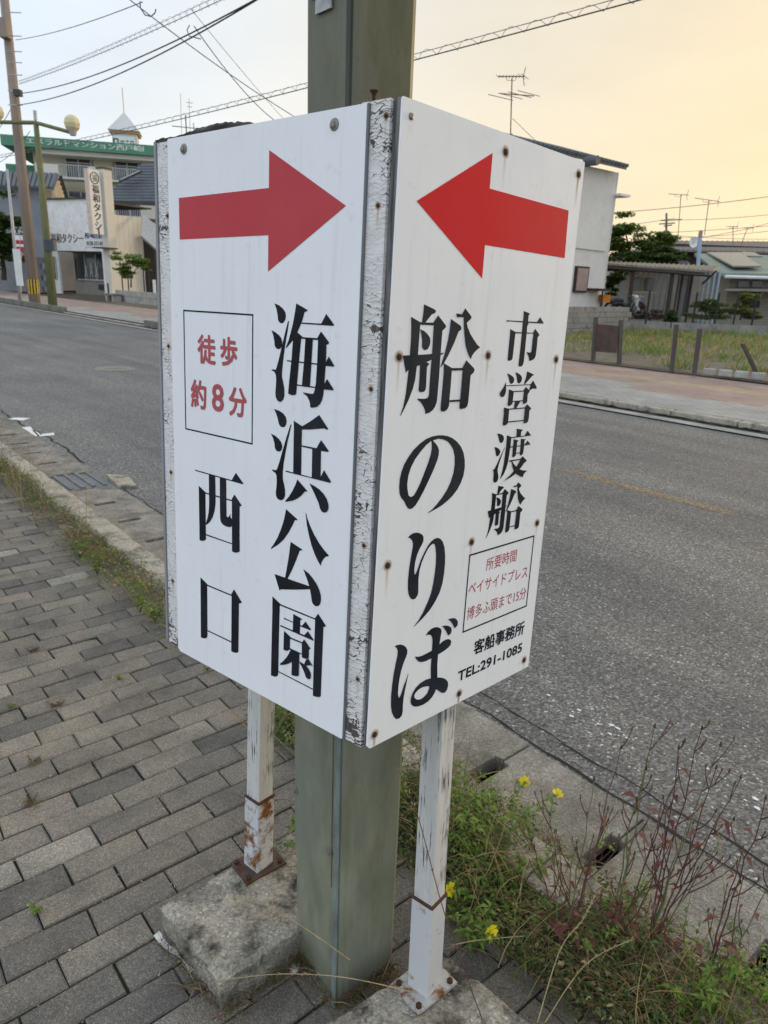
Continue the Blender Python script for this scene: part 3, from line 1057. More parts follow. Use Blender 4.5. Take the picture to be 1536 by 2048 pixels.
GLYPHS = {
    'umi': ('L', '2729,6803 2840,6775 2926,6730 2981,6676 2994,6621 2984,6564 2942,6522 2897,6506 2851,6522 2820,6553 2809,6621 2780,6717|2672,6395 2762,6367 2855,6323 2905,6278 2922,6222 2920,6164 2878,6125 2835,6113 2785,6126 2751,6157 2740,6235 2707,6331|3044,6550 3064,6548 3041,6415 3009,6276 2976,6111 2949,5945 2928,5778 2927,5694 2957,5614 2987,5508 2990,5407 2969,5346 2926,5307 2877,5296 2826,5313 2787,5368 2780,5435 2790,5538 2795,5640 2787,5706 2761,5746 2729,5767 2689,5771 2689,5792 2779,5792 2803,5833 2856,5979 2905,6131 2948,6264 2999,6421|3220,6817 3464,6730 3459,6714 3425,6703 3402,6699 3349,6557 3255,6395 3164,6273 3018,6144 3005,6150 3069,6271 3113,6395 3157,6525 3194,6684|3338,6543 3756,6546 3852,6689 4017,6543 4007,6531 3970,6526 3327,6524|3175,6310 3255,6395 3374,6330 3342,6308 3303,5957 3267,5586 3255,5457 3211,5440 3151,5433 3075,5450 3096,5652 3137,5960 3162,6253|3351,6329 3692,6333 3693,6306 3340,6306|3435,6326 3591,6323 3573,5955 3553,5612 3379,5606 3414,5966|3683,6333 3757,6434 3931,6283 3916,6266 3875,6253 3876,6042 3863,5805 3853,5646 3841,5525 3817,5434 3774,5365 3708,5316 3628,5294 3574,5292 3569,5340 3549,5395 3501,5451 3406,5496 3411,5505 3609,5501 3641,5519 3661,5578 3678,5660 3695,5949 3702,6307|3040,5962 3700,5965 3696,5945 3041,5944|3872,5987 3931,6085 4049,5959 4033,5946 3869,5944|3272,5612 3674,5616 3669,5597 3272,5594|3854,5670 3912,5755 4051,5615 4034,5601 3850,5596'),
    'hama': ('L', '2749,5170 2873,5157 2974,5122 3031,5074 3051,5017 3040,4956 3004,4914 2960,4902 2910,4908 2871,4942 2844,5020 2805,5101|2684,4761 2786,4743 2883,4700 2937,4652 2961,4595 2947,4540 2906,4503 2868,4494 2816,4506 2786,4541 2769,4627 2736,4696|3141,4974 3159,4968 3129,4853 3078,4682 3032,4493 2998,4329 2980,4185 2982,4070 3012,3986 3042,3894 3044,3805 3018,3745 2974,3711 2923,3699 2864,3710 2828,3752 2820,3814 2837,3926 2838,4025 2831,4096 2804,4131 2726,4157 2728,4176 2816,4178 2848,4215 2903,4348 2974,4544 3045,4738|3212,5043 3404,4980 3400,4929 3399,4671 3404,4213 3222,4212 3219,4609 3219,4908|3398,4977 3578,5079 3767,5202 3963,5016 3952,5005 3924,5002 3879,5012 3697,4977 3559,4949 3394,4928|3401,4682 3729,4687 3820,4827 3991,4682 3972,4667 3927,4662 3830,4661 3627,4658 3402,4659|3636,4666 3824,4662 3833,4210 3641,4208|3049,4217 3830,4213 3831,4248 3902,4374 4059,4218 4043,4202 4003,4198 3049,4197|3321,4121 3550,3978 3544,3965 3502,3962 3426,3881 3330,3809 3220,3751 3057,3699 3050,3711 3131,3795 3216,3910 3286,4034|3597,4106 3707,4088 3813,4053 3908,4003 3980,3932 4018,3855 4021,3787 3994,3734 3937,3706 3885,3710 3843,3749 3810,3829 3736,3934 3661,4032'),
    'kou': ('L', '3071,3578 3341,3463 3327,3444 3285,3442 3228,3336 3135,3188 3028,3052 2906,2938 2724,2810 2711,2816 2780,2903 2878,3052 2962,3222 3026,3394|3521,3606 3533,3609 3564,3531 3637,3412 3733,3291 3851,3176 3956,3100 4062,3036 4053,3027 3999,3006 3950,2959 3908,2893 3888,2823 3817,2894 3744,2987 3671,3114 3608,3261 3556,3428|3193,3053 3471,2987 3456,2970 3409,2956 3328,2766 3236,2573 3136,2397 3074,2393 3119,2604 3162,2829|2817,2392 3074,2398 3136,2397 3660,2412 3668,2366 3510,2313 3269,2241 2979,2163 2945,2130|3502,2663 3618,2629 3713,2576 3808,2499 3875,2417 3913,2324 3919,2247 3896,2169 3851,2127 3800,2113 3746,2128 3716,2168 3695,2259 3661,2382 3586,2528'),
    'en': ('L', '2770,1976 2974,1895 2957,1862 2947,1257 2945,651 2940,567 2906,526 2845,498 2756,489 2763,1195 2771,1697|2967,1894 3792,1900 3799,1876 2957,1867|3786,1893 3862,2003 4046,1848 4031,1831 3990,1811 3983,1231 3979,699 3978,576 3936,541 3861,519 3796,513 3791,1065 3799,1869|2943,645 3794,638 3795,618 2943,625|3062,1678 3288,1675 3289,1658 3063,1656|3291,1818 3503,1793 3491,1776 3459,1767 3454,1513 3286,1510|3456,1672 3506,1679 3582,1775 3717,1677 3696,1658 3456,1651|2979,1518 3562,1527 3643,1624 3782,1515 3764,1498 2979,1495|3077,1443 3244,1378 3225,1347 3223,1169 3204,1133 3165,1104 3132,1094 3069,1092 3071,1300|3237,1378 3516,1383 3516,1361 3225,1349|3509,1376 3564,1453 3715,1339 3701,1324 3680,1313 3676,1144 3613,1119 3575,1111 3521,1113|3216,1174 3528,1179 3529,1161 3217,1149|3250,1159 3458,1159 3454,1079 3282,942 3177,864 3071,809 2991,778 2986,798 3070,880 3161,993 3212,1081|3289,1148 3458,1159 3457,753 3412,723 3354,706 3281,699 3284,943|3449,1018 3578,1008 3623,998 3682,966 3728,915 3745,862 3735,810 3707,781 3663,772 3624,797 3583,870 3523,946|3579,1006 3626,1116 3676,1139 3777,1050 3767,1042 3736,1049 3617,996'),
    'nishi': ('L', '647,3807 1689,3806 1802,3956 2006,3801 1994,3789 1954,3785 646,3786|1050,3801 1232,3802 1240,3418 1232,3271 1206,3143 1153,3025 1082,2926 1004,2858 938,2825 952,2863 999,2966 1033,3081 1051,3233|1362,3798 1539,3799 1545,3135 1559,3110 1590,3115 1620,3140 1651,3194 1654,3131 1699,3097 1699,2984 1668,2957 1626,2939 1522,2931 1435,2948 1386,2986 1368,3039 1361,3217|752,3525 949,3442 944,3416 947,2551 913,2522 847,2493 794,2487 754,2492 753,3087|942,3440 1694,3450 1694,3427 942,3417|1682,3448 1763,3563 1960,3409 1943,3392 1905,3380 1902,2935 1906,2561 1873,2536 1813,2514 1752,2505 1697,2510 1697,3423|948,2654 1698,2659 1698,2641 948,2629'),
    'guchi': ('L', '765,1761 984,1675 967,1647 961,629 935,590 896,558 838,539 753,532 761,1218|972,1673 1668,1681 1680,1656 967,1647|1662,1679 1750,1804 1967,1623 1946,1601 1886,1574 1872,625 1837,596 1790,578 1724,567 1668,565 1680,1652|959,754 1677,765 1677,740 959,732'),
    'fune': ('R', '651,6870 873,6813 913,6794 915,6774 886,6752 830,6737 703,6618 629,6616 647,6742|397,6688 598,6620 599,6578 594,6407 592,6168 581,5961 565,5802 527,5677 455,5527 369,5387 306,5298 297,5307 352,5439 386,5605 401,5780 414,5946 420,6168 425,6355 415,6557|592,6619 874,6622 884,6585 589,6585|868,6616 968,6731 1153,6595 1164,6575 1136,6549 1087,6514 1086,6349 1084,6067 1087,5808 1081,5555 1075,5467 1045,5398 997,5348 921,5312 838,5299 830,5338 795,5401 723,5474 635,5529 641,5537 756,5528 840,5531 871,5545 887,5579 886,5898 894,6195 888,6579|601,6522 684,6503 764,6460 820,6411 838,6362 831,6303 792,6249 743,6229 697,6244 666,6277 659,6375 632,6457|277,6155 421,6158 599,6164 889,6178 1104,6192 1150,6198 1151,6186 1081,6162 898,6098 779,6060 583,6002 416,5950 386,5942 359,5910|648,6048 779,6060 843,6039 837,6026 799,5992 809,5703 801,5660 772,5631 715,5626 669,5637 651,5664 656,5775|1260,6690 1497,6597 1522,6564 1505,6533 1459,6514 1370,6336 1256,6153 1174,6045 1101,5981 1094,5983 1121,6041 1182,6205 1229,6385 1251,6539|1372,6774 1510,6765 1571,6858 1739,6740 1729,6709 1635,6645 1668,6576 1745,6482 1843,6396 1941,6321 2017,6284 1950,6254 1883,6209 1831,6159 1803,6101 1726,6190 1654,6305 1605,6462 1573,6600 1554,6728 1399,6720|1167,6045 1366,5970 1366,5935 1369,5714 1363,5473 1364,5401 1336,5349 1284,5320 1230,5314 1187,5329 1172,5366 1180,5631 1186,5911|1359,5970 1626,5968 1630,5934 1357,5931|1612,5963 1696,6086 1910,5956 1918,5929 1896,5892 1831,5852 1831,5611 1826,5427 1811,5372 1763,5342 1648,5333 1627,5353 1619,5399 1624,5526 1630,5936|1364,5484 1629,5485 1626,5453 1365,5455'),
    'no': ('R', '1013,4885 1055,4881 1127,4827 1181,4774 1212,4714 1213,4649 1192,4569 1121,4428 1029,4274 925,4114 831,3987 757,3907 691,3867 633,3861 579,3892 534,3948 488,4015 579,4079 633,4051 695,4063 748,4121 820,4226 899,4379 977,4541 1024,4666 1038,4762 1027,4835|488,4015 427,4067 388,4129 368,4235 369,4353 393,4460 444,4573 525,4674 628,4775 758,4858 891,4918 1030,4947 1161,4955 1272,4947 1399,4924 1517,4882 1640,4814 1741,4730 1820,4626 1869,4501 1885,4380 1869,4243 1817,4128 1737,4025 1630,3936 1521,3873 1387,3815 1229,3770 1061,3734 1054,3742 1154,3781 1258,3851 1373,3945 1475,4051 1551,4169 1605,4308 1621,4442 1605,4578 1559,4691 1485,4777 1396,4842 1292,4880 1180,4900 1055,4883 1008,4876 901,4822 782,4729 676,4628 596,4509 551,4387 539,4269 553,4179 584,4086 633,4051 620,4000'),
    'ri': ('R', '632,3414 687,3447 752,3463 820,3459 896,3437 962,3399 993,3358 997,3295 977,3246 921,3177 868,3081 836,2963 829,2849 843,2766 861,2766 949,2760 943,2671 962,2440 948,2388 901,2345 851,2343 793,2371 736,2449 709,2545 697,2700 707,2902 732,3091 756,3226 756,3296 726,3354 687,3387|862,2762 915,2858 965,2981 1031,3085 1109,3186 1192,3251 1267,3280 1338,3281 1407,3252 1474,3190 1526,3089 1561,2953 1576,2792 1572,2624 1550,2460 1493,2303 1399,2174 1279,2054 1119,1954 920,1856 915,1865 1016,1944 1109,2051 1210,2212 1275,2346 1311,2505 1332,2677 1340,2841 1331,2989 1303,3122 1277,3181 1236,3202 1186,3189 1115,3131 1048,3036 995,2940 956,2822 949,2760 916,2714'),
    'ba': ('R', '489,1636 533,1649 614,1637 691,1602 759,1544 795,1486 797,1429 774,1370 720,1273 675,1145 649,1011 636,872 639,755 665,674 706,712 768,874 823,971 851,1054 858,1037 838,947 807,793 782,646 775,502 782,391 766,318 717,287 640,299 579,360 520,470 487,609 476,785 485,972 506,1173 540,1349 566,1472 563,1548 537,1602|1221,1618 1276,1668 1353,1699 1447,1702 1531,1678 1606,1628 1628,1578 1614,1494 1596,1346 1581,1167 1582,967 1612,720 1616,591 1597,506 1412,621 1438,763 1416,951 1411,1151 1410,1289 1407,1446 1396,1518 1359,1582 1295,1613|984,1312 1078,1279 1171,1270 1290,1277 1410,1287 1502,1320 1602,1349 1676,1377 1759,1387 1831,1376 1892,1338 1912,1297 1897,1241 1836,1209 1726,1182 1581,1162 1411,1146 1277,1139 1183,1149 1100,1182 1036,1239|1437,769 1313,786 1180,771 1066,722 994,649 957,553 964,481 1003,417 1073,368 1169,338 1292,326 1413,342 1506,385 1569,444 1597,506 1610,583 1411,627 1409,582 1369,505 1291,467 1198,456 1115,483 1058,532 1040,583 1062,624 1138,662 1244,670 1340,651 1404,632 1522,624|1580,731 1667,706 1771,661 1848,609 1907,543 1926,463 1903,388 1849,355 1798,361 1744,392 1681,446 1597,506 1566,598|1621,1673 1713,1660 1801,1628 1871,1579 1896,1522 1884,1465 1816,1445 1800,1460 1739,1556 1675,1629|1770,1755 1857,1753 1945,1732 2008,1690 2047,1635 2045,1570 1981,1535 1961,1549 1907,1633 1842,1701'),
    'shi': ('R', '3104,6885 3274,6856 3290,6849 3258,6816 3260,6699 3281,6684 3248,6643 3251,6534 3253,6228 3251,6049 3234,6006 3200,5982 3154,5977 3114,5985 3102,6012 3111,6227 3112,6547 3109,6694 3112,6810|2653,6723 2743,6720 3526,6722 3604,6805 3731,6708 3719,6701 3255,6700 2745,6705 2662,6695|2774,6585 2927,6542 2926,6516 2923,6342 2917,6157 2912,6109 2884,6083 2835,6072 2793,6078 2779,6099 2779,6278 2781,6487|2917,6542 3438,6541 3440,6528 2921,6521|3429,6533 3489,6607 3635,6513 3632,6502 3588,6471 3593,6313 3587,6159 3565,6120 3520,6092 3407,6068 3394,6114 3361,6164 3298,6218 3410,6210 3438,6221 3446,6257 3445,6447 3450,6528'),
    'ei': ('R', '2802,5868 2888,5849 2963,5820 3012,5788 3026,5757 3015,5721 2983,5698 2949,5691 2912,5703 2887,5744 2861,5796|3036,5885 3115,5869 3193,5837 3240,5799 3250,5757 3231,5721 3190,5696 3153,5697 3125,5713 3107,5755 3078,5823|3379,5896 3599,5835 3531,5805 3431,5733 3349,5676 3321,5677 3339,5729 3364,5797 3377,5855|2786,5721 2798,5716 2805,5659 2819,5597 2814,5546 2787,5501 2747,5479 2712,5480 2671,5497 2649,5526 2653,5557 2686,5591 2739,5641|2803,5672 3527,5672 3586,5737 3713,5619 3721,5602 3704,5589 3626,5597 3579,5590 3504,5561 3492,5577 3521,5651 3520,5659 2805,5658|2893,5603 3040,5567 3039,5549 3039,5413 3034,5361 2999,5334 2948,5320 2909,5330 2898,5351 2901,5471 2901,5554|3031,5572 3330,5570 3333,5553 3034,5554|3326,5569 3384,5633 3510,5558 3508,5542 3459,5501 3470,5385 3456,5359 3417,5342 3366,5339 3342,5348 3336,5380 3339,5550|3032,5403 3341,5404 3344,5388 3035,5387|3101,5390 3261,5388 3207,5327 3157,5274 3094,5274|2799,5304 2964,5272 2954,5255 2956,5049 2947,5023 2902,5000 2854,4995 2818,5005 2810,5027 2814,5194|2950,5278 3419,5277 3422,5258 2953,5260|3410,5275 3470,5331 3613,5249 3559,5208 3564,5099 3559,5045 3541,5013 3497,4997 3450,4997 3425,5004 3419,5064 3422,5258|2954,5060 3425,5058 3423,5041 2953,5041'),
    'to': ('R', '2680,4868 2745,4864 2822,4843 2873,4812 2890,4774 2885,4735 2858,4704 2817,4698 2777,4716 2751,4762 2719,4823|2637,4644 2707,4632 2771,4604 2814,4567 2819,4533 2801,4500 2763,4476 2726,4479 2704,4504 2688,4550 2661,4608|2936,4618 2941,4609 2906,4547 2864,4455 2830,4373 2801,4291 2790,4241 2802,4194 2829,4128 2834,4076 2817,4038 2778,4016 2741,4018 2706,4034 2691,4064 2691,4132 2687,4190 2672,4228 2646,4254 2687,4252 2703,4267 2760,4346 2820,4442 2880,4533|2965,4821 3114,4776 3103,4757 3101,4627 3091,4485 3075,4348 3044,4242 2988,4144 2880,4050 2900,4108 2932,4202 2952,4315 2965,4468 2973,4626 2973,4739|3235,4915 3426,4885 3379,4845 3382,4770 3250,4775 3249,4854|3100,4777 3505,4775 3571,4858 3698,4768 3694,4761 3098,4759|3169,4738 3330,4702 3290,4680 3291,4587 3289,4455 3269,4427 3223,4413 3188,4421 3181,4442 3178,4597 3181,4694|3389,4729 3548,4705 3507,4679 3512,4597 3509,4469 3489,4439 3442,4426 3411,4434 3406,4461 3404,4589 3401,4676|3094,4613 3524,4611 3603,4678 3705,4605 3698,4598 3092,4593|3279,4484 3402,4486 3404,4470 3282,4470|3104,4371 3437,4367 3500,4405 3637,4318 3630,4301 3568,4278 3511,4227 3432,4165 3333,4108 3194,4056 2990,4011 3062,4043 3169,4095 3274,4165 3341,4234 3441,4347 3186,4346 3114,4341|3165,4351 3191,4345 3253,4290 3332,4232 3451,4172 3556,4142 3692,4124 3634,4101 3589,4070 3568,4016 3472,4048 3364,4096 3274,4165 3223,4234'),
    'fune2': ('R', '2857,3947 2999,3914 3024,3903 3025,3891 3007,3878 2971,3869 2890,3800 2843,3799 2854,3872|2694,3841 2823,3801 2823,3777 2820,3677 2819,3538 2812,3417 2802,3324 2777,3252 2731,3164 2676,3082 2636,3031 2630,3036 2666,3113 2687,3210 2697,3312 2705,3408 2709,3538 2712,3647 2706,3764|2819,3801 2999,3802 3006,3781 2817,3781|2995,3799 3059,3866 3178,3787 3185,3775 3167,3760 3135,3739 3135,3643 3133,3479 3135,3328 3132,3180 3128,3129 3109,3089 3078,3060 3029,3039 2976,3031 2971,3054 2949,3091 2903,3133 2846,3165 2850,3170 2924,3165 2977,3166 2997,3175 3008,3194 3007,3380 3012,3553 3008,3777|2825,3744 2878,3733 2929,3708 2965,3679 2976,3651 2972,3616 2947,3585 2915,3573 2886,3582 2866,3601 2862,3658 2845,3706|2618,3530 2710,3532 2823,3535 3009,3543 3146,3552 3176,3555 3176,3548 3132,3534 3015,3497 2939,3475 2813,3441 2706,3411 2687,3406 2670,3387|2855,3468 2939,3475 2979,3462 2976,3455 2951,3435 2958,3267 2953,3242 2934,3225 2898,3222 2868,3228 2857,3244 2860,3309|3246,3842 3398,3788 3413,3768 3403,3750 3373,3739 3316,3636 3243,3529 3191,3466 3144,3429 3140,3430 3157,3464 3196,3559 3226,3664 3240,3754|3318,3891 3406,3886 3445,3940 3552,3871 3546,3853 3486,3816 3507,3775 3556,3721 3619,3671 3681,3627 3730,3605 3687,3588 3644,3562 3611,3532 3593,3499 3544,3550 3498,3618 3467,3709 3446,3789 3434,3864 3335,3859|3187,3466 3314,3422 3314,3402 3316,3273 3312,3133 3312,3091 3295,3060 3261,3043 3227,3040 3199,3049 3190,3070 3195,3225 3199,3388|3309,3422 3480,3421 3483,3401 3308,3400|3471,3418 3525,3490 3662,3414 3667,3398 3653,3377 3611,3353 3611,3213 3608,3106 3598,3074 3568,3056 3494,3051 3481,3063 3475,3089 3479,3164 3483,3402|3312,3139 3482,3140 3480,3121 3313,3122'),
}
dn = {'fune': 'navy_black_vinyl', 'no': 'navy_black_vinyl', 'ri': 'navy_black_vinyl', 'ba': 'navy_black_vinyl'}
for nm, (k, data) in GLYPHS.items():
    mb = MB()
    for i, st in enumerate(data.split('|')):
        fpoly(mb, k, [tuple(int(c) / 1e4 for c in q.split(',')) for q in st.split()], 0.0004 + i * 0.00006)
    mb.build('character', dn.get(nm, 'black_vinyl'), panels[k])
for k, poly, m_ in (('L', [(0.0302, 0.8452), (0.2577, 0.8474), (0.2577, 0.9), (0.4169, 0.815), (0.2577, 0.727), (0.2575, 0.7802), (0.0305, 0.7784)], 'faded_red_vinyl'),
                    ('R', [(0.0368, 0.82), (0.1927, 0.9079), (0.1927, 0.8593), (0.4128, 0.858), (0.4165, 0.7816), (0.1927, 0.7799), (0.1927, 0.7313)], 'red_vinyl')):
    fpoly(MB(), k, poly, 0.0004).build('arrow', m_, panels[k])
for k, u0, u1, v0, v1, lw in (('L', 0.0372, 0.2235, 0.451, 0.662, 0.0026), ('R', 0.2207, 0.4172, 0.1377, 0.2823, 0.0030)):
    mb = MB()
    for a in ([(u0, v0), (u1, v0), (u1, v0 + lw), (u0, v0 + lw)], [(u0, v1 - lw), (u1, v1 - lw), (u1, v1), (u0, v1)], [(u0, v0 + lw), (u0 + lw, v0 + lw), (u0 + lw, v1 - lw), (u0, v1 - lw)], [(u1 - lw, v0 + lw), (u1, v0 + lw), (u1, v1 - lw), (u1 - lw, v1 - lw)]):
        fpoly(mb, k, a, 0.0004)
    mb.build('border_line', 'black_vinyl', panels[k])


def ftext(k, s, u0, v0, w, h, m_, bold=0.0, skew=0.0, name='lettering'):
    vs, fs = text_mesh(s)
    mb = MB()
    for i, (du, dv) in enumerate(((0, 0), (1, 0), (-1, 0), (0, 1), (0, -1), (0.7, 0.7), (-0.7, -0.7), (0.7, -0.7), (-0.7, 0.7)) if bold else ((0, 0),)):
        pts = [(u0 + bold + a * (w - 2 * bold) + du * bold, v0 + bold + b * (h - 2 * bold) + dv * bold + a * skew) for a, b in vs]
        mb.add([fp(k, u, v, 0.0004 + i * 0.00005) for u, v in pts], fs, pts)
    return mb.build(name, m_, panels[k])


for s, u, v, w, h in (('徒', 0.0768, 0.573, 0.0505, 0.050), ('歩', 0.1396, 0.574, 0.0446, 0.0490), ('約', 0.0555, 0.493, 0.0448, 0.0515), ('8', 0.1156, 0.4945, 0.033, 0.048), ('分', 0.1617, 0.492, 0.0468, 0.050)):
    ftext('L', s, u, v, w, h, 'soft_red_vinyl', 0.0014)
ftext('R', '所要時間', 0.2725, 0.2412, 0.0915, 0.0242, 'crimson_print', 0.0)
ftext('R', 'ベイサイドプレス', 0.2278, 0.2065, 0.179, 0.0235, 'crimson_print', 0.0, -0.006)
ftext('R', '博多ふ頭まで15分', 0.229, 0.159, 0.1805, 0.0245, 'crimson_print', 0.0, -0.003)
ftext('R', '客船事務所', 0.2585, 0.0828, 0.158, 0.0295, 'black_vinyl', 0.0007, -0.003)
ftext('R', 'TEL:291-1085', 0.2185, 0.0440, 0.198, 0.0205, 'black_vinyl', 0.0007, -0.002)


def screw(k, u, v, r, m_, parent, n=0.0):
    c = fp(k, u, v, n)
    mb = MB()
    nv = 14
    N = FN[k]; U = FACE[k][1]; V = N.cross(U)
    rings = [(r, 0.0002), (r * 0.92, 0.0016), (r * 0.5, 0.0024)]
    pts = []
    for rr, h in rings:
        pts += [c + U * (rr * math.cos(2 * math.pi * j / nv)) + V * (rr * math.sin(2 * math.pi * j / nv)) + N * h for j in range(nv)]
    fs = [(i * nv + j, i * nv + (j + 1) % nv, (i + 1) * nv + (j + 1) % nv, (i + 1) * nv + j) for i in range(2) for j in range(nv)]
    fs.append(tuple(2 * nv + j for j in range(nv)))
    mb.add(pts, fs)
    o = mb.build('screw', m_, parent)
    return o


for i, (u, v) in enumerate([(0.0168, 0.9195), (0.2237, 0.9149), (0.4315, 0.9177), (0.0206, 0.6133), (0.2245, 0.6158), (0.425, 0.6093), (0.2241, 0.3042), (0.4216, 0.3053), (0.0221, 0.3045), (0.015, 0.0215), (0.2264, 0.0185), (0.4291, 0.0202)]):
    screw('R', u, v, 0.0046, 'steel_screw' if i == 0 else 'rust_screw', panels['R'])
    if i:
        mb = MB()
        pts = [(-0.016, -0.07), (0.016, -0.07), (0.016, 0.016), (-0.016, 0.016)]
        mb.add([fp('R', u + a, max(0.001, min(SH - 0.001, v + b)), 0.00025) for a, b in pts], [(0, 1, 2, 3)], [(a, max(0.001, min(SH - 0.001, v + b)) - v) for a, b in pts])
        mb.build('rust_mark', 'rust_stain', panels['R'])
for u, v in ((0.0466, 0.9203), (0.3901, 0.9204)):
    w = screw('L', u, v, 0.0085, 'rivet_grey', panels['L'])
    w.name = 'screw_washer'
    screw('L', u - 0.001, v - 0.001, 0.0050, 'steel_screw', panels['L'], 0.0025)

# timber frame behind the panels
fl_ = fbox(MB(), 'L', -0.0365, 0.03, 0.004, SH - 0.002, -0.032, -0.0045).build('frame_stile', 'peeling_white_paint', box)
fr_ = fbox(MB(), 'L', 0.43, 0.4845, 0.0, SH + 0.003, -0.034, -0.0045).build('frame_stile', 'peeling_white_paint', box)
es = MB()
ev = [(u, v, n) for n in (-0.05, -0.0095) for v, uu in ((0.002, (0.4862, 0.4982)), (SH + 0.004, (0.4862, 0.5022))) for u in uu]
es.add([fp('L', *q) for q in ev], [(0, 2, 3, 1), (4, 5, 7, 6), (0, 1, 5, 4), (2, 6, 7, 3), (0, 4, 6, 2), (1, 3, 7, 5)], [(q[0] + q[2], q[1]) for q in ev])
es.build('frame_edge', 'grey_weathered_wood', box)
fbox(MB(), 'L', 0.03, 0.43, 0.004, 0.05, -0.032, -0.0045).build('frame_rail', 'peeling_white_paint', box)
fbox(MB(), 'L', 0.03, 0.43, SH - 0.05, SH - 0.003, -0.032, -0.0045).build('frame_rail', 'peeling_white_paint', box)
fbox(MB(), 'R', 0.02, 0.44, 0.004, 0.05, -0.032, -0.0035).build('frame_rail', 'grey_weathered_wood', box)
fbox(MB(), 'R', 0.02, 0.44, SH - 0.05, SH - 0.003, -0.032, -0.0035).build('frame_rail', 'grey_weathered_wood', box)
fbox(MB(), 'R', 0.405, 0.444, 0.05, SH - 0.05, -0.032, -0.0035).build('frame_stile', 'grey_weathered_wood', box)
# the two faces turned away
nL, nR = FN['L'], FN['R']
mat('rear_edge', (0.30, 0.30, 0.31), 0.6)
fbox(MB(), 'L', -0.0435, -0.0380, 0.01, SH, -0.46, -0.002).build('rear_panel', 'rear_edge', box)
fbox(MB(), 'R', 0.4485, 0.452, 0.0, SH, -0.44, -0.006).build('rear_panel', 'sign_panel_white', box)
# rough planks on top
tp = MB()
nseg = 36
vs, fs, uvs = [], [], []
for i in range(nseg + 1):
    u = -0.044 + 0.265 * i / nseg
    e = noise.noise(Vector((i * 0.7, 4, 1)))
    hgt = 0.006 + 0.0035 * e + (0.008 * math.sin(math.pi * max(0, min(1, (u - 0.02) / 0.19))) if u > 0.02 else 0)
    if i > nseg - 3:
        hgt *= 0.5
    for n_, v_ in ((-0.0055 + 0.0016 * noise.noise(Vector((i, 2, 2))), SH - 0.001), (-0.0055, SH + hgt * 0.6), (-0.012, SH + hgt), (-0.07, SH + hgt * 0.9), (-0.07, SH - 0.002)):
        vs.append(fp('L', u, v_, n_)); uvs.append((n_ + v_, u))
    if i:
        a, b = (i - 1) * 5, i * 5
        fs += [(a + j, b + j, b + (j + 1) % 5, a + (j + 1) % 5) for j in range(5)]
fs += [tuple(range(4, -1, -1)), tuple(nseg * 5 + j for j in range(5))]
tp.add(vs, fs, uvs)
tp.build('top_plank', 'dark_rotten_wood', box)
fbox(MB(), 'L', 0.0, 0.44, SH - 0.03, SH - 0.006, -0.40, -0.072).build('top_board', 'dark_rotten_wood', box)
# rusty nails in the painted stiles
for u, v in ((0.4782, 0.9222), (0.4712, 0.8134), (0.473, 0.5692), (0.4727, 0.336), (0.4724, 0.1155), (-0.010, 0.8191), (-0.0161, 0.596), (-0.0175, 0.3606), (-0.0194, 0.1403)):
    o = screw('L', u, v, 0.0024, 'rust_screw', fr_ if u > 0 else fl_, -0.0044)
    o.name = 'nail'
    mb = MB()
    pts = [(-0.012, -0.04), (0.012, -0.04), (0.012, 0.014), (-0.012, 0.014)]
    mb.add([fp('L', u + a, max(0.006, v + b), -0.0041) for a, b in pts], [(0, 1, 2, 3)], [(a * 1.7, b * 1.6) for a, b in pts])
    mb.build('rust_mark', 'rust_stain', fr_ if u > 0 else fl_)
# one long screw left standing out of the top
c = fp('L', 0.4495, SH, -0.012)
sc_ = MB()
sc_.tube([c, c + ZV * 0.010, c + ZV * 0.0145], 0.0022, 8, 0.0030)
sc_.tube([c + ZV * 0.012, c + ZV * 0.0175], 0.0026, 12, 0.0062)
sc_.build('standing_screw', 'rust_screw', box)

# ------------------------------------------------------------------ legs in their steel shoes, and the footing slabs


def leg(a, b, name, label, sleeve, m_sleeve, wood='worn_white_timber'):
    a, b = Vector(a), Vector(b)
    d = (b - a).normalized()
    u = (FACE['L'][1] - d * FACE['L'][1].dot(d)).normalized()
    v = d.cross(u)
    Wd = 0.044
    mb = MB()
    L = (b - a).length
    # four sides with their own uv so the grain runs along the post
    cs = [(-1, -1), (1, -1), (1, 1), (-1, 1)]
    for i in range(4):
        p, q = cs[i], cs[(i + 1) % 4]
        pts = [a + u * (p[0] * Wd / 2) + v * (p[1] * Wd / 2) + d * 0.02, a + u * (q[0] * Wd / 2) + v * (q[1] * Wd / 2) + d * 0.02]
        pts += [pts[1] + d * L, pts[0] + d * L]
        mb.add(pts, [(0, 1, 2, 3)], [(i * Wd, 0), (i * Wd + Wd, 0), (i * Wd + Wd, L), (i * Wd, L)])
    t = mb.build('leg', wood, box)
    t['label'] = label
    sl = MB()
    S = Wd + 0.007
    sl.beam(a, a + d * sleeve, u, v, S, S)
    so = sl.build('sleeve', m_sleeve, t, bevel=0.002)
    lip = MB()
    lip.beam(a + d * (sleeve - 0.004), a + d * (sleeve + 0.0015), u, v, S + 0.002, S + 0.002)
    lip.build('sleeve_lip', 'rust_plate', t)
    pl = MB()
    e1 = Vector((math.cos(RAD(40)), math.sin(RAD(40)), 0)); e2 = Vector((-e1.y, e1.x, 0))
    pl.box(a, e1, e2, ZV, 0.112, 0.084, 0.006)
    po = pl.build('foot_plate', 'rust_plate' if m_sleeve == 'rusty_bracket' else 'stained_bracket', t)
    for i in (-1, 1):
        for j in (-1, 1):
            c = a + e1 * (0.044 * i) + e2 * (0.031 * j) + ZV * 0.003
            bb = MB(); bb.tube([c, c + ZV * 0.006], 0.0065, 6); bb.build('bolt', 'rust_screw', t)
    return t


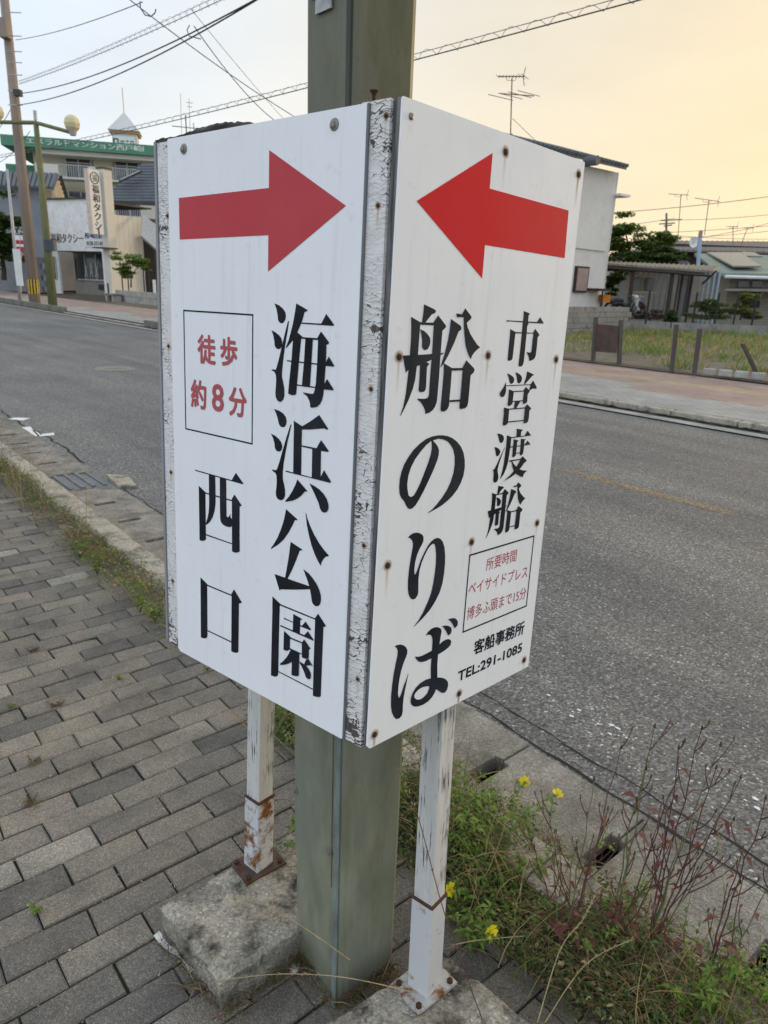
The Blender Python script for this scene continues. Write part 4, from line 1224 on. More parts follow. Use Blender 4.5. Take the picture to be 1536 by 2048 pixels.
leg((-0.283, 1.425, 0.104), (-0.2612, 1.4666, 0.95), 'sign_leg', 'white sign post with a badly rusted steel shoe at its foot', 0.20, 'rusty_bracket')
leg((0.121, 1.118, 0.104), (0.1165, 1.165, 0.95), 'sign_leg', 'white sign post in a grey painted steel shoe behind the weeds', 0.225, 'white_bracket')


def rough_slab(name, corners, z0, z1, seed, label, nx=16, ny=16):
    """broken concrete slab: corner points of its top (ccw), real thickness, uneven faces"""
    c = [Vector(p) for p in corners]
    bm = bmesh.new()

    def at2(a, b):
        return c[0].lerp(c[1], a).lerp(c[3].lerp(c[2], a), b)
    grid = {}
    for i in range(nx + 1):
        for j in range(ny + 1):
            p = at2(i / nx, j / ny)
            e = min(i, nx - i) / nx; f = min(j, ny - j) / ny
            edge = min(e, f)
            z = z1 + 0.006 * noise.noise(Vector((p.x * 14, p.y * 14, seed))) + 0.0025 * noise.noise(Vector((p.x * 60, p.y * 60, seed)))
            if edge == 0:
                z -= 0.004
                w = 0.012 * noise.noise(Vector((p.x * 30, p.y * 30, seed + 5)))
                p = p + (p - (c[0] + c[2]) / 2).normalized() * w * 0.6
            grid[i, j] = bm.verts.new((p.x, p.y, z))
    for i in range(nx):
        for j in range(ny):
            bm.faces.new((grid[i, j], grid[i + 1, j], grid[i + 1, j + 1], grid[i, j + 1]))
    rim = [(i, 0) for i in range(nx)] + [(nx, j) for j in range(ny)] + [(i, ny) for i in range(nx, 0, -1)] + [(0, j) for j in range(ny, 0, -1)]
    layers = [[grid[k] for k in rim]]
    cc = (c[0] + c[2]) / 2
    for q in range(1, 7):
        f = q / 6
        lay = []
        for k in rim:
            p = grid[k].co
            d = Vector((p.x - cc.x, p.y - cc.y, 0)).normalized()
            w = 0.011 * noise.noise(Vector((p.x * 26, p.y * 26, f * 4 + seed))) + 0.004 * noise.noise(Vector((p.x * 80, p.y * 80, f * 12))) - 0.012 * f * f
            lay.append(bm.verts.new((p.x + d.x * w, p.y + d.y * w, p.z + (z0 - p.z) * f)))
        layers.append(lay)
    n = len(rim)
    for q in range(6):
        for k in range(n):
            bm.faces.new((layers[q][(k + 1) % n], layers[q][k], layers[q + 1][k], layers[q + 1][(k + 1) % n]))
    me = bpy.data.meshes.new(name)
    for v in bm.verts:
        v.co -= Vector((cc.x, cc.y, 0))
    bmesh.ops.recalc_face_normals(bm, faces=bm.faces)
    for e in bm.edges:
        if len(e.link_faces) == 2 and e.calc_face_angle(0) > 0.6:
            e.smooth = False
    bm.to_mesh(me); bm.free()
    for p in me.polygons:
        p.use_smooth = True
    me.materials.append(MATS['block_concrete'])
    o = bpy.data.objects.new(name, me)
    COL.objects.link(o)
    o.location = (cc.x, cc.y, 0)
    tag(o, label, 'slab')
    return o


rough_slab('footing_slab', [(-0.489, 1.288), (-0.306, 1.108), (-0.12, 1.275), (-0.20, 1.55), ], -0.01, 0.10, 2.0, 'broken stained concrete slab under the rusted sign post')
rough_slab('footing_slab', [(-0.12, 1.0), (0.16, 0.78), (0.40, 0.98), (0.165, 1.205)], -0.01, 0.098, 8.0, 'concrete slab under the post with the grey painted shoe')

# litter by the slab
mat('plastic_white', (0.58, 0.56, 0.52), 0.6, var=0.2, scale=40)
a, b = GP(313, 1868, 0.008), GP(388, 1938, 0.006)
d = (b - a).normalized(); sd = d.cross(ZV).normalized()
ls = MB()
nn = 8
pts, fs = [], []
for i in range(nn + 1):
    p = a.lerp(b, i / nn) + sd * (0.004 * math.sin(i * 0.9)) + ZV * (0.003 * math.sin(i * 1.3))
    pts += [p - sd * 0.008, p + sd * 0.008, p + sd * 0.008 + ZV * 0.003, p - sd * 0.008 + ZV * 0.003]
    if i:
        k = 4 * i
        fs += [(k - 4 + j, k - 4 + (j + 1) % 4, k + (j + 1) % 4, k + j) for j in range(4)]
fs += [(3, 2, 1, 0), tuple(4 * nn + j for j in range(4))]
ls.add(pts, fs)
tag(ls.build('plastic_strip', 'plastic_white', base=a), 'thin pale plastic strip lying on the bricks beside the slab', 'litter')
pb = GP(588, 1942, 0.0)
pm = bmesh.new()
bmesh.ops.create_icosphere(pm, subdivisions=2, radius=0.011)
for v in pm.verts:
    v.co = Vector((v.co.x * 1.1, v.co.y, v.co.z * 0.75)) * (1 + 0.15 * noise.noise(v.co * 90))
me = bpy.data.meshes.new('pebble'); pm.to_mesh(me); pm.free()
me.materials.append(MATS['plastic_white'])
o = bpy.data.objects.new('pebble', me); COL.objects.link(o); o.location = pb + ZV * 0.008
tag(o, 'small round grey pebble on the bricks at the foot of the pole', 'pebble')

# ------------------------------------------------------------------ wild plants near the viewer
def leaf_mat(name, lo, hi, rough=0.55, trans=0.35):
    t = NT(name)
    ge = t.new('NewGeometry')
    c = t.ramp(ge.outputs['Random Per Island'], [(0.0, lo), (1.0, hi)])
    t.color(c).rough(rough, 0, 0.3)
    tl = t.new('BsdfTranslucent'); t.link(c, tl.inputs[0])
    mx = t.new('MixShader'); mx.inputs[0].default_value = trans
    t.link(t.b.outputs[0], mx.inputs[1]); t.link(tl.outputs[0], mx.inputs[2]); t.link(mx.outputs[0], t.out.inputs[0])
    return t.m


leaf_mat('leaf_green', (0.085, 0.15, 0.025), (0.22, 0.33, 0.06))
leaf_mat('leaf_bright', (0.13, 0.22, 0.035), (0.26, 0.37, 0.07))
leaf_mat('leaf_dark', (0.045, 0.08, 0.02), (0.13, 0.19, 0.055))
leaf_mat('leaf_red', (0.12, 0.035, 0.035), (0.26, 0.12, 0.09))
leaf_mat('straw', (0.24, 0.18, 0.085), (0.48, 0.38, 0.2))
leaf_mat('dry_brown', (0.10, 0.06, 0.03), (0.26, 0.17, 0.09))
leaf_mat('petal_yellow', (0.78, 0.62, 0.01), (0.85, 0.72, 0.03), 0.5, 0.3)
leaf_mat('bud_pink', (0.5, 0.22, 0.15), (0.62, 0.32, 0.2))
mat('stem_red', (0.10, 0.045, 0.04), 0.6, 0, 0.35, 40)
mat('stem_green', (0.13, 0.14, 0.06), 0.6, 0, 0.3, 40)
mat('stem_straw', (0.36, 0.28, 0.15), 0.7, 0, 0.3, 60)
V3 = Vector


def rdir(r, up=0.3):
    a = r.uniform(0, 2 * math.pi)
    return V3((math.cos(a), math.sin(a), up + r.uniform(-0.3, 0.5))).normalized()


def add_leaf(mb, p, d, L, w, r, droop=0.25, notch=False):
    """small folded leaf: 4 to 6 faces with a bend"""
    d = d.normalized()
    s = d.cross(ZV)
    s = s.normalized() if s.length > 0.05 else V3((1, 0, 0))
    s = (s + V3((r.uniform(-.4, .4), r.uniform(-.4, .4), r.uniform(-.5, .5)))).normalized()
    n = s.cross(d)
    a = p
    b = p + d * (L * 0.5) + n * (L * 0.06)
    c = p + d * L - ZV * (L * droop)
    k = w / 2
    mb.add([a, b - s * k + n * (k * .3), b + s * k + n * (k * .3), c, b], [(0, 1, 4), (0, 4, 2), (1, 3, 4), (4, 3, 2)])


def add_blade(mb, p, d, L, w, r, bend=0.5):
    d = d.normalized()
    s = d.cross(V3((r.uniform(-1, 1), r.uniform(-1, 1), 0.3)))
    s = s.normalized() if s.length > 0.05 else V3((1, 0, 0))
    h = V3((d.x, d.y, 0))
    q1 = p + d * (L * .5) + h * (bend * L * .08)
    q2 = p + d * L * .95 + h * (bend * L * .3) - ZV * (bend * L * .25)
    mb.add([p - s * w / 2, p + s * w / 2, q1 + s * w * .4, q1 - s * w * .4, q2], [(0, 1, 2, 3), (3, 2, 4)])


# ---- tangle of low weeds along the kerb behind and right of the pole
def mat_of_weeds(name, n, region, label, seed, mixmat, hmax=0.10, lsz=(0.006, 0.014), dens=None):
    r = random.Random(seed)
    mbs = {}
    for _ in range(n):
        s, t = region(r)
        dn_ = noise.noise(V3((s * 5, t * 5, seed)))
        if dens and dens(s, t) + 0.5 * dn_ < r.random():
            continue
        h = hmax * (0.5 + 0.7 * noise.noise(V3((s * 3.1, t * 3.1, seed + 4)))) * r.random() ** 0.7
        mname = mixmat(r, s, t, h)
        mb = mbs.setdefault(mname, MB())
        p = W(s, t, 0.015 + max(0, h))
        if mname in ('straw', 'dry_brown') and r.random() < 0.55:
            add_blade(mb, p, rdir(r, 0.5), r.uniform(0.03, 0.09), 0.0018, r, 1.0)
        else:
            add_leaf(mb, p, rdir(r, 0.35), r.uniform(*lsz) * 1.5, r.uniform(*lsz) * 0.75, r)
    first = None
    for mname, mb in mbs.items():
        o = mb.build(name, mname)
        stuff(o, label, 'weeds') if first is None else None
        if first is None:
            first = o
        else:
            o.parent = first
            o['kind'] = 'stuff'
            o.name = 'leaves'
    return first


def pick(*ws):
    def f(r, s, t, h):
        x = r.random()
        for m_, w in ws:
            x -= w
            if x < 0:
                return m_
        return ws[0][0]
    return f


def right_pick(r, s, t, h):
    dark = noise.noise(V3((s * 2.3 + 5, t * 3, 1.0)))
    x = r.random()
    if x < 0.10:
        return 'straw'
    if x < 0.18 + (0.2 if s > -0.72 else 0):
        return 'dry_brown'
    return 'leaf_dark' if dark > 0.05 or h < 0.03 else 'leaf_green'


vs_ = MB()
gv = {}
for i in range(31):
    for j in range(9):
        s = -2.0 + 2.3 * i / 30; t = 1.06 + 0.40 * j / 8
        q = noise.noise(V3((s * 4, t * 4, 2)))
        e = math.sin(math.pi * j / 8)
        z = 0.045 * e * (0.8 + q) + 0.01 * noise.noise(V3((s * 22, t * 22, 7))) - (0.03 if j in (0, 8) else 0)
        gv[i, j] = W(s + 0.02 * q, t + 0.06 * q, z)
vs_.add([gv[i, j] for i in range(31) for j in range(9)], [(i * 9 + j, (i + 1) * 9 + j, (i + 1) * 9 + j + 1, i * 9 + j + 1) for i in range(30) for j in range(8)])
mat('verge_soil', (0.055, 0.045, 0.032), 0.95, 0, 0.5, 18, 0.8, 60, dirt=(0.13, 0.10, 0.065))
structure(vs_.build('verge_soil', 'verge_soil', smooth=True))
mat_of_weeds('verge_weeds', 46000, lambda r: (r.uniform(-1.95, 0.1), min(1.44, max(1.06, r.gauss(1.23, 0.09)))), 'tangled mat of low dark green weeds along the kerb right of the pole', 21, right_pick, 0.12, (0.005, 0.014), dens=lambda s, t: 0.85 - max(0, (s + 0.62)) * 0.5)
mat_of_weeds('kerb_side_weeds', 16000, lambda r: (r.uniform(-7.2, -2.55), min(1.25, max(0.96, r.gauss(1.16, 0.065)))), 'strip of green and dry weeds between bricks and kerb on the left', 33, lambda r, s, t, h: ('dry_brown' if r.random() < 0.45 + 0.5 * noise.noise(V3((s * 1.3, 2, 2))) else ('straw' if r.random() < 0.28 else r.choice(('leaf_green', 'leaf_dark', 'leaf_green')))), 0.16, (0.008, 0.02), dens=lambda s, t: 0.50 + 0.5 * noise.noise(V3((s * 2.2, 7, 1))))
mat_of_weeds('litter_bits', 700, lambda r: (r.uniform(-1.6, -0.4), r.uniform(0.75, 1.2)), 'scattered dry leaf bits on the dark bricks under the weeds', 44, pick(('dry_brown', .6), ('straw', .2), ('leaf_dark', .2)), 0.012, (0.004, 0.009))


# leaf bits scattered to stand in for contact shade at pole and slab feet
EDGES = [[(-0.489, 1.288), (-0.306, 1.108), (-0.12, 1.275)], [(-0.12, 1.0), (0.165, 1.205), (0.40, 0.98)], [(-0.163, 1.266), (-0.056, 1.138), (0.066, 1.238)]]


def edge_pt(r):
    e = r.choice(EDGES); k = r.randint(0, 1)
    a, b = V3((*e[k], 0)), V3((*e[k + 1], 0))
    q = a.lerp(b, r.random()) + V3((r.gauss(0, .012), -abs(r.gauss(0, .014)), 0))
    return q.dot(RD), q.dot(RN)


mat_of_weeds('contact_shade_bits', 1500, edge_pt, 'leaf bits added as contact shade along the feet of pole and slabs', 45, pick(('dry_brown', .45), ('leaf_dark', .4), ('straw', .15)), 0.012, (0.003, 0.007))


def stalk(mb, p, d, L, r, rad=0.0016, curve=0.25, n=8, away=None):
    pts = [p]
    h = V3((r.uniform(-1, 1), r.uniform(-1, 1), 0)).normalized() if away is None else away
    q = p
    dd = d.normalized()
    for i in range(n):
        dd = (dd + h * (curve / n) + V3((r.uniform(-1, 1), r.uniform(-1, 1), r.uniform(-.3, .3))) * 0.04).normalized()
        q = q + dd * (L / n)
        pts.append(q)
    mb.tube(pts, rad, 5, rad * 0.45, cap=False)
    return pts


# ---- flowering plants with yellow petals
def flower(parent, p, d, r, size=0.017):
    mb = MB()
    d = d.normalized()
    u = d.orthogonal().normalized(); v = d.cross(u)
    for k in range(4):
        a = k * math.pi / 2 + 0.3
        e = u * math.cos(a) + v * math.sin(a)
        f = d.cross(e)
        q = p + d * 0.004
        mb.add([q, q + e * size * .6 - f * size * .55 + d * size * .25, q + e * size * 1.05 - f * size * .4 + d * size * .4, q + e * size * 0.95 + d * size * .36, q + e * size * 1.05 + f * size * .4 + d * size * .42, q + e * size * .6 + f * size * .55 + d * size * .28],
               [(0, 1, 2, 3), (0, 3, 4, 5)])
    o = mb.build('flower', 'petal_yellow', parent)
    c = MB()
    for k in range(6):
        a = k * 1.05
        e = (u * math.cos(a) + v * math.sin(a))
        c.tube([p + d * 0.003, p + d * 0.010 + e * 0.003], 0.0006, 4)
    c.build('stamens', 'petal_yellow', o)
    return o


def leafy_plant(loc, label, seed, stems, hgt, flowers=(), lm='leaf_green', lsize=(0.018, 0.034), spread=0.5, name='flowering_weed', group=None, nleaf=16):
    r = random.Random(seed)
    t = thing(name, loc, label, 'plant', group)
    st, lf = MB(), MB()
    for k in range(stems):
        a = r.uniform(0, 6.283)
        d = V3((math.cos(a) * spread, math.sin(a) * spread, 1.0))
        pts = stalk(st, V3(loc), d, hgt * r.uniform(0.6, 1.05), r, 0.0017, 0.5, 9)
        for _ in range(nleaf):
            i = r.uniform(0.15, 1.0) * (len(pts) - 1)
            a0 = pts[int(i)]; b0 = pts[min(len(pts) - 1, int(i) + 1)]
            q = a0.lerp(b0, i - int(i))
            L = r.uniform(*lsize)
            add_leaf(lf, q, rdir(r, 0.4), L, L * 0.34, r, 0.3)
    for fpnt, fd in flowers:
        fpnt = V3(fpnt)
        base = V3(loc) + V3((r.uniform(-.01, .01), r.uniform(-.01, .01), 0.02))
        mid = base.lerp(fpnt, 0.5) + V3((r.uniform(-.02, .02), r.uniform(-.02, .02), 0.02))
        st.tube([base, base.lerp(mid, .5) + ZV * .01, mid, mid.lerp(fpnt, .6), fpnt], 0.0018, 5, 0.0011, cap=False)
        for _ in range(nleaf):
            q = base.lerp(mid, r.random()) if r.random() < 0.5 else mid.lerp(fpnt, r.random() * 0.9)
            L = r.uniform(*lsize)
            add_leaf(lf, q, rdir(r, 0.3), L, L * 0.34, r, 0.3)
        flower(t, fpnt, V3(fd), r)
    st.build('stems', 'stem_green', t)
    lf.build('leaves', lm, t)
    return t


leafy_plant(GP(1010, 1690, 0), 'leafy weed with two yellow flowers over the gutter slab', 51, 7, 0.17, [(P(1048, 1565, 1.86), (0.1, -0.5, 0.8)), (P(1114, 1590, 1.82), (0.2, -0.2, 1.0))], 'leaf_green', spread=0.9, nleaf=26)
leafy_plant(GP(905, 1850, 0), 'low weed with one yellow flower half hidden by the grey shod post', 52, 4, 0.12, [(P(897, 1778, 1.40), (0.5, -0.6, 0.5))], 'leaf_green', spread=0.7, nleaf=20)
leafy_plant(GP(950, 1905, 0), 'weed with one drooping yellow flower in front of the dark tangle', 53, 5, 0.13, [(P(978, 1858, 1.24), (0.4, -0.8, 0.15))], 'leaf_green', spread=0.6, nleaf=24)
leafy_plant(GP(1385, 2040, 0), 'pale green leafy clump at the bottom right corner', 54, 6, 0.10, (), 'leaf_bright', (0.02, 0.036), 0.5, 'leafy_weed', nleaf=30)
leafy_plant(GP(1370, 1975, 0), 'bright leafy sprig with pink buds right of the dark tangle', 55, 3, 0.10, (), 'leaf_green', (0.02, 0.03), 0.5, 'leafy_weed', nleaf=16)
leafy_plant(GP(1500, 1990, 0), 'leafy sprig at the right edge under red stems', 56, 4, 0.14, (), 'leaf_bright', (0.018, 0.03), 0.5, 'leafy_weed', nleaf=18)
leafy_plant(GP(570, 1720, 0), 'grassy weed tuft between rusted post and pole', 57, 6, 0.16, (), 'leaf_green', (0.02, 0.035), 0.4, 'leafy_weed', nleaf=14)
leafy_plant(GP(830, 1640, 0), 'green weeds growing behind the pole on its right', 58, 7, 0.22, (), 'leaf_green', (0.02, 0.035), 0.5, 'leafy_weed', nleaf=26)
leafy_plant(GP(1200, 1700, -0.02), 'young green weed in the slot of the gutter slab', 59, 2, 0.07, (), 'leaf_bright', (0.02, 0.03), 0.5, 'leafy_weed', nleaf=8)
for px, py, h, lab, sd, lm in ((195, 1150, 0.15, 'bright green upright weed against the kerb, farther one', 61, 'leaf_bright'), (280, 1225, 0.17, 'bright green upright weed against the kerb, nearer one', 62, 'leaf_bright'), (310, 1245, 0.11, 'dark leafy weed at the foot of the left sign edge', 63, 'leaf_green'), (160, 1120, 0.12, 'low spreading green weed on the bricks beside the kerb', 64, 'leaf_green'), (68, 1825, 0.03, 'small yellow green tuft growing in a brick joint', 65, 'leaf_bright'), (415, 1340, 0.05, 'thin grassy tuft on the bricks under the sign box', 66, 'straw'), (22, 1415, 0.025, 'tiny green tuft in a brick joint at the left edge', 67, 'leaf_bright'), (240, 1358, 0.02, 'tiny sprig in a brick joint left of the sign box', 68, 'leaf_bright')):
    leafy_plant(GP(px, py, 0), lab, sd, 6 if h > 0.06 else 4, h, (), lm, (0.018, 0.035) if h > 0.06 else (0.007, 0.013), 0.35 if h > 0.06 else 0.9, 'leafy_weed', nleaf=18)
for px, py, sd, lab in ((65, 1590 + 20, 71, 'brown dead weed patch on the bricks, nearer one'), (112, 1412, 72, 'brown dead weed patch on the bricks, middle one'), (66, 1304, 73, 'brown dead weed patch on the bricks, farther one'), (66, 1525, 74, 'flat reddish brown dead weed on a pale brick')):
    leafy_plant(GP(px, py, 0), lab, sd, 7, 0.035, (), 'dry_brown', (0.006, 0.013), 2.2, 'dead_weed', nleaf=16)

rt = random.Random(404)
tb = {'straw': MB(), 'leaf_green': MB(), 'dry_brown': MB()}
for _ in range(1300):
    s = rt.uniform(-1.9, 0.1); t = min(1.5, max(1.02, rt.gauss(1.25, 0.12)))
    mb = tb[rt.choice(('straw', 'straw', 'straw', 'leaf_green', 'leaf_green', 'dry_brown'))]
    p0 = W(s, t, 0.03)
    d0 = V3((rt.uniform(-1, 1), rt.uniform(-1, 1), rt.uniform(0.5, 1.6))).normalized()
    h0 = V3((rt.uniform(-1, 1), rt.uniform(-1, 1), -0.6)).normalized()
    L = rt.uniform(0.08, 0.26)
    pts, q, dd = [p0], p0, d0
    for k in range(5):
        dd = (dd + h0 * 0.22).normalized()
        q = q + dd * (L / 5)
        pts.append(q)
    sd = d0.cross(V3((rt.uniform(-1, 1), rt.uniform(-1, 1), 0.2))).normalized() * rt.uniform(0.0008, 0.0022)
    vv = []
    for k, a in enumerate(pts):
        f = 1 - k / 5.3
        vv += [a - sd * f, a + sd * f]
    mb.add(vv, [(2 * k, 2 * k + 1, 2 * k + 3, 2 * k + 2) for k in range(5)])
o0 = stuff(tb['straw'].build('tangled_grass', 'straw'), 'loose tangle of green and dry grass blades in the verge', 'grass')
for k_ in ('leaf_green', 'dry_brown'):
    o1 = tb[k_].build('blades', k_); o1.parent = o0; o1['kind'] = 'stuff'
for i in range(15):
    s = rt.uniform(-1.75, -0.05)
    t = min(1.40, max(1.08, rt.gauss(1.24, 0.08)))
    big = rt.random()
    lm = 'leaf_bright' if big > 0.7 else ('leaf_green' if s < -0.75 or big > 0.35 else 'leaf_dark')
    leafy_plant(W(s, t, 0.02), 'leafy green weed standing in the verge tangle right of the pole', 600 + i, rt.randint(2, 5), rt.uniform(0.09, 0.24), (), lm, (0.012, 0.026) if big < 0.5 else (0.022, 0.042), rt.uniform(0.4, 0.9), 'verge_weed', 'leafy weeds in the right verge', nleaf=rt.randint(14, 26))
# pink seed buds on the corner sprigs
for i, (px, py, Y, lab) in enumerate(((1372, 1965, 1.13, 'pink withered bud on a thin stem at the lower right'), (1510, 1925, 1.17, 'orange pink bud on a thin stem at the right edge'))):
    c = P(px, py, Y)
    t = thing('withered_bud', c, lab, 'bud')
    a = MB(); a.tube([c - ZV * 0.05 + V3((0.01, 0, 0)), c - ZV * 0.02, c], 0.0012, 5); a.build('stem', 'stem_green', t)
    a = MB(); a.tube([c, c + V3((-0.002, -0.002, 0.010)), c + V3((-0.006, -0.004, 0.022))], 0.0028, 6, 0.001); a.build('bud', 'bud_pink', t)


# ---- tall reddish branching weeds at the right
def red_weed(loc, tops, label, seed):
    r = random.Random(seed)
    loc = V3(loc)
    t = thing('red_stemmed_weed', loc, label, 'plant', 'tall red stemmed weeds at the kerb')
    st, gr, lf, bd = MB(), MB(), MB(), MB()
    for (px, py, Y) in tops:
        top = P(px, py, Y)
        mid = loc.lerp(top, 0.5) + V3((r.uniform(-.03, .03), r.uniform(-.02, .02), 0.01))
        pts = []
        for i in range(11):
            f = i / 10
            q = loc.lerp(mid, f).lerp(mid.lerp(top, f), f)
            q += V3((noise.noise(q * 17), noise.noise(q * 17 + V3((5, 0, 0))), 0)) * 0.009
            pts.append(q)
        (st if r.random() < 0.42 else gr).tube(pts, 0.0022, 6, 0.0009, cap=False)
        for i in range(3, 11):
            if r.random() < 0.62:
                d = (pts[i] - pts[i - 1]).normalized()
                o_ = V3((r.uniform(-1, 1), r.uniform(-1, 1), 0.2)).normalized()
                L = r.uniform(0.03, 0.14) * (1.25 - i / 12)
                e = (d * 0.8 + o_ * 0.75).normalized()
                br = [pts[i], pts[i] + e * L * .5, pts[i] + e * L * .8 + d * L * .1, pts[i] + e * L + d * L * .25]
                st.tube(br, 0.0016, 5, 0.0009, cap=False)
                for tip in (br[-1],):
                    bd.tube([tip, tip + d * 0.006, tip + d * 0.010], 0.0022, 6, 0.0010)
                if r.random() < 0.4:
                    b2 = br[2] + (o_.cross(d) + d).normalized() * L * .4
                    st.tube([br[1], b2], 0.0012, 5, 0.0008, cap=False)
                    bd.tube([b2, b2 + d * 0.008], 0.002, 6, 0.0010)
            if r.random() < 0.5 and i < 9:
                add_leaf(lf, pts[i], rdir(r, 0.1), r.uniform(0.02, 0.045), r.uniform(0.008, 0.015), r, 0.5)
        bd.tube([pts[-1], pts[-1] + ZV * 0.006, pts[-1] + ZV * 0.011], 0.0030, 6, 0.0012)
    for _ in range(8):
        add_leaf(lf, loc + V3((r.uniform(-.05, .05), r.uniform(-.05, .05), r.uniform(0.05, 0.16))), rdir(r, 0.1), r.uniform(0.03, 0.06), r.uniform(0.012, 0.02), r, 0.4)
    st.build('red_stems', 'stem_red', t)
    if gr.v:
        gr.build('green_stems', 'stem_green', t)
    lf.build('leaves', 'leaf_red', t)
    bd.build('buds', 'dry_brown', t)['kind'] = 'stuff'


red_weed(GP(1120, 1925, 0), [(1100, 1630, 1.36), (1185, 1560, 1.42), (1060, 1680, 1.34), (1240, 1500, 1.44), (1150, 1700, 1.36), (1215, 1620, 1.4)], 'thin red stemmed weed, leftmost of the tall ones', 81)
red_weed(GP(1215, 1915, 0), [(1312, 1455, 1.34), (1270, 1600, 1.33), (1350, 1560, 1.36), (1290, 1540, 1.3), (1330, 1680, 1.35)], 'tallest red stemmed weed in the middle of the group', 82)
red_weed(GP(1290, 1930, 0), [(1405, 1458, 1.32), (1430, 1540, 1.34), (1380, 1640, 1.3), (1465, 1640, 1.33), (1440, 1490, 1.36), (1360, 1500, 1.3), (1480, 1560, 1.3)], 'red stemmed weed with dense buds beside the tallest one', 83)
red_weed(GP(1400, 1990, 0), [(1530, 1600, 1.22), (1490, 1700, 1.25), (1545, 1750, 1.2)], 'red stemmed weed leaning to the right edge', 84)


# ---- long dry grass stalks
def grass_stalk(pixels, label, m_='stem_straw', rad=0.0011, seeds=True, seed=0):
    r = random.Random(seed)
    pts = [P(*q) for q in pixels]
    # smooth
    sm = []
    for i in range(len(pts) - 1):
        for k in range(5):
            f = k / 5
            p0 = pts[max(i - 1, 0)]; p1 = pts[i]; p2 = pts[i + 1]; p3 = pts[min(i + 2, len(pts) - 1)]
            sm.append(0.5 * ((2 * p1) + (p2 - p0) * f + (2 * p0 - 5 * p1 + 4 * p2 - p3) * f * f + (3 * p1 - p0 - 3 * p2 + p3) * f ** 3))
    sm.append(pts[-1])
    t = thing('grass_stalk', sm[0], label, 'grass', 'long dry grass stalks near the pole')
    a = MB(); a.tube(sm, rad, 5, rad * 0.6, cap=False); a.build('stalk', m_, t)
    if seeds:
        sd = MB()
        n = len(sm)
        for i in range(int(n * 0.45), n):
            for s_ in (-1, 1):
                d = (sm[min(i + 1, n - 1)] - sm[i - 1]).normalized()
                o_ = d.cross(FWD).normalized() * s_
                q = sm[i] + d * r.uniform(-.004, .004)
                add_leaf(sd, q, (d + o_ * 0.45), 0.009, 0.0026, r, 0.0)
        sd.build('seed_head', 'straw', t)


grass_stalk([(830, 1985, 1.02), (690, 1955, 1.03), (560, 1948, 1.04), (430, 1962, 1.06)], 'dry grass stalk lying across the front of the pole foot', seed=1)
grass_stalk([(965, 2040, 0.95), (890, 1830, 1.0), (838, 1640, 1.06), (800, 1545, 1.1)], 'dark dry grass stalk crossing in front of the grey shod post', 'stem_red', seed=2)
grass_stalk([(700, 1920, 1.08), (600, 1850, 1.10), (520, 1805, 1.14), (470, 1797, 1.16)], 'thin grass stalk drooping over the stained slab', seed=3)
grass_stalk([(1075, 2045, 1.0), (1120, 1900, 1.1), (1165, 1840, 1.14), (1190, 1790, 1.18)], 'pale grass stalk bending right beside the dark tangle', seed=4)
grass_stalk([(1090, 2045, 1.05), (1170, 1930, 1.12), (1260, 1880, 1.15)], 'straw coloured grass stalk low on the right of the slab', seed=5)
grass_stalk([(1180, 1745, 1.5), (1080, 1655, 1.6), (1030, 1605, 1.66), (1010, 1540, 1.72)], 'long brown grass stalk leaning left over the gutter', 'stem_straw', seed=6)
grass_stalk([(905, 1890, 1.2), (960, 1880, 1.22), (1050, 1872, 1.25)], 'short pale grass stalk sticking out right of the grey shod post', seed=7, seeds=False)
grass_stalk([(1035, 1760, 1.5), (985, 1730, 1.5), (920, 1710, 1.5)], 'thin straw stalk hanging over the dark weeds', seed=8)
grass_stalk([(1055, 1895, 1.3), (1040, 1790, 1.4), (1055, 1720, 1.45)], 'upright bleached grass stalk with curled seed head', seed=9)
grass_stalk([(1420, 1980, 1.2), (1450, 1850, 1.25), (1440, 1700, 1.3), (1435, 1660, 1.32)], 'pale straight grass stalk among the red stems', 'stem_straw', seed=10)
for i in range(46):
    r = random.Random(200 + i)
    s = r.uniform(-6.6, -2.9) if i % 2 else r.uniform(-6.4, -4.6); t = r.uniform(1.05, 1.26)
    a = W(s, t, 0.0)
    L = r.uniform(0.18, 0.5)
    d = V3((r.uniform(-.5, .5), r.uniform(-.5, .5), 1)).normalized()
    tt = thing('dry_grass_stem', a, 'thin dry grass stem in the weed strip along the left kerb', 'grass', 'dry grass stems along the left kerb')
    mb = MB(); pts = stalk(mb, a, d, L, r, 0.0016, 0.5, 7); mb.build('stalk', 'stem_straw' if i % 3 else 'dry_brown', tt)
    sd = MB()
    for p in pts[4:]:
        for _ in range(4):
            add_leaf(sd, p, rdir(r, 0.8), 0.016, 0.004, r, 0.1)
    sd.build('seed_head', 'straw', tt)

# ------------------------------------------------------------------ trees and shrubs farther off
leaf_mat('crown_green', (0.028, 0.055, 0.014), (0.11, 0.165, 0.038))
leaf_mat('crown_olive', (0.065, 0.11, 0.022), (0.21, 0.29, 0.07))
leaf_mat('shrub_yellow', (0.10, 0.14, 0.02), (0.26, 0.30, 0.06))
leaf_mat('lot_grass', (0.10, 0.17, 0.03), (0.27, 0.36, 0.10))
mat('bark', (0.075, 0.055, 0.04), 0.9, 0, 0.3, 8, stretch=(1, 1, 0.2))


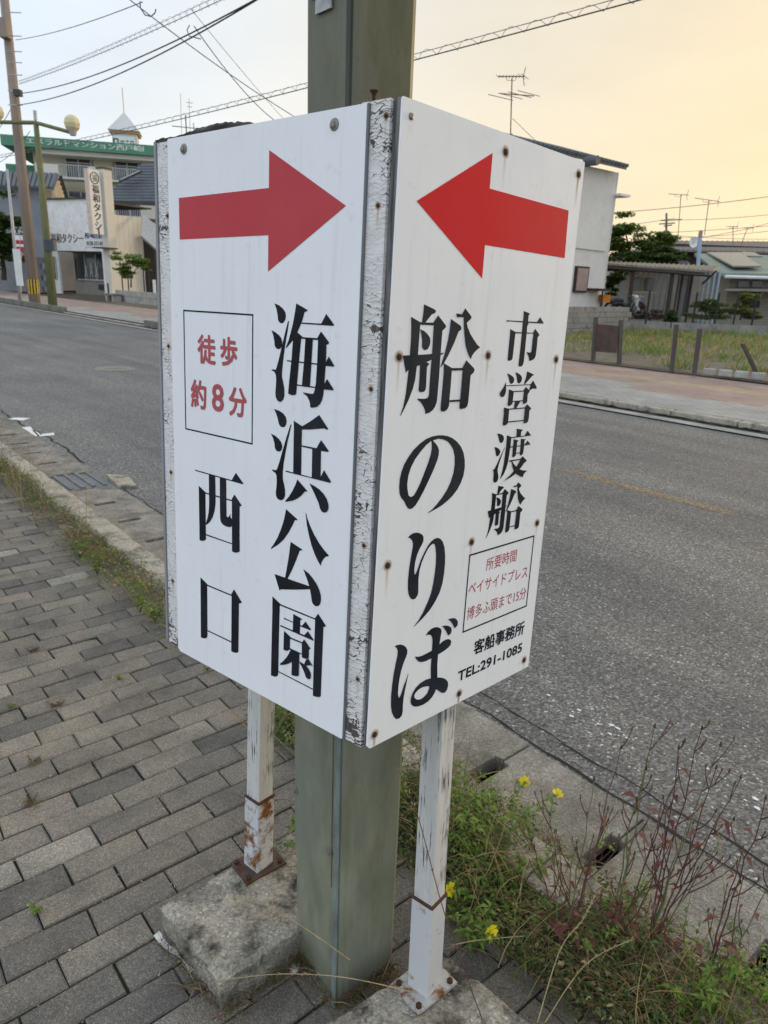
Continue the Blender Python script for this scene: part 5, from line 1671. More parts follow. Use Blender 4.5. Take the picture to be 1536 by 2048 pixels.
def tree(base, blobs, label, seed, lm='crown_green', lsz=0.12, n=700, trunk=None, cat='tree', name='broadleaf_tree', group=None):
    """blobs: (centre, rx, ry, rz); leaves scattered in the volumes, limbs run to each"""
    r = random.Random(seed)
    base = V3(base)
    t = thing(name, base, label, cat, group)
    tr, lf = MB(), MB()
    tw = trunk or 0.12
    fork = base.lerp(sum((V3(b[0]) for b in blobs), V3()) / len(blobs), 0.45)
    tr.tube([base, base.lerp(fork, 0.5) + V3((r.uniform(-.1, .1), 0, 0)) * tw * 3, fork], tw, 8, tw * 0.7)
    for c, rx, ry, rz in blobs:
        c = V3(c)
        tr.tube([fork, fork.lerp(c, 0.55) + V3((r.uniform(-.1, .1), r.uniform(-.1, .1), 0.05)) * rx, c], tw * 0.55, 6, tw * 0.15)
        for _ in range(3):
            e = c + V3((r.uniform(-.8, .8) * rx, r.uniform(-.8, .8) * ry, r.uniform(-.6, .8) * rz))
            tr.tube([fork.lerp(c, 0.7), e], tw * 0.2, 5, tw * 0.06)
        subs = [c + V3((r.gauss(0, .45) * rx, r.gauss(0, .45) * ry, r.gauss(0, .45) * rz)) for _ in range(11)]
        for _ in range(int(n * 2.2)):
            q = r.choice(subs)
            k = 0.55 * r.random() ** 0.5
            d = rdir(r, 0.0)
            g_ = (rx + rz) * 0.5
            p = q + V3((d.x * g_, d.y * g_, d.z * g_ * 0.85)) * k
            if p.z < base.z + 0.05:
                continue
            L = lsz * r.uniform(0.8, 1.6)
            add_leaf(lf, p, rdir(r, 0.1), L, L * 0.75, r, 0.2)
    tr.build('trunk', 'bark', t)
    lf.build('crown', lm, t)
    return t


def pblob(px, py, Y, rpx, rpy, depth=None):
    k = Y * 1.03 / FPX
    return (P(px, py, Y), rpx * k, depth or rpx * k, rpy * k)


# ------------------------------------------------------------------ utility pole, lamps and small signs, left
mat('pole_concrete', (0.30, 0.24, 0.20), 0.85, 0, 0.18, 6, stretch=(1, 1, 0.1))
mat('lamp_post_olive', (0.16, 0.165, 0.075), 0.7, 0, 0.25, 10, stretch=(1, 1, 0.2))
mat('globe_cream', (0.68, 0.60, 0.36), 0.35, 0, 0.06, 3)
mat('steel_grey', (0.42, 0.43, 0.44), 0.5, 0.3, 0.15, 6)
mat('stripe_black', (0.02, 0.02, 0.02), 0.6)
mat('stripe_yellow', (0.62, 0.42, 0.03), 0.6)
mat('wire_dark', (0.055, 0.055, 0.062), 0.6, 0, 0.1)
mat('wire_grey', (0.20, 0.20, 0.21), 0.6, 0, 0.1)
mat('white_board', (0.76, 0.76, 0.75), 0.6, 0, 0.08, 3)
mat('red_board', (0.42, 0.04, 0.05), 0.6)
mat('navy_print', (0.02, 0.03, 0.12), 0.6)
mat('brown_print', (0.10, 0.04, 0.03), 0.6)
mat('black_print', (0.015, 0.015, 0.017), 0.6)
mat('pale_print', (0.62, 0.68, 0.64), 0.6)
SZ = GP(70, 606, 0.045)


def lathe_pole(t, base, top, r0, r1, m_, name='shaft', n=14):
    mb = MB(); mb.tube([base, V3(base).lerp(top, .5), top], r0, n, r1); return mb.build(name, m_, t, smooth=True)


b_up = GP(70, 606, 0.045); b_up.z = 0.04
up_top = P(-6, -150, b_up.y + 0.2)
up = thing('utility_pole', b_up, 'tall brownish concrete utility pole with black and yellow stripes at its foot', 'utility pole')
lathe_pole(up, b_up, up_top, 0.26, 0.17, 'pole_concrete')
axis = (up_top - b_up).normalized()
for k in range(12):
    a0 = 2 * math.pi * k / 12
    mb = MB()
    z0, z1 = 0.42, 1.1
    rr = 0.263
    pts = []
    for z in (z0, z1):
        for a in (a0, a0 + math.pi / 12):
            pts.append(b_up + axis * z + V3((math.cos(a), math.sin(a), 0)) * rr)
    mb.add([pts[0], pts[1], pts[3], pts[2]], [(0, 1, 2, 3)])
    mb.build('stripe', 'stripe_yellow', up)
    mb = MB()
    pts = []
    for z in (z0, z1):
        for a in (a0 + math.pi / 12, a0 + math.pi / 6):
            pts.append(b_up + axis * z + V3((math.cos(a), math.sin(a), 0)) * rr)
    mb.add([pts[0], pts[1], pts[3], pts[2]], [(0, 1, 2, 3)])
    mb.build('stripe', 'stripe_black', up)
bx_ = MB().box(P(9, 57, b_up.y - 0.2), Vector((1, 0, 0)), Vector((0, 1, 0)), ZV, 0.36, 0.4, 0.72).build('equipment_box', 'pole_concrete', up)
for py in (25, 72, 103, 125, 150, 182, 210):
    c = P(28 + py * 0.02, py, b_up.y - 0.25)
    MB().tube([c + V3((-0.35, 0, 0)), c + V3((0.3, 0, 0))], 0.02, 5).build('step_bolt', 'steel_grey', up)
MB().box(P(36, 186, b_up.y - 0.3), Vector((1, 0, 0)), Vector((0, 1, 0)), ZV, 0.3, 0.25, 0.25).build('cable_clamp', 'wire_dark', up)

b_lp = GP(106, 611, 0.045); b_lp.z = 0.04
lp = thing('street_lamp', b_lp, 'olive green street lamp with two cream globes on a cross arm', 'street lamp')
lt = P(72, 248, b_lp.y)
lathe_pole(lp, b_lp, lt, 0.21, 0.11, 'lamp_post_olive', n=8)
arm_a, arm_b = P(-30, 244, b_lp.y + 1.2), P(146, 266, b_lp.y - 0.9)
MB().tube([arm_a, lt + ZV * 0.05, arm_b], 0.085, 6).build('cross_arm', 'lamp_post_olive', lp)
for px, py, Y in ((144, 247, b_lp.y - 0.9), (-8, 224, b_lp.y + 1.1)):
    c = P(px, py, Y)
    mb = bmesh.new()
    bmesh.ops.create_uvsphere(mb, u_segments=8, v_segments=6, radius=0.33)
    me = bpy.data.meshes.new('globe'); mb.to_mesh(me); mb.free()
    me.materials.append(MATS['globe_cream'])
    o = bpy.data.objects.new('globe', me); COL.objects.link(o); o.parent = lp
    o.location = c - b_lp
    MB().tube([c - ZV * 0.45, c - ZV * 0.28], 0.12, 8, 0.17).build('globe_collar', 'steel_grey', lp)
MB().tube([P(72, 246, b_lp.y), P(71, 236, b_lp.y)], 0.03, 6).build('rod', 'steel_grey', lp)
MB().tube([P(71, 240, b_lp.y), P(70, 221, b_lp.y)], 0.075, 8).build('finial', 'steel_grey', lp)
lb = P(101, 491, b_lp.y - 0.1)
MB().box(lb, Vector((1, 0, 0)), Vector((0, 1, 0)), ZV, 0.42, 0.3, 0.46).build('lantern_box', 'notice_frame', lp)

b_tp = GP(40, 601, 0.045); b_tp.z = 0.04
tp_ = thing('sign_pole', b_tp, 'thin grey pole with a narrow white plate beside the utility pole', 'pole')
lathe_pole(tp_, b_tp, P(14, 338, b_tp.y), 0.085, 0.06, 'steel_grey')
MB().box(P(36, 535, b_tp.y - 0.1), Vector((1, 0, 0)), Vector((0, 1, 0)), ZV, 0.34, 0.04, 1.75).build('plate', 'white_board', tp_)

YL = 44.0
lg = thing('gas_dealer_sign', P(42, 520, YL), 'stacked sign boards with white letters on black and a red stripe board', 'sign')
for (x0, y0, x1, y1, m_) in ((28, 458, 54, 470, 'stripe_black'), (30, 470, 54, 480, 'white_board'), (28, 481, 53, 488, 'red_board'), (30, 488, 53, 494, 'white_board'), (30, 494, 54, 502, 'red_board')):
    a = P(x0, y1, YL); b = P(x1, y0, YL)
    bo = MB().box((a + b) / 2, Vector((1, 0, 0)), Vector((0, 1, 0)), ZV, b.x - a.x, 0.1, b.z - a.z).build('board', m_, lg)
    if y0 == 458:
        tm = MB(); text_on(tm, 'LPG', a + V3((0.12, -0.06, 0.06)), V3((1, 0, 0)), ZV, (b.x - a.x) * .75, (b.z - a.z) * .65); tm.build('lettering', 'white_board', bo)
MB().tube([P(41, 585, YL), P(41, 456, YL)], 0.06, 6).build('post', 'steel_grey', lg)

# ------------------------------------------------------------------ taxi office
def facade(A, B):
    """unit frame of a vertical wall from ground point A to B"""
    U = (B - A); U.z = 0
    L = U.length
    U = U.normalized()
    N = V3((U.y, -U.x, 0))
    return U, N, L


mat('taxi_white', (0.82, 0.81, 0.785), 0.85, 0, 0.10, 1.5, dirt=(0.62, 0.58, 0.52))
mat('taxi_cream', (0.68, 0.645, 0.57), 0.8, 0, 0.06, 1.0)
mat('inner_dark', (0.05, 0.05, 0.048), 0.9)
mat('glass_dark', (0.035, 0.042, 0.045), 0.12, 0, 0.2, 3, spec=0.6)
mat('roof_edge', (0.07, 0.06, 0.055), 0.7)
mat('alu_frame', (0.5, 0.5, 0.5), 0.45, 0.4)
mat('recess_grey', (0.27, 0.25, 0.225), 0.85)
mat('rim_pink', (0.60, 0.50, 0.43), 0.6)
YT = 50.0
TA = P(222, 588, YT); TA.z = 0.05                 # right front corner
TU = V3((-0.9, 0.436, 0)).normalized()              # the front runs away to the left
TR = V3((0.436, 0.9, 0)).normalized()               # into the plot
TF = -TU
TL_ = 5.6
TB = TA + TU * TL_
tx = thing('taxi_office', TA, 'single storey white taxi office with recessed front and vertical sign', 'building')
ZT_R, ZT_L = 6.1, 6.35
DEP = 4.5


def wallquad(mb, O, U, x0, x1, z0, z1, N, th=0.15):
    mb.box(O + U * ((x0 + x1) / 2) + ZV * ((z0 + z1) / 2) - N * (th / 2), U, N, ZV, x1 - x0, th, z1 - z0)


TN = -TR                                            # facade normal, to the road
w = MB()
o_x0, o_x1, o_z1 = 0.55, 4.75, 2.85                    # recess
wallquad(w, TA, TU, 0, o_x0, 0, o_z1, TN)
wallquad(w, TA, TU, o_x1, TL_, 0, o_z1, TN)
wallquad(w, TA, TU, 0, TL_, o_z1, ZT_R, TN)
w.build('wall', 'taxi_white', tx)
w = MB()
for i in range(7):
    x0 = i * 0.44
    w.box(TA + TR * (x0 + 0.21 + 0.15) + ZV * (5.2 / 2) + TF * 0.0, TR, TF, ZV, 0.425, 0.14, 5.2)
w.build('side_cladding', 'taxi_cream', tx)
MB().box(TA + TU * (TL_ / 2) + TR * (DEP / 2) + ZV * 5.9, TU, TR, ZV, TL_, DEP - 0.4, 0.1).build('roof', 'roof_edge', tx)
MB().box(TA + TU * (TL_ / 2 + .35) + ZV * (ZT_R + 0.05) + TR * 0.0, TU, TR, ZV, TL_ - 0.9, 0.26, 0.1).build('coping', 'roof_edge', tx)
rc = MB(); rc.box(TA + TU * ((o_x0 + o_x1) / 2) + TR * 1.3 + ZV * 1.4, TU, TR, ZV, o_x1 - o_x0, 0.1, 2.8); rc.build('recess_wall', 'recess_grey', tx)
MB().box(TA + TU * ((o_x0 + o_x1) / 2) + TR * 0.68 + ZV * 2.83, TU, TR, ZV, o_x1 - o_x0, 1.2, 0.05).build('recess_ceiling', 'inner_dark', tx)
win = MB().box(TA + TU * 3.0 + TR * 1.23 + ZV * 1.85, TU, TR, ZV, 3.3, 0.05, 1.75).build('window', 'glass_dark', tx)
for k in range(4):
    MB().box(TA + TU * (1.4 + k * 1.07) + TR * 1.19 + ZV * 1.85, TU, TR, ZV, 0.06, 0.05, 1.75).build('mullion', 'alu_frame', win)
MB().box(TA + TU * 3.0 + TR * 1.19 + ZV * 1.0, TU, TR, ZV, 2.7, 0.1, 0.08).build('sill', 'alu_frame', win)
for k in range(6):
    c = TA + TU * (2.2 + k * 0.26) + TR * 1.17 + ZV * 1.6
    MB().tube([c + V3((-0.1, 0, -0.4)), c + V3((0.16 if k % 2 else -0.2, 0, 0.5))], 0.02, 5).build('tape', 'white_board', win)
dr = MB().box(TA + TU * 1.1 + TR * 1.22 + ZV * 1.05, TU, TR, ZV, 0.9, 0.06, 2.1).build('door', 'inner_dark', tx)
MB().box(TA + TU * 1.1 + TR * 1.17 + ZV * 1.5, TU, TR, ZV, 0.4, 0.03, 0.5).build('notice', 'notice_paper', dr)
MB().box(TA + TU * 2.1 + TR * 1.2 + ZV * 0.55, TU, TR, ZV, 0.55, 0.12, 0.35).build('meter_box', 'inner_dark', tx)
w2 = MB().box(TA + TU * 5.5 - TR * 0.02 + ZV * 1.7, TU, TR, ZV, 1.0, 0.06, 1.5).build('window', 'glass_dark', tx)
for k in (-1, 0, 1):
    MB().box(TA + TU * (5.5 + k * 0.5) - TR * 0.06 + ZV * 1.7, TU, TR, ZV, 0.06, 0.04, 1.5).build('mullion', 'alu_frame', w2)
# pillar and projecting sign
PIL = TA - TU * 0.25
MB().box(PIL + ZV * 3.9, TU, TR, ZV, 0.55, 0.7, 7.8).build('pillar', 'taxi_cream', tx)
MB().box(PIL + ZV * 7.85, TU, TR, ZV, 0.65, 0.8, 0.1).build('pillar_cap', 'roof_edge', tx)
MB().box(PIL + ZV * 3.05 - TR * 0.4, TU, TR, ZV, 0.9, 1.3, 0.08).build('ledge', 'roof_edge', tx)
# vertical signboard faces along the road towards us
SX = -TR
sgc = PIL + SX * 0.98
sb_z0, sb_z1 = 3.85, 7.65
sb = MB().box(sgc + ZV * ((sb_z0 + sb_z1) / 2), TR, TF, ZV, 0.92, 0.3, sb_z1 - sb_z0).build('projecting_sign', 'white_board', tx)
MB().box(sgc - TR * 0.49 + ZV * ((sb_z0 + sb_z1) / 2), TR, TF, ZV, 0.06, 0.34, sb_z1 - sb_z0 + 0.05).build('sign_rim', 'rim_pink', sb)
fo = sgc + TF * 0.16
for i, ch in enumerate('福和タクシ'):
    tm = MB()
    text_on(tm, ch, fo - TR * 0.26 + ZV * (6.3 - i * 0.54), TR, ZV, 0.52, 0.48)
    for q in (0.012, -0.012, 0.024):
        text_on(tm, ch, fo - TR * 0.26 + ZV * (6.3 - i * 0.54) + TR * q + TF * (0.001 + abs(q) * 0.1), TR, ZV, 0.52, 0.48)
    tm.build('character', 'black_print', sb)
MB().box(fo + ZV * 3.98 + ZV * 0.05, TR, TF, ZV, 0.10, 0.01, 0.36).build('character', 'black_print', sb)
tm = MB()
text_on(tm, '福', fo - TR * 0.19 + ZV * 6.98, TR, ZV, 0.38, 0.4)
tm.tube([fo + TR * (0.33 * math.cos(a * math.pi / 10)) + ZV * (7.18 + 0.33 * math.sin(a * math.pi / 10)) for a in range(21)], 0.028, 4)
tm.build('emblem', 'black_print', sb)
# lettering on the front: reads left to right as seen from the road
FU = TF


def front_text(s, x_right, wdt, z, h, m_, out=0.012):
    tm = MB()
    O = TA + TU * (x_right + wdt) - TR * out + ZV * z
    for q in (0, 0.02, -0.02):
        text_on(tm, s, O + FU * q - TR * (abs(q) * 0.1 + (0.001 if q > 0 else 0)), FU, ZV, wdt, h)
    return tm.build('lettering', m_, tx)


front_text('福和タクシー', 2.15, 3.1, 3.35, 0.62, 'brown_print')
nb_ = MB().box(TA + TU * 1.05 - TR * 0.03 + ZV * 3.6, TU, TR, ZV, 1.95, 0.05, 0.95).build('notice_board', 'white_board', tx)
front_text('西戸崎営業所', 0.15, 1.75, 3.65, 0.36, 'navy_print', 0.062)
front_text('092-603-0511' if False else '0120-212-011', 0.2, 1.6, 3.22, 0.26, 'lamp_post_olive', 0.062)

# ------------------------------------------------------------------ house behind the taxi office, tiled hip roof
mat('slate_tile', (0.085, 0.095, 0.11), 0.55, 0, 0.2, 3)
mat('dark_timber', (0.05, 0.038, 0.03), 0.85, 0, 0.3, 4)
mat('wood_wall', (0.19, 0.16, 0.13), 0.85, 0, 0.25, 3, stretch=(1, 1, 0.15))
hb = thing('tiled_house', P(290, 590, 62), 'dark timber house with grey tiled hip roof behind the taxi office', 'house')
Yh = 60
hc = P(300, 500, Yh); hc.z = 0
MB().box(hc + V3((1.2, 3, 2.3)), V3((1, 0, 0)), V3((0, 1, 0)), ZV, 7.0, 6, 5.4).build('wall', 'dark_timber', hb)
eave_z = P(280, 404, Yh - 4).z
ridge_z = P(300, 326, Yh + 1).z
e0, e1 = P(196, 404, Yh - 3), P(380, 404, Yh - 3)
r0, r1 = P(285, 328, Yh + 2), P(400, 328, Yh + 2)
# courses of tiles, each a real step
ncr = 13
for i in range(ncr):
    f0, f1 = i / ncr, (i + 1) / ncr
    a0, b0 = e0.lerp(r0, f0), e1.lerp(r1, f0)
    a1, b1 = e0.lerp(r0, f1), e1.lerp(r1, f1)
    mb = MB()
    mb.add([a0, b0, b1, a1, a0 + ZV * .09, b0 + ZV * .09, b1 + ZV * .02, a1 + ZV * .02], [(0, 1, 5, 4), (4, 5, 6, 7), (1, 2, 6, 5), (3, 0, 4, 7)])
    mb.build('tile_course', 'slate_tile', hb)
mb = MB(); lf0 = e0 + V3((-0.5, 6, 0))
mb.add([e0, r0, lf0], [(0, 1, 2)]); mb.build('roof_side', 'slate_tile', hb)
MB().box((e0 + e1) / 2 + V3((0, -0.05, -0.1)), V3((1, 0, 0)), V3((0, 1, 0)), ZV, (e1 - e0).x, 0.2, 0.25).build('eave_board', 'roof_edge', hb)
a, b = P(240, 372, Yh - 1.6), P(283, 352, Yh - 0.6)
d = (b - a).normalized(); s_ = d.cross(ZV).normalized(); n_ = s_.cross(d)
MB().box((a + b) / 2 + ZV * 0.3, d, s_, n_, (b - a).length, 0.5, 0.16).build('skylight_curb', 'roof_edge', hb)
MB().box((a + b) / 2 + ZV * 0.33 + n_ * 0.08, d, s_, n_, (b - a).length * .85, 0.3, 0.03).build('skylight_pane', 'white_board', hb)
a, b = P(287, 435, 52), P(320, 485, 52)
sh_ = thing('corrugated_lean_to', P(300, 600, 52), 'rusty timber lean-to with corrugated roof right of the taxi office', 'shed')
for k in range(8):
    q0 = P(286 + k * 4, 432 + k * 3.0, 52.5); q1 = P(284 + k * 4, 475 + k * 3.5, 51)
    MB().tube([q0, q1], 0.09, 6).build('corrugation', 'steel_grey', sh_)
MB().box(P(298, 540, 53), V3((1, 0, 0)), V3((0, 1, 0)), ZV, 0.75, 0.3, 4.6).build('post', 'dark_timber', sh_)
MB().box(P(312, 545, 53.5), V3((1, 0, 0)), V3((0, 1, 0)), ZV, 1.6, 0.2, 4.0).build('wall', 'wood_wall', sh_)

# things in front of the office
mat('bench_grey', (0.17, 0.16, 0.15), 0.8)
bnc = P(226, 598, 41); bnc.z = 0.05
bn = thing('bench', bnc, 'low dark bench on pale block legs before the taxi office', 'bench')
MB().box(bnc + ZV * 0.36, RD, RN, ZV, 1.5, 0.5, 0.09).build('seat', 'bench_grey', bn)
for k in (-0.55, 0.4):
    MB().box(bnc - RD * k + ZV * 0.16, RD, RN, ZV, 0.32, 0.42, 0.32).build('leg', 'far_concrete', bn)
MB().tube([bnc - RD * 0.6 + ZV * .4, bnc - RD * 0.62 + ZV * 0.95], 0.05, 6).build('armrest', 'dark_timber', bn)
pwa, pwb = P(238, 606, 41.5), P(330, 618, 37)
pwa.z = pwb.z = 0.04
U_, N_, L_ = facade(pwa, pwb)
pw = thing('planter_wall', pwa, 'low pale block planter wall right of the bench', 'wall')
for i in range(int(L_ / 0.6) + 1):
    for j in range(2):
        MB().box(pwa + U_ * (0.6 * i + 0.3 - 0.15 * j) + ZV * (0.16 + 0.31 * j), U_, N_, ZV, 0.585, 0.2, 0.295).build('block', 'far_concrete', pw)
tree(P(262, 575, 44), [pblob(258, 520, 44, 22, 14), pblob(280, 530, 44, 18, 12), pblob(250, 545, 44, 14, 14)], 'small bright green garden tree beside the taxi office', 301, 'leaf_green', 0.13, 420, 0.05)
for i, (px) in enumerate((247, 259, 290, 300)):
    c = P(px, 597, 43); c.z = 0.05
    tag(MB().tube([c, c + ZV * (1.75 if i > 1 else 1.5)], 0.035, 6).build('garden_stake', 'stripe_black', base=c), ('dark garden stake, leftmost of four beside the office', 'dark garden stake, second from the left beside the office', 'dark garden stake, third from the left beside the office', 'dark garden stake, nearest to the sign box')[i], 'stake')
ns = P(309, 575, 40)
tag(MB().box(ns, V3((1, 0, 0)), V3((0, 1, 0)), ZV, 0.16, 0.03, 0.8).build('notice_board', 'white_board', base=ns), 'small white and blue notice board next to the left sign edge', 'notice')

# ------------------------------------------------------------------ grey house at the far left
mat('grey_render', (0.24, 0.25, 0.27), 0.9, 0, 0.12, 1.0)
mat('grey_blocks', (0.20, 0.205, 0.22), 0.9, 0, 0.12, 1.2)
mat('blue_tile', (0.075, 0.085, 0.10), 0.5, 0, 0.2, 3)
mat('gable_cream', (0.62, 0.52, 0.36), 0.8)
YG = 62
gh = thing('grey_house', P(50, 585, YG), 'grey rendered house with dark ribbed tile roof and cream gable', 'house')
ga, gb = P(-60, 580, YG), P(100, 580, YG - 1); ga.z = gb.z = 0
U_, N_, L_ = facade(ga, gb)
gz = P(50, 372, YG).z
MB().box((ga + gb) / 2 - N_ * 2 + ZV * (gz / 2), U_, N_, ZV, L_, 4, gz).build('wall', 'grey_render', gh)
ea, eb = P(-60, 372, YG - 1), P(108, 378, YG - 2)
ra, rb_ = P(-60, 343, YG + 2), P(118, 350, YG + 1.5)
for i in range(18):
    f = i / 18; f2 = (i + 1) / 18
    a, b = ea.lerp(eb, f), ea.lerp(eb, f2); c, d_ = ra.lerp(rb_, f2), ra.lerp(rb_, f)
    MB().add([a, b, c, d_, a + ZV * .16, b - (b - a) * .35 + ZV * .16, c - (c - d_) * .35 + ZV * .16, d_ + ZV * .16], [(0, 1, 5, 4), (4, 5, 6, 7), (1, 2, 6, 5)]).build('tile_rib', 'blue_tile', gh)
gq = [P(100, 412, YG - 2), P(128, 405, YG - 1), P(120, 352, YG - 1), P(104, 385, YG - 2)]
MB().prism([gq[0], gq[1], gq[2], gq[3]], V3((0, 0.2, 0))).build('gable', 'gable_cream', gh)
for k in range(5):
    MB().tube([P(118 + k * 3.2, 360 + k * 9, YG - 1.4), P(124 + k * 3.2, 358 + k * 9, YG - 1.4)], 0.12, 5).build('verge_batten', 'dark_timber', gh)
MB().tube([P(121, 352, YG - 1.5), P(137, 405, YG - 1.5)], 0.14, 5).build('verge_board', 'dark_timber', gh)
bwa, bwb = P(-30, 580, 56), P(97, 586, 53)
bwa.z = bwb.z = 0.05
U_, N_, L_ = facade(bwa, bwb)
bw = thing('block_garden_wall', bwa, 'grey concrete block garden wall behind the utility pole', 'wall')
for j in range(6):
    for i in range(int(L_ / 0.8)):
        MB().box(bwa + U_ * (0.8 * i + 0.4 + (0.4 if j % 2 else 0)) + ZV * (0.2 + 0.4 * j), U_, N_, ZV, 0.785, 0.2, 0.385).build('block', 'grey_blocks', bw)
tree(P(8, 560, 50), [pblob(5, 440, 50, 30, 40), pblob(20, 490, 50, 25, 30), pblob(-20, 480, 50, 40, 50)], 'dense dark green tree at the left edge before the grey house', 302, 'crown_green', 0.2, 1100, 0.18)

# ------------------------------------------------------------------ apartment block with green parapet
mat('apartment_cream', (0.62, 0.57, 0.44), 0.85, 0, 0.06, 0.6)
mat('balcony_white', (0.68, 0.655, 0.58), 0.85, 0, 0.05, 0.6)
mat('parapet_green', (0.10, 0.27, 0.17), 0.75, 0, 0.12, 0.6)
mat('tower_white', (0.62, 0.61, 0.60), 0.8, 0, 0.06, 0.5)
mat('trim_orange', (0.52, 0.25, 0.08), 0.7)
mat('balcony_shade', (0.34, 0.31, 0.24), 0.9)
apA, apB = P(58, 285, 70), P(420, 306, 73.6)
apA.z = apB.z = 0
AU, AN, AL = facade(apA, apB)
ap = thing('apartment_block', apA, 'cream apartment block with green lettered parapet and pointed roof tower', 'building')
zt = P(200, 291, 71.8).z
zp = P(200, 311, 71.8).z
MB().box(apA + AU * (AL / 2) - AN * 5.5 + ZV * (zp / 2), AU, AN, ZV, AL, 9, zp).build('wall', 'apartment_cream', ap)
MB().box(apA + AU * (AL / 2 - 0.6) - AN * 4.2 + ZV * ((zt + zp) / 2), AU, AN, ZV, AL + 2.6, 12, zt - zp).build('parapet', 'parapet_green', ap)
MB().box(apA + AU * (AL / 2 + 0.8) - AN * 3.0 + ZV * (zp - 0.2), AU, AN, ZV, AL - 0.6, 8.6, 0.4).build('cornice', 'balcony_white', ap)
pt = MB()
Lw = P(253, 295, 71.4).x - P(60, 285, 69).x
text_on(pt, 'エメラルドマンション西戸崎Ⅰ', apA + AU * 0.2 + AN * 1.83 + ZV * (zp + 0.22), AU, ZV, 9.7, (zt - zp) * 0.62)
for q in (0.03, -0.03):
    text_on(pt, 'エメラルドマンション西戸崎Ⅰ', apA + AU * (0.2 + q) + AN * (1.835 + q * .1) + ZV * (zp + 0.22), AU, ZV, 9.7, (zt - zp) * 0.62)
pt.build('lettering', 'pale_print', ap)
storey = 2.95
for fl_i in range(4):
    z_b = zp - storey * (fl_i + 1) + 0.55
    # balcony front
    MB().box(apA + AU * (AL / 2 + 0.6) + AN * 0.9 + ZV * (z_b + 0.08), AU, AN, ZV, AL - 1.2, 2.2, 0.16).build('balcony_slab', 'balcony_white', ap)
    # wall piers between openings, railings in front of the windows
    x = 0.9
    cells = [(0.0, 1.9, 0), (1.9, 4.4, 1), (4.4, 6.2, 0), (6.2, 8.6, 1), (8.6, 12.2, 0), (12.2, 15.2, 1), (15.2, 17.5, 0)]
    for x0, x1, op in cells:
        xc = (x0 + x1) / 2 + 0.7
        if op:
            wi = MB().box(apA + AU * xc - AN * 0.94 + ZV * (z_b + 1.2), AU, AN, ZV, x1 - x0 - 0.3, 0.12, 2.0).build('window', 'glass_dark', ap)
            for k in range(3):
                MB().box(apA + AU * (xc + (k - 1) * (x1 - x0 - 0.34) / 2) - AN * 0.84 + ZV * (z_b + 1.2), AU, AN, ZV, 0.09, 0.1, 2.0).build('frame_bar', 'alu_frame', wi)
            MB().box(apA + AU * xc - AN * 0.84 + ZV * (z_b + 1.7), AU, AN, ZV, x1 - x0 - 0.3, 0.08, 0.07).build('frame_bar', 'alu_frame', wi)
            ra_ = MB()
            nb2 = 13
            for k in range(nb2):
                ra_.box(apA + AU * (x0 + 0.7 + 0.1 + (x1 - x0 - 0.2) * k / (nb2 - 1)) + AN * 1.95 + ZV * (z_b + 0.62), AU, AN, ZV, 0.05, 0.05, 1.0)
            ra_.box(apA + AU * xc + AN * 1.95 + ZV * (z_b + 1.13), AU, AN, ZV, x1 - x0, 0.08, 0.06)
            rl = ra_.build('railing', 'steel_grey', ap)
            rl['kind'] = 'stuff'
        else:
            MB().box(apA + AU * xc + AN * 1.93 + ZV * (z_b + 0.56), AU, AN, ZV, x1 - x0, 0.12, 1.12).build('balcony_front', 'balcony_white', ap)
            if x0 > 0:
                MB().box(apA + AU * xc - AN * 0.9 + ZV * (z_b + 1.25), AU, AN, ZV, x1 - x0 - 0.1, 0.2, 2.4).build('pier', 'apartment_cream', ap)
# left return with green balconies
for fl_i in range(3):
    z_b = zp - 0.6 - storey * fl_i
    c = P(28, 300, 73); c.z = z_b
    MB().box(c + V3((0.6, 1, -0.9)), AU, AN, ZV, 2.6, 5, 0.95).build('return_balcony', 'parapet_green', ap)
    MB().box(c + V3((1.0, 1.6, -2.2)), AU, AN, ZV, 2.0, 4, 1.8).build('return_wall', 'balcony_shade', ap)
# tower
YW = 74
tc = P(252, 285, YW)
k_ = YW * 1.03 / FPX
tw_ = MB()
bw_ = 31 * k_
e_z, p_z = P(250, 266, YW).z, P(246, 224, YW).z
MB().box(V3((tc.x, tc.y, (e_z + zt) / 2 - .5)), AU, AN, ZV, bw_ * 1.3, bw_ * 1.3, e_z - zt + 1.0).build('tower', 'tower_white', ap)
py_ = MB()
hw = bw_ * 0.84
cs = [V3((tc.x, tc.y, e_z)) + AU * (hw * i) + AN * (hw * j) for i, j in ((-1, -1), (1, -1), (1, 1), (-1, 1))]
py_.add(cs + [V3((tc.x, tc.y, p_z))], [(0, 1, 4), (1, 2, 4), (2, 3, 4), (3, 0, 4), (3, 2, 1, 0)])
tr_ = py_.build('tower_roof', 'tower_white', ap)
MB().tube([V3((tc.x, tc.y, p_z - .2)), V3((tc.x, tc.y, p_z + 2.0))], 0.05, 5).build('lightning_rod', 'steel_grey', tr_)
MB().box(V3((tc.x, tc.y, e_z - 0.12)), AU, AN, ZV, hw * 1.85, hw * 1.85, 0.2).build('tower_band', 'trim_orange', ap)
sg = MB().box(V3((tc.x, tc.y, e_z - 1.0)) + AN * (bw_ * 0.66), AU, AN, ZV, bw_ * 1.15, 0.1, 1.1).build('tower_sign', 'white_board', ap)
lm_ = MB()
O_ = V3((tc.x, tc.y, e_z - 1.3)) + AN * (bw_ * 0.66 + 0.07)
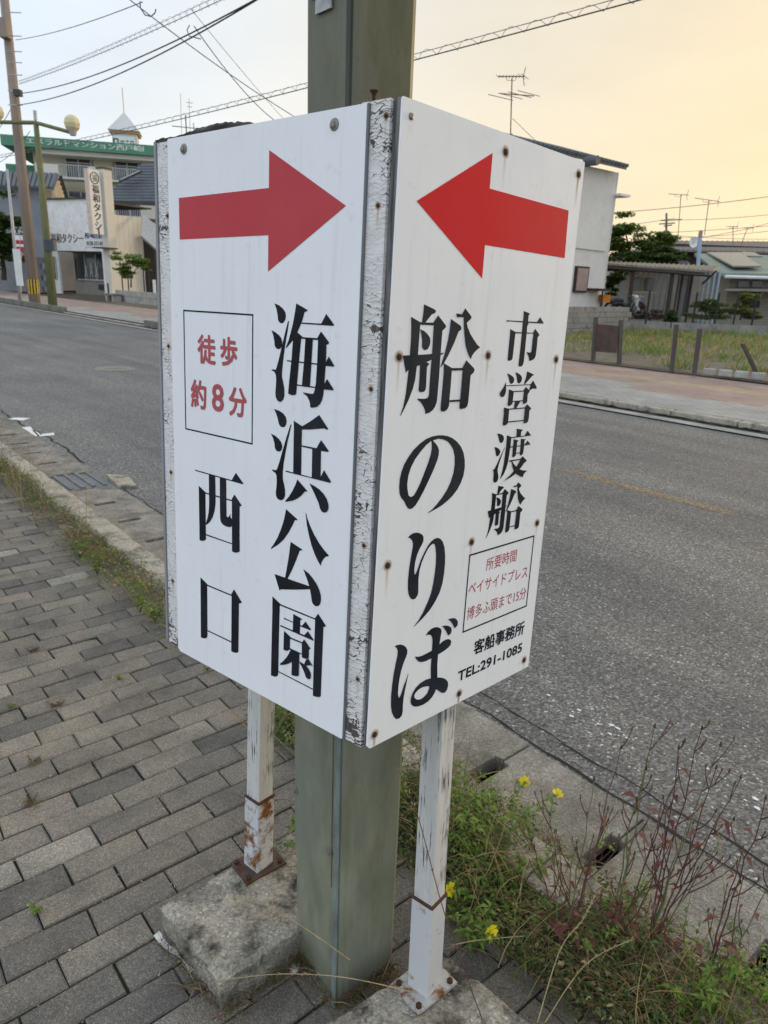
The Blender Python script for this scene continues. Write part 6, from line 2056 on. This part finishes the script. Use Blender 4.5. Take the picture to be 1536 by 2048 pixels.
for i, (u0, v0, w0, h0) in enumerate(((-1.0, 0.0, .12, .6), (-.62, 0.05, .1, .5), (-1.0, .52, .45, .1), (-.95, 0, .35, .1), (-.35, .38, .3, .08), (.1, .4, .25, .08), (.5, .4, .3, .08), (-.4, .05, .1, .25), (-.25, .2, .25, .08), (.05, .1, .35, .09), (.15, .0, .1, .2), (.5, .05, .1, .26), (.75, .05, .1, .26), (.62, .18, .2, .07))):
    lm_.box(O_ + AU * (u0 + w0 / 2) + ZV * (v0 + h0 / 2) + AN * (i * 0.002), AU, AN, ZV, w0, 0.01, h0)
lm_.build('sign_marks', 'black_print', sg)
for px, py0, py1, nm_ in ((362, 187, 262, 'thin radio mast behind the sign box, left one'), (379, 197, 262, 'thin aerial mast with cross rods behind the sign box')):
    a, b = P(px + 2, py1 + 20, 60), P(px - 1, py0, 60)
    t = thing('aerial_mast', a, nm_, 'antenna')
    MB().tube([a, b], 0.03, 5).build('mast', 'steel_grey', t)
    if px == 379:
        for q, w_ in ((8, 7), (16, 5)):
            MB().tube([P(px - w_, py0 + q, 60), P(px + w_, py0 + q + 1, 60)], 0.02, 4).build('rod', 'steel_grey', t)
t = thing('aerial_mast', P(372, 275, 45), 'dark short aerial mast with a horizontal boom above the top plank', 'antenna')
MB().tube([P(373, 270, 45), P(371, 230, 45)], 0.035, 5).build('mast', 'wire_dark', t)
MB().tube([P(344, 252, 45), P(394, 257, 45)], 0.025, 5).build('boom', 'wire_grey', t)
MB().tube([P(387, 246, 45), P(388, 262, 45)], 0.025, 5).build('rod', 'wire_grey', t)


# ------------------------------------------------------------------ overhead cables
def cable(a, b, sag, r, label, m_='wire_dark', coil=None, n=40, cat='cable'):
    pts = []
    for i in range(n + 1):
        f = i / n
        pts.append(a.lerp(b, f) - ZV * (sag * 4 * f * (1 - f)))
    t = thing('overhead_cable', a, label, cat, 'overhead cables')
    MB().tube(pts, r, 5).build('strand', m_, t)
    if coil:
        cr, turns, up_ = coil
        up2 = [p + ZV * up_ for p in pts]
        MB().tube(up2, r * 0.6, 4).build('carrier_strand', 'wire_grey', t)
        cp = []
        N = turns * 6
        for i in range(N + 1):
            f = i / N
            base_ = a.lerp(b, f) - ZV * (sag * 4 * f * (1 - f)) + ZV * (up_ / 2)
            an = 2 * math.pi * i / 6 + 0.5 * noise.noise(V3((i * 0.13, 1, 4)))
            side = (b - a).cross(ZV).normalized()
            cj = cr * (1 + 0.35 * noise.noise(V3((i * 0.21, 9, 2))))
            cp.append(base_ + ZV * (cj * math.sin(an)) + side * (cj * math.cos(an)))
        MB().tube(cp, r * 0.42, 4).build('spiral_hanger', 'wire_grey', t)
    return t


cable(P(-40, 322, 48), P(1420, -38, 15), 0.25, 0.015, 'thick cable with spiral hanger crossing the whole sky', coil=(0.085, 70, 0.13), n=60)
cable(P(38, 168, 35), P(520, -36, 17), 0.10, 0.010, 'cable with spiral hanger rising right from the utility pole', 'wire_grey', coil=(0.08, 55, 0.1))
cable(P(40, 187, 35), P(560, -28, 17), 0.35, 0.018, 'dark cable under the spiral one from the utility pole')
cable(P(36, 210, 35), P(565, -32, 17), 0.40, 0.018, 'lowest dark cable from the utility pole to the upper right')
cable(P(31, 80, 35), P(285, 4, 22), 0.12, 0.012, 'thin cable from high on the utility pole', 'wire_dark')
cable(P(255, -4, 22), P(610, 246, 30), 0.12, 0.014, 'drop wire falling right from a looped joint')
cable(P(388, 52, 21), P(565, 252, 30), 0.25, 0.013, 'second drop wire falling to the roof behind the sign')
cable(P(382, 18, 21), P(580, 252, 30), 0.05, 0.008, 'thinnest drop wire between the two others', 'wire_grey')
cable(P(-30, 290, 50), P(36, 190, 35), 0.2, 0.016, 'cable reaching the utility pole from the left, upper')
cable(P(-30, 330, 50), P(60, 262, 34), 0.4, 0.014, 'cable reaching the lamp from the left, lower')
lo = thing('cable_loop', P(300, 25, 21.5), 'small hanging loop of cable at the joint in the sky', 'cable')
MB().tube([P(280, 3, 21.5), P(281, 16, 21.5), P(290, 30, 21.5), P(302, 33, 21.5), P(310, 26, 21.5), P(312, 18, 21.5)], 0.016, 5).build('strand', 'wire_dark', lo)
lo = thing('cable_loop', P(388, 55, 21), 'short sagging bridle wire at the lower cable joint', 'cable')
MB().tube([P(379, 50, 21), P(374, 60, 21), P(378, 72, 21), P(390, 75, 21), P(402, 78, 21)], 0.013, 5).build('strand', 'wire_dark', lo)
for i, (x0, y0, x1, y1, Y) in enumerate(((1180, 428, 1560, 390, 60), (1340, 440, 1560, 427, 80), (1180, 470, 1560, 450, 80), (1300, 478, 1560, 460, 85), (1180, 455, 1350, 436, 80), (1400, 475, 1560, 440, 75), (1340, 470, 1560, 478, 85))):
    cable(P(x0, y0, Y), P(x1, y1, Y - 5), 0.15, 0.025, ('distant wire over the right roofs, highest', 'distant wire over the right roofs, second from the top', 'distant wire over the right roofs, in the middle', 'distant wire low over the long roof', 'distant wire from the far pole to the white house', 'distant wire slanting up to the right edge', 'distant wire lowest of all over the long roof')[i], 'wire_grey')

# ------------------------------------------------------------------ vacant lot on the far side
lot = structure(road_sheet('vacant_lot', -30, 12, 13.7, 60, 0.02, 'soil'))
structure(road_sheet('lot_edging', -30, 12, 13.55, 13.75, 0.055, 'crack'))
gm = {}
r = random.Random(77)
for i in range(16000):
    s = r.uniform(-22, 3); t = 13.9 + (r.random() ** 1.2) * 16
    dn_ = noise.noise(V3((s * .35, t * .35, 3))) + 0.5 * noise.noise(V3((s * 1.1, t * 1.1, 5)))
    if dn_ * 1.3 + (t - 17.0) * 0.16 < r.uniform(-0.3, 0.5):
        continue
    q = proj(W(s, t, 0))
    if q is None or not (1050 < q[0] < 1640):
        continue
    mname = 'lot_grass' if r.random() < 0.55 + dn_ * 0.5 else 'straw'
    mb = gm.setdefault(mname, MB())
    L = r.uniform(0.07, 0.22) * (2.2 if dn_ > 0.38 else 1)
    for _ in range(3):
        add_blade(mb, W(s + r.uniform(-.08, .08), t + r.uniform(-.08, .08), 0.02), V3((r.uniform(-.5, .5), r.uniform(-.5, .5), 1)), L, 0.022, r, 0.7)
ob = gm['lot_grass'].build('lot_grass', 'lot_grass')
stuff(ob, 'short yellow green grass over the vacant lot', 'grass')
if 'straw' in gm:
    o2 = gm['straw'].build('dry_blades', 'straw'); o2.parent = ob; o2['kind'] = 'stuff'

mat('old_post', (0.10, 0.085, 0.075), 0.9, 0, 0.25, 6, stretch=(1, 1, 0.2))
mat('gate_brown', (0.085, 0.055, 0.045), 0.8, 0, 0.25, 5)
g1, g2 = GP(1186, 722, 0.04), GP(1238, 728, 0.04)
gt = thing('lot_gate', g1, 'rusty brown sheet gate hung between two old posts', 'gate')
for (p, px, py) in ((g1, 1192, 634), (g2, 1242, 640)):
    tp2 = P(px, py, p.y)
    MB().beam(p, tp2, V3((1, 0, 0)), V3((0, 1, 0)), 0.08, 0.08).build('post', 'old_post', gt)
gp = [P(1191, 703, g1.y - .05), P(1233, 706, g2.y - .05), P(1238, 652, g2.y - .05), P(1194, 648, g1.y - .05)]
MB().prism(gp, V3((0, 0.04, 0))).build('sheet', 'gate_brown', gt)
for (px0, py0, px1, py1, lab) in ((1343, 744, 1353, 649, 'old leaning fence post right of the brown gate'), (1388, 751, 1400, 657, 'old fence post next to the leaning one'), (1519, 758, 1485, 687, 'grey post fallen far over to the left')):
    a = GP(px0, py0, 0.04); b = P(px1, py1, a.y - 0.05)
    tag(MB().beam(a, b, V3((1, 0, 0)), V3((0, 1, 0)), 0.075, 0.075).build('fence_post', 'old_post', base=a, bevel=0.01), lab, 'post')
ca, cb = GP(1395, 748, 0.05), GP(1560, 762, 0.05)
U_, N_, L_ = facade(ca, cb)
cu = thing('lot_kerb', ca, 'broken concrete edging at the front of the vacant lot', 'edging')
for i in range(5):
    MB().box(ca + U_ * (i * L_ / 5 + .2) + ZV * 0.06, U_, N_, ZV, L_ / 5 - 0.06, 0.14, 0.12).build('edging_stone', 'far_concrete', cu, bevel=0.01)

# block wall before the white house
mat('block_wall', (0.27, 0.26, 0.235), 0.9, 0, 0.2, 1.5, dirt=(0.14, 0.135, 0.12))
wa = GP(1100, 668, 0.04); wb = P(1254, 655, 29.5)
wa.z = wb.z = 0.02
U_, N_, L_ = facade(wa, wb)
bw2 = thing('block_wall', wa, 'weathered concrete block wall in front of the white house', 'wall')
zt_ = P(1190, 614, 28).z
nr = 5
hh = zt_ / nr
br_ = random.Random(9)
for j in range(nr):
    for i in range(int(L_ / 0.42)):
        MB().box(wa + U_ * (0.42 * i + 0.21 + (0.21 if j % 2 else 0)) + ZV * (hh * (j + .5)) + N_ * br_.uniform(-.006, .006), U_, N_, ZV, 0.405, 0.15, hh - 0.014).build('block', 'block_wall', bw2)

# netting fence with dark posts
fa, fb = P(1256, 640, 31), P(1600, 660, 30)
fa.z = fb.z = 0.0
U_, N_, L_ = facade(fa, fb)
nf = thing('net_fence', fa, 'green net fence with dark posts on a low concrete footing', 'fence')
MB().box((fa + fb) / 2 + ZV * 0.2, U_, N_, ZV, L_, 0.14, 0.4).build('footing', 'block_wall', nf)
for px in (1256, 1292, 1386, 1430, 1468, 1505, 1540):
    a = P(px, 640, 30.6); a.z = 0.3
    b = V3((a.x, a.y, 1.62))
    MB().tube([a, b], 0.035, 6).build('post', 'stripe_black', nf)
nt = MB()
nv = int(L_ / 0.11)
for i in range(nv):
    p = fa + U_ * (i * 0.11) + ZV * 0.42 - N_ * 0.0
    nt.tube([p, p + ZV * 1.1], 0.0035, 3, cap=False)
for j in range(10):
    nt.tube([fa + ZV * (0.42 + j * 0.12), fb + ZV * (0.42 + j * 0.12)], 0.0035, 3, cap=False)
o = nt.build('net', 'wire_dark', nf); o['kind'] = 'stuff'

# ------------------------------------------------------------------ white two storey house
mat('house_white', (0.74, 0.715, 0.68), 0.85, 0, 0.07, 0.5, dirt=(0.64, 0.61, 0.57))
mat('roof_dark', (0.10, 0.11, 0.12), 0.6, 0, 0.25, 2)
mat('shutter_pink', (0.36, 0.26, 0.235), 0.7)
hB = P(1203, 610, 32); hB.z = 0.0
hU = (RN * 0.93 + RD * -0.12).normalized()           # wall runs away from the road
hU = RN
hN = RD
hL = 9.5
hA = hB - hU * hL
wh = thing('white_house', hB, 'white two storey house with dark tiled eaves behind the sign box', 'house')
ez = P(1233, 345, 32).z
MB().box(hA + hU * (hL / 2) - hN * 3 + ZV * (ez / 2), hU, hN, ZV, hL, 6, ez).build('wall', 'house_white', wh)
# roof: ridge along the wall, eave towards the viewer, rising behind
rf = MB()
ov = 0.55
eA = hA - hU * 0.3 + hN * ov + ZV * (ez + 0.02); eB = hB - hU * 0.25 + hN * ov + ZV * (ez + 0.02)
rA = eA - hN * 3.6 + ZV * 1.05; rB = eB - hN * 3.6 + ZV * 1.05
rf.add([eA, eB, rB, rA, eA + ZV * .14, eB + ZV * .14, rB + ZV * .14, rA + ZV * .14], [(0, 3, 2, 1), (4, 5, 6, 7), (0, 1, 5, 4), (1, 2, 6, 5), (3, 0, 4, 7)])
rfo = rf.build('roof', 'roof_dark', wh)
nt_ = int(hL / 0.27) + 3
for i in range(nt_):
    f = i / (nt_ - 1)
    a = eA.lerp(eB, f) + ZV * 0.15
    b = a - hN * 3.5 + ZV * 1.03
    MB().tube([a + hN * 0.04, b], 0.075, 6).build('tile_row', 'roof_dark', rfo)
k_end = P(1181, 322, 29)
MB().tube([k_end + V3((-.15, 0.2, 0)), k_end + V3((.22, -0.2, 0))], 0.17, 8).build('ridge_end', 'roof_dark', rfo)
cp_ = P(1160, 560, hB.y - 3)
sp = hA + hU * (hL - 3.0)


def on_wall(px, py):
    """point on the visible wall plane in the direction of a photo pixel"""
    d = ray(px, py); o = Vector((0, 0, CAM_H))
    k = (hB - o).dot(hN) / d.dot(hN)
    return o + d * k


a, b = on_wall(1146, 582), on_wall(1174, 536)
c = (a + b) / 2
w_ = abs((b - a).dot(hU)); h_ = b.z - a.z
sh2 = MB().box(c + hN * 0.05, hU, hN, ZV, w_ + .1, 0.1, h_ + .1).build('shutter_frame', 'dark_timber', wh)
MB().box(c + hN * 0.09, hU, hN, ZV, w_ - .05, 0.06, h_ - .05).build('shutter', 'shutter_pink', sh2)
c = on_wall(1186, 579)
MB().box(c + hN * 0.3, hU, hN, ZV, 0.9, 0.6, 0.1).build('shelf', 'dark_timber', wh)
MB().tube([c + hN * 0.55 - hU * .1, c + hN * 0.55 - hU * .1 - ZV * 0.9], 0.04, 6).build('shelf_leg', 'dark_timber', wh)
MB().tube([on_wall(1150, 496) + hN * .05, on_wall(1208, 503) + hN * .05], 0.02, 5).build('pipe', 'steel_grey', wh)
c = P(1232, 392, 32.3)
MB().box(c, hU, hN, ZV, 0.75, 0.9, 0.09).build('window_hood', 'white_board', wh)
MB().box(hB + hU * 0.02 + ZV * (ez / 2) + hN * 0.012, hU, hN, ZV, 0.06, 0.02, ez).build('corner_trim', 'balcony_white', wh)


def antenna(px, py0, py1, Y, boom, label, double=False, tilt=0.0, m_='wire_grey', r=0.022):
    a, b = P(px + tilt, py1, Y), P(px, py0, Y)
    t = thing('tv_antenna', a, label, 'antenna', 'tv antennas on the roofs')
    MB().tube([a, b], r, 6).build('mast', m_, t)
    bl = P(px + boom[0], py0 + boom[2], Y + 0.4); brr = P(px + boom[1], py0 + boom[3], Y - 0.4)
    MB().tube([bl, brr], r * 0.8, 5).build('boom', m_, t)
    n = 9
    for i in range(n):
        c = bl.lerp(brr, i / (n - 1))
        h = 0.16 if i < n - 2 else 0.34
        d = V3((0.5, 0.86, 0)) * h
        if i == n - 1:
            MB().tube([c + ZV * 0.28, c + V3((-.06, 0, 0)), c - ZV * 0.28], r * 0.6, 4).build('reflector', m_, t)
        MB().tube([c - d, c + d], r * 0.5, 4).build('element', m_, t)
    MB().tube([bl.lerp(brr, .3), bl.lerp(brr, .35) - ZV * .12, bl.lerp(brr, .65) - ZV * .12, bl.lerp(brr, .7)], r * 0.5, 4).build('bracket', m_, t)
    if double:
        y2 = py0 + 33
        p0, p1 = P(px - 22, y2 + 6, Y - .5), P(px + 34, y2 - 2, Y + .8)
        MB().tube([P(px - 24, y2 - 2, Y), P(px + 44, y2 + 3, Y)], r * .8, 5).build('boom', m_, t)
        for k in range(4):
            c = p0.lerp(p1, k / 3)
            MB().tube([c + V3((-.5, -.6, -0.06)), c + V3((.5, .6, .06))], r * .55, 4).build('element', m_, t)
        MB().tube([P(px + 1, py1 - 5, Y), P(px - 8, py1 + 4, Y)], r * .6, 4).build('stay', m_, t)
        MB().tube([P(px + 1, py1 - 35, Y), P(px + 60, py1 + 22, Y)], r * .4, 4).build('stay', m_, t)
    return t


antenna(1024, 156, 272, 27.5, (-28, 26, -3, -3), 'large tv antenna on the white house roof', True, -3, 'wire_dark', 0.02)
antenna(1362, 390, 488, 45, (-24, 14, -2, 0), 'tv antenna standing over the trees, left of the pair', False, -7)
antenna(1418, 400, 470, 42, (-28, 20, -4, 3), 'tv antenna standing over the right roofs, right of the pair', False, -9)
antenna(1466, 453, 490, 55, (-14, 10, 0, 0), 'small distant tv antenna above the long roof', False, 0, 'wire_grey', 0.025)
antenna(1495, 456, 492, 56, (-6, 12, 0, 0), 'small ring tv antenna at the right above the long roof', False, -14, 'wire_grey', 0.025)

# ------------------------------------------------------------------ sheds, carport and houses at the right
mat('shed_blue', (0.20, 0.235, 0.29), 0.7, 0, 0.1, 1.5)
mat('sheet_sky', (0.36, 0.46, 0.58), 0.6, 0, 0.06, 1.0)
mat('sheet_grey', (0.24, 0.23, 0.23), 0.8, 0, 0.2, 1.0)
mat('carport_roof', (0.20, 0.18, 0.15), 0.75, 0, 0.3, 1.5)
mat('steel_brown', (0.045, 0.032, 0.028), 0.7)
mat('roof_green', (0.19, 0.245, 0.21), 0.5, 0, 0.15, 1.0)
mat('roof_taupe', (0.17, 0.15, 0.14), 0.6, 0, 0.12, 1.0)
mat('solar', (0.30, 0.28, 0.24), 0.3, 0.1, 0.1, 1.0)
mat('wall_beige', (0.36, 0.33, 0.28), 0.85, 0, 0.1, 1.0)
XV, YV = V3((1, 0, 0)), V3((0, 1, 0))


def pbox(t, name, x0, y0, x1, y1, Y, th, m_, ground=False):
    a, b = P(x0, y1, Y), P(x1, y0, Y)
    z0 = 0.0 if ground else a.z
    return MB().box(V3(((a.x + b.x) / 2, Y + th / 2, (z0 + b.z) / 2)), XV, YV, ZV, b.x - a.x, th, b.z - z0).build(name, m_, t)


sd_ = thing('blue_shed', P(1290, 620, 37), 'blue grey boarded shed with a sliding window under the carport roof', 'shed')
for i in range(10):
    x0 = 1238 + i * 11.2
    pbox(sd_, 'board', x0, 544, x0 + 10.9, 625, 37 + (0.03 if i % 2 else 0), 0.1, 'sheet_sky' if i == 0 else 'shed_blue', True)
wn_ = pbox(sd_, 'window', 1258, 553, 1310, 584, 36.9, 0.05, 'glass_dark')
for x0, x1, y0, y1 in ((1256, 1312, 551, 553.6), (1256, 1312, 583, 586), (1282, 1285, 553, 584), (1256, 1258.5, 553, 584), (1309, 1312, 553, 584)):
    pbox(sd_, 'window_frame', x0, y0, x1, y1, 36.85, 0.05, 'gable_cream').parent = wn_
cpx = thing('carport', P(1320, 620, 34), 'low corrugated carport on dark steel posts', 'carport')
ca_ = [P(1208, 530, 33.5), P(1425, 546, 32.5), P(1437, 535, 35.8), P(1215, 526, 37.5)]
MB().prism(ca_, V3((0, 0, 0.07))).build('roof_sheet', 'carport_roof', cpx)
for k in range(24):
    f = k / 23
    a, b = ca_[0].lerp(ca_[1], f) + ZV * 0.09, ca_[3].lerp(ca_[2], f) + ZV * 0.09
    MB().tube([a, b], 0.03, 4).build('corrugation', 'carport_roof', cpx)
MB().tube([ca_[0] - ZV * 0.1, ca_[1] - ZV * 0.12], 0.06, 5).build('front_beam', 'steel_brown', cpx)
for px, py, Y in ((1266, 545, 33.4), (1345, 548, 33.0), (1366, 546, 34.5), (1386, 547, 34.6), (1212, 540, 34)):
    a = P(px, py, Y); b = V3((a.x, a.y, 0))
    MB().tube([b, a], 0.085 if px in (1266, 1345) else 0.05, 6).build('post', 'steel_brown', cpx)
MB().tube([P(1404, 568, 33), P(1432, 542, 33)], 0.05, 5).build('brace', 'steel_brown', cpx)
gs = thing('storage_screen', P(1380, 620, 36), 'grey panel screen and pale blue sheeting right of the blue shed', 'screen')
pbox(gs, 'grey_panel', 1350, 552, 1376, 622, 36.5, 0.06, 'sheet_grey', True)
pbox(gs, 'grey_panel', 1377, 552, 1402, 622, 36.6, 0.06, 'wall_beige', True)
for i in range(4):
    pbox(gs, 'blue_sheet', 1402 + i * 9.6, 546 - i * 1.5, 1411 + i * 9.6, 614, 36.3 + 0.02 * (i % 2), 0.05, 'sheet_sky', True)

rh = thing('solar_house', P(1490, 620, 40), 'low beige house with grey green roof and solar panels', 'house')
pbox(rh, 'wall', 1447, 552, 1640, 625, 40, 4, 'wall_beige', True)
ra4 = [P(1388, 512, 42), P(1640, 518, 46), P(1660, 556, 38.5), P(1438, 552, 38.5)]
MB().prism([ra4[3], ra4[2], ra4[1], ra4[0]], V3((0, 0, 0.15))).build('roof', 'roof_green', rh)
for qd in ([(1412, 518), (1478, 518), (1520, 546), (1464, 546)], [(1480, 517), (1505, 518), (1522, 526), (1488, 525)]):
    pl = []
    for x, y in qd:
        f = (y - 514) / 40
        pl.append(P(x, y, 42.6 - 4.0 * f) + ZV * 0.28)
    n_ = (pl[1] - pl[0]).cross(pl[3] - pl[0]).normalized()
    if n_.z < 0:
        n_ = -n_
    so_ = MB().prism(pl[::-1], n_ * 0.08).build('solar_panel', 'solar', rh)
MB().tube([P(1450, 553, 38.3), P(1640, 558, 38.3)], 0.09, 6).build('gutter', 'white_board', rh)
for x0, x1 in ((1475, 1498), (1503, 1526)):
    pbox(rh, 'window', x0, 563, x1, 574, 39.9, 0.05, 'glass_dark')
MB().prism([P(1448, 582, 37.5), P(1640, 586, 37.5), P(1640, 578, 39.8), P(1460, 577, 39.8)], V3((0, 0, .06))).build('porch_roof', 'carport_roof', rh)
pbox(rh, 'porch_opening', 1500, 585, 1524, 615, 39.85, 0.04, 'inner_dark')
lh = thing('long_roof_house', P(1450, 600, 58), 'long low house with taupe ribbed roof behind the solar house', 'house')
pbox(lh, 'wall', 1310, 500, 1700, 560, 58, 3, 'steel_brown', True)
la = [P(1300, 502, 56.5), P(1720, 512, 56.5), P(1720, 488, 61), P(1322, 484, 61)]
MB().prism([la[0], la[1], la[2], la[3]], V3((0, 0, .12))).build('roof', 'roof_taupe', lh)
for k in range(40):
    f = k / 39
    MB().tube([la[0].lerp(la[1], f) + ZV * .14, la[3].lerp(la[2], f) + ZV * .14], 0.05, 4).build('roof_rib', 'roof_taupe', lh)
sg_ = thing('small_tile_house', P(1300, 600, 48), 'small house roof of grey tiles under the leafy tree', 'house')
MB().prism([P(1205, 530, 45), P(1380, 532, 45), P(1345, 508, 49), P(1240, 506, 49)], V3((0, 0, .15))).build('roof', 'roof_dark', sg_)
for k in range(10):
    y = 508 + k * 2.4
    MB().tube([P(1240 - k * 3.2, y, 48.9 - k * .4) + ZV * .17, P(1345 + k * 3.2, y + .6, 48.9 - k * .4) + ZV * .17], 0.06, 4).build('tile_course', 'roof_dark', sg_)
pbox(sg_, 'wall', 1225, 528, 1360, 560, 46, 2, 'wall_beige', True)
lp2 = thing('blue_pole', P(1397, 530, 38.5), 'slim pale blue pole with pink top beside the solar house', 'pole')
MB().tube([P(1396, 532, 38.5), P(1400, 475, 38.5)], 0.10, 6).build('shaft', 'sheet_sky', lp2)
MB().tube([P(1400, 475, 38.5), P(1402, 461, 38.5)], 0.10, 6).build('top', 'shutter_pink', lp2)
dsh = thing('satellite_dish', P(1387, 492, 52), 'round white satellite dish on the long roof', 'dish')
c = P(1388, 484, 52)
mb = MB()
ring = [c + XV * (0.33 * math.cos(a * math.pi / 8)) + ZV * (0.36 * math.sin(a * math.pi / 8)) for a in range(16)]
mb.add(ring + [c + V3((0.05, 0.14, 0))], [(i, (i + 1) % 16, 16) for i in range(16)]); mb.build('bowl', 'white_board', dsh)
MB().tube([c + YV * .1, P(1387, 496, 52.2)], 0.04, 5).build('mount', 'steel_grey', dsh)
MB().tube([c, c + V3((-0.25, -.4, -.1))], 0.02, 5).build('feed_arm', 'steel_grey', dsh)
fp_ = thing('utility_pole', P(1333, 520, 85), 'distant dark utility pole above the leafy tree', 'utility pole')
MB().tube([P(1332, 520, 85), P(1333, 426, 85)], 0.16, 7, .12).build('shaft', 'wire_grey', fp_)
for py, x0, x1 in ((441, 1322, 1364), (448, 1318, 1350), (452, 1328, 1344)):
    MB().tube([P(x0, py, 85), P(x1, py - 2, 84)], 0.07, 5).build('cross_arm', 'wire_grey', fp_)

# trees and shrubs
tree(P(1262, 560, 42), [pblob(1250, 460, 42, 32, 20), pblob(1225, 485, 42, 24, 26), pblob(1285, 500, 42, 40, 24), pblob(1326, 478, 42, 20, 18), pblob(1265, 525, 42, 48, 16), pblob(1232, 515, 42, 22, 24), pblob(1310, 515, 42, 26, 18)], 'broad leafy green tree between white house and carport', 311, 'crown_olive', 0.2, 520, 0.16)
tree(P(1358, 545, 40), [pblob(1350, 520, 40, 30, 12), pblob(1315, 512, 41, 22, 16)], 'dark leafy bush rising above the carport roof', 312, 'crown_green', 0.16, 600, 0.08, 'shrub', 'shrub')
tree(P(1480, 640, 33), [pblob(1492, 600, 33, 20, 10), pblob(1470, 620, 33, 26, 20), pblob(1500, 632, 33, 16, 12)], 'yellow green shrub inside the net fence at the right', 313, 'shrub_yellow', 0.10, 900, 0.05, 'shrub', 'shrub')
tree(P(1415, 640, 33), [pblob(1405, 615, 33, 22, 16), pblob(1430, 625, 33, 22, 18), pblob(1400, 640, 33, 26, 12)], 'green shrub behind the net fence, middle one', 314, 'crown_olive', 0.10, 900, 0.05, 'shrub', 'shrub')
tree(P(1300, 640, 33), [pblob(1275, 630, 33, 18, 14), pblob(1310, 635, 33, 28, 12)], 'dry brownish grass clump behind the net fence', 315, 'dry_brown', 0.10, 800, 0.04, 'shrub', 'shrub')
tree(P(1342, 655, 29), [pblob(1343, 636, 29, 10, 12)], 'small dark bush in front of the net fence', 316, 'crown_green', 0.09, 600, 0.03, 'shrub', 'shrub')
tree(P(1220, 600, 36.5), [pblob(1222, 570, 37, 14, 22)], 'dark green bush behind the motorbike', 317, 'crown_green', 0.12, 800, 0.05, 'shrub', 'shrub')
tree(P(1525, 500, 70), [pblob(1525, 508, 52, 22, 6)], 'low green hedge top before the long roof at the right edge', 318, 'crown_olive', 0.16, 600, 0.05, 'shrub', 'shrub')

# motorbike parked by the white house
mat('bike_black', (0.02, 0.02, 0.022), 0.4)
mat('bike_orange', (0.70, 0.22, 0.02), 0.5)
mat('bike_white', (0.6, 0.6, 0.58), 0.4)
YB = 31.8
mbk = thing('motorbike', P(1240, 622, YB), 'black and white delivery motorbike with an orange box', 'motorbike')


def wheel(px, py, r):
    c = P(px, py, YB)
    w_ = MB(); w_.tube([c + V3((r * math.cos(a * math.pi / 10), 0, r * math.sin(a * math.pi / 10))) for a in range(21)], 0.06, 6)
    wo = w_.build('wheel', 'bike_black', mbk)
    h = MB(); h.tube([c - YV * .06, c + YV * .06], 0.06, 8); h.build('hub', 'steel_grey', wo)


wheel(1222, 618, 0.28); wheel(1276, 618, 0.28)
pbox(mbk, 'cargo_box', 1201, 590, 1222, 604, YB - .2, 0.45, 'bike_orange')
bd_ = MB(); bd_.tube([P(1224, 608, YB), P(1238, 606, YB), P(1252, 612, YB), P(1264, 600, YB)], 0.12, 8, 0.09); bd_.build('frame', 'bike_black', mbk)
st_ = MB(); st_.tube([P(1222, 604, YB), P(1232, 600, YB), P(1246, 602, YB)], 0.12, 8, 0.1); st_.build('saddle', 'bike_black', mbk)
MB().tube([P(1276, 618, YB), P(1270, 598, YB), P(1266, 590, YB)], 0.05, 6).build('fork', 'steel_grey', mbk)
MB().tube([P(1260, 592, YB - .3), P(1268, 591, YB), P(1288, 594, YB + .3)], 0.025, 6).build('handlebar', 'steel_grey', mbk)
fa_ = MB(); fa_.tube([P(1274, 596, YB), P(1272, 612, YB)], 0.13, 8, 0.07); fa_.build('leg_shield', 'bike_white', mbk)
mo = bmesh.new(); bmesh.ops.create_uvsphere(mo, u_segments=10, v_segments=6, radius=0.09)
me = bpy.data.meshes.new('headlight'); mo.to_mesh(me); mo.free(); me.materials.append(MATS['bike_white'])
o = bpy.data.objects.new('headlight', me); COL.objects.link(o); o.parent = mbk; o.location = P(1272, 594, YB - .1) - mbk.location
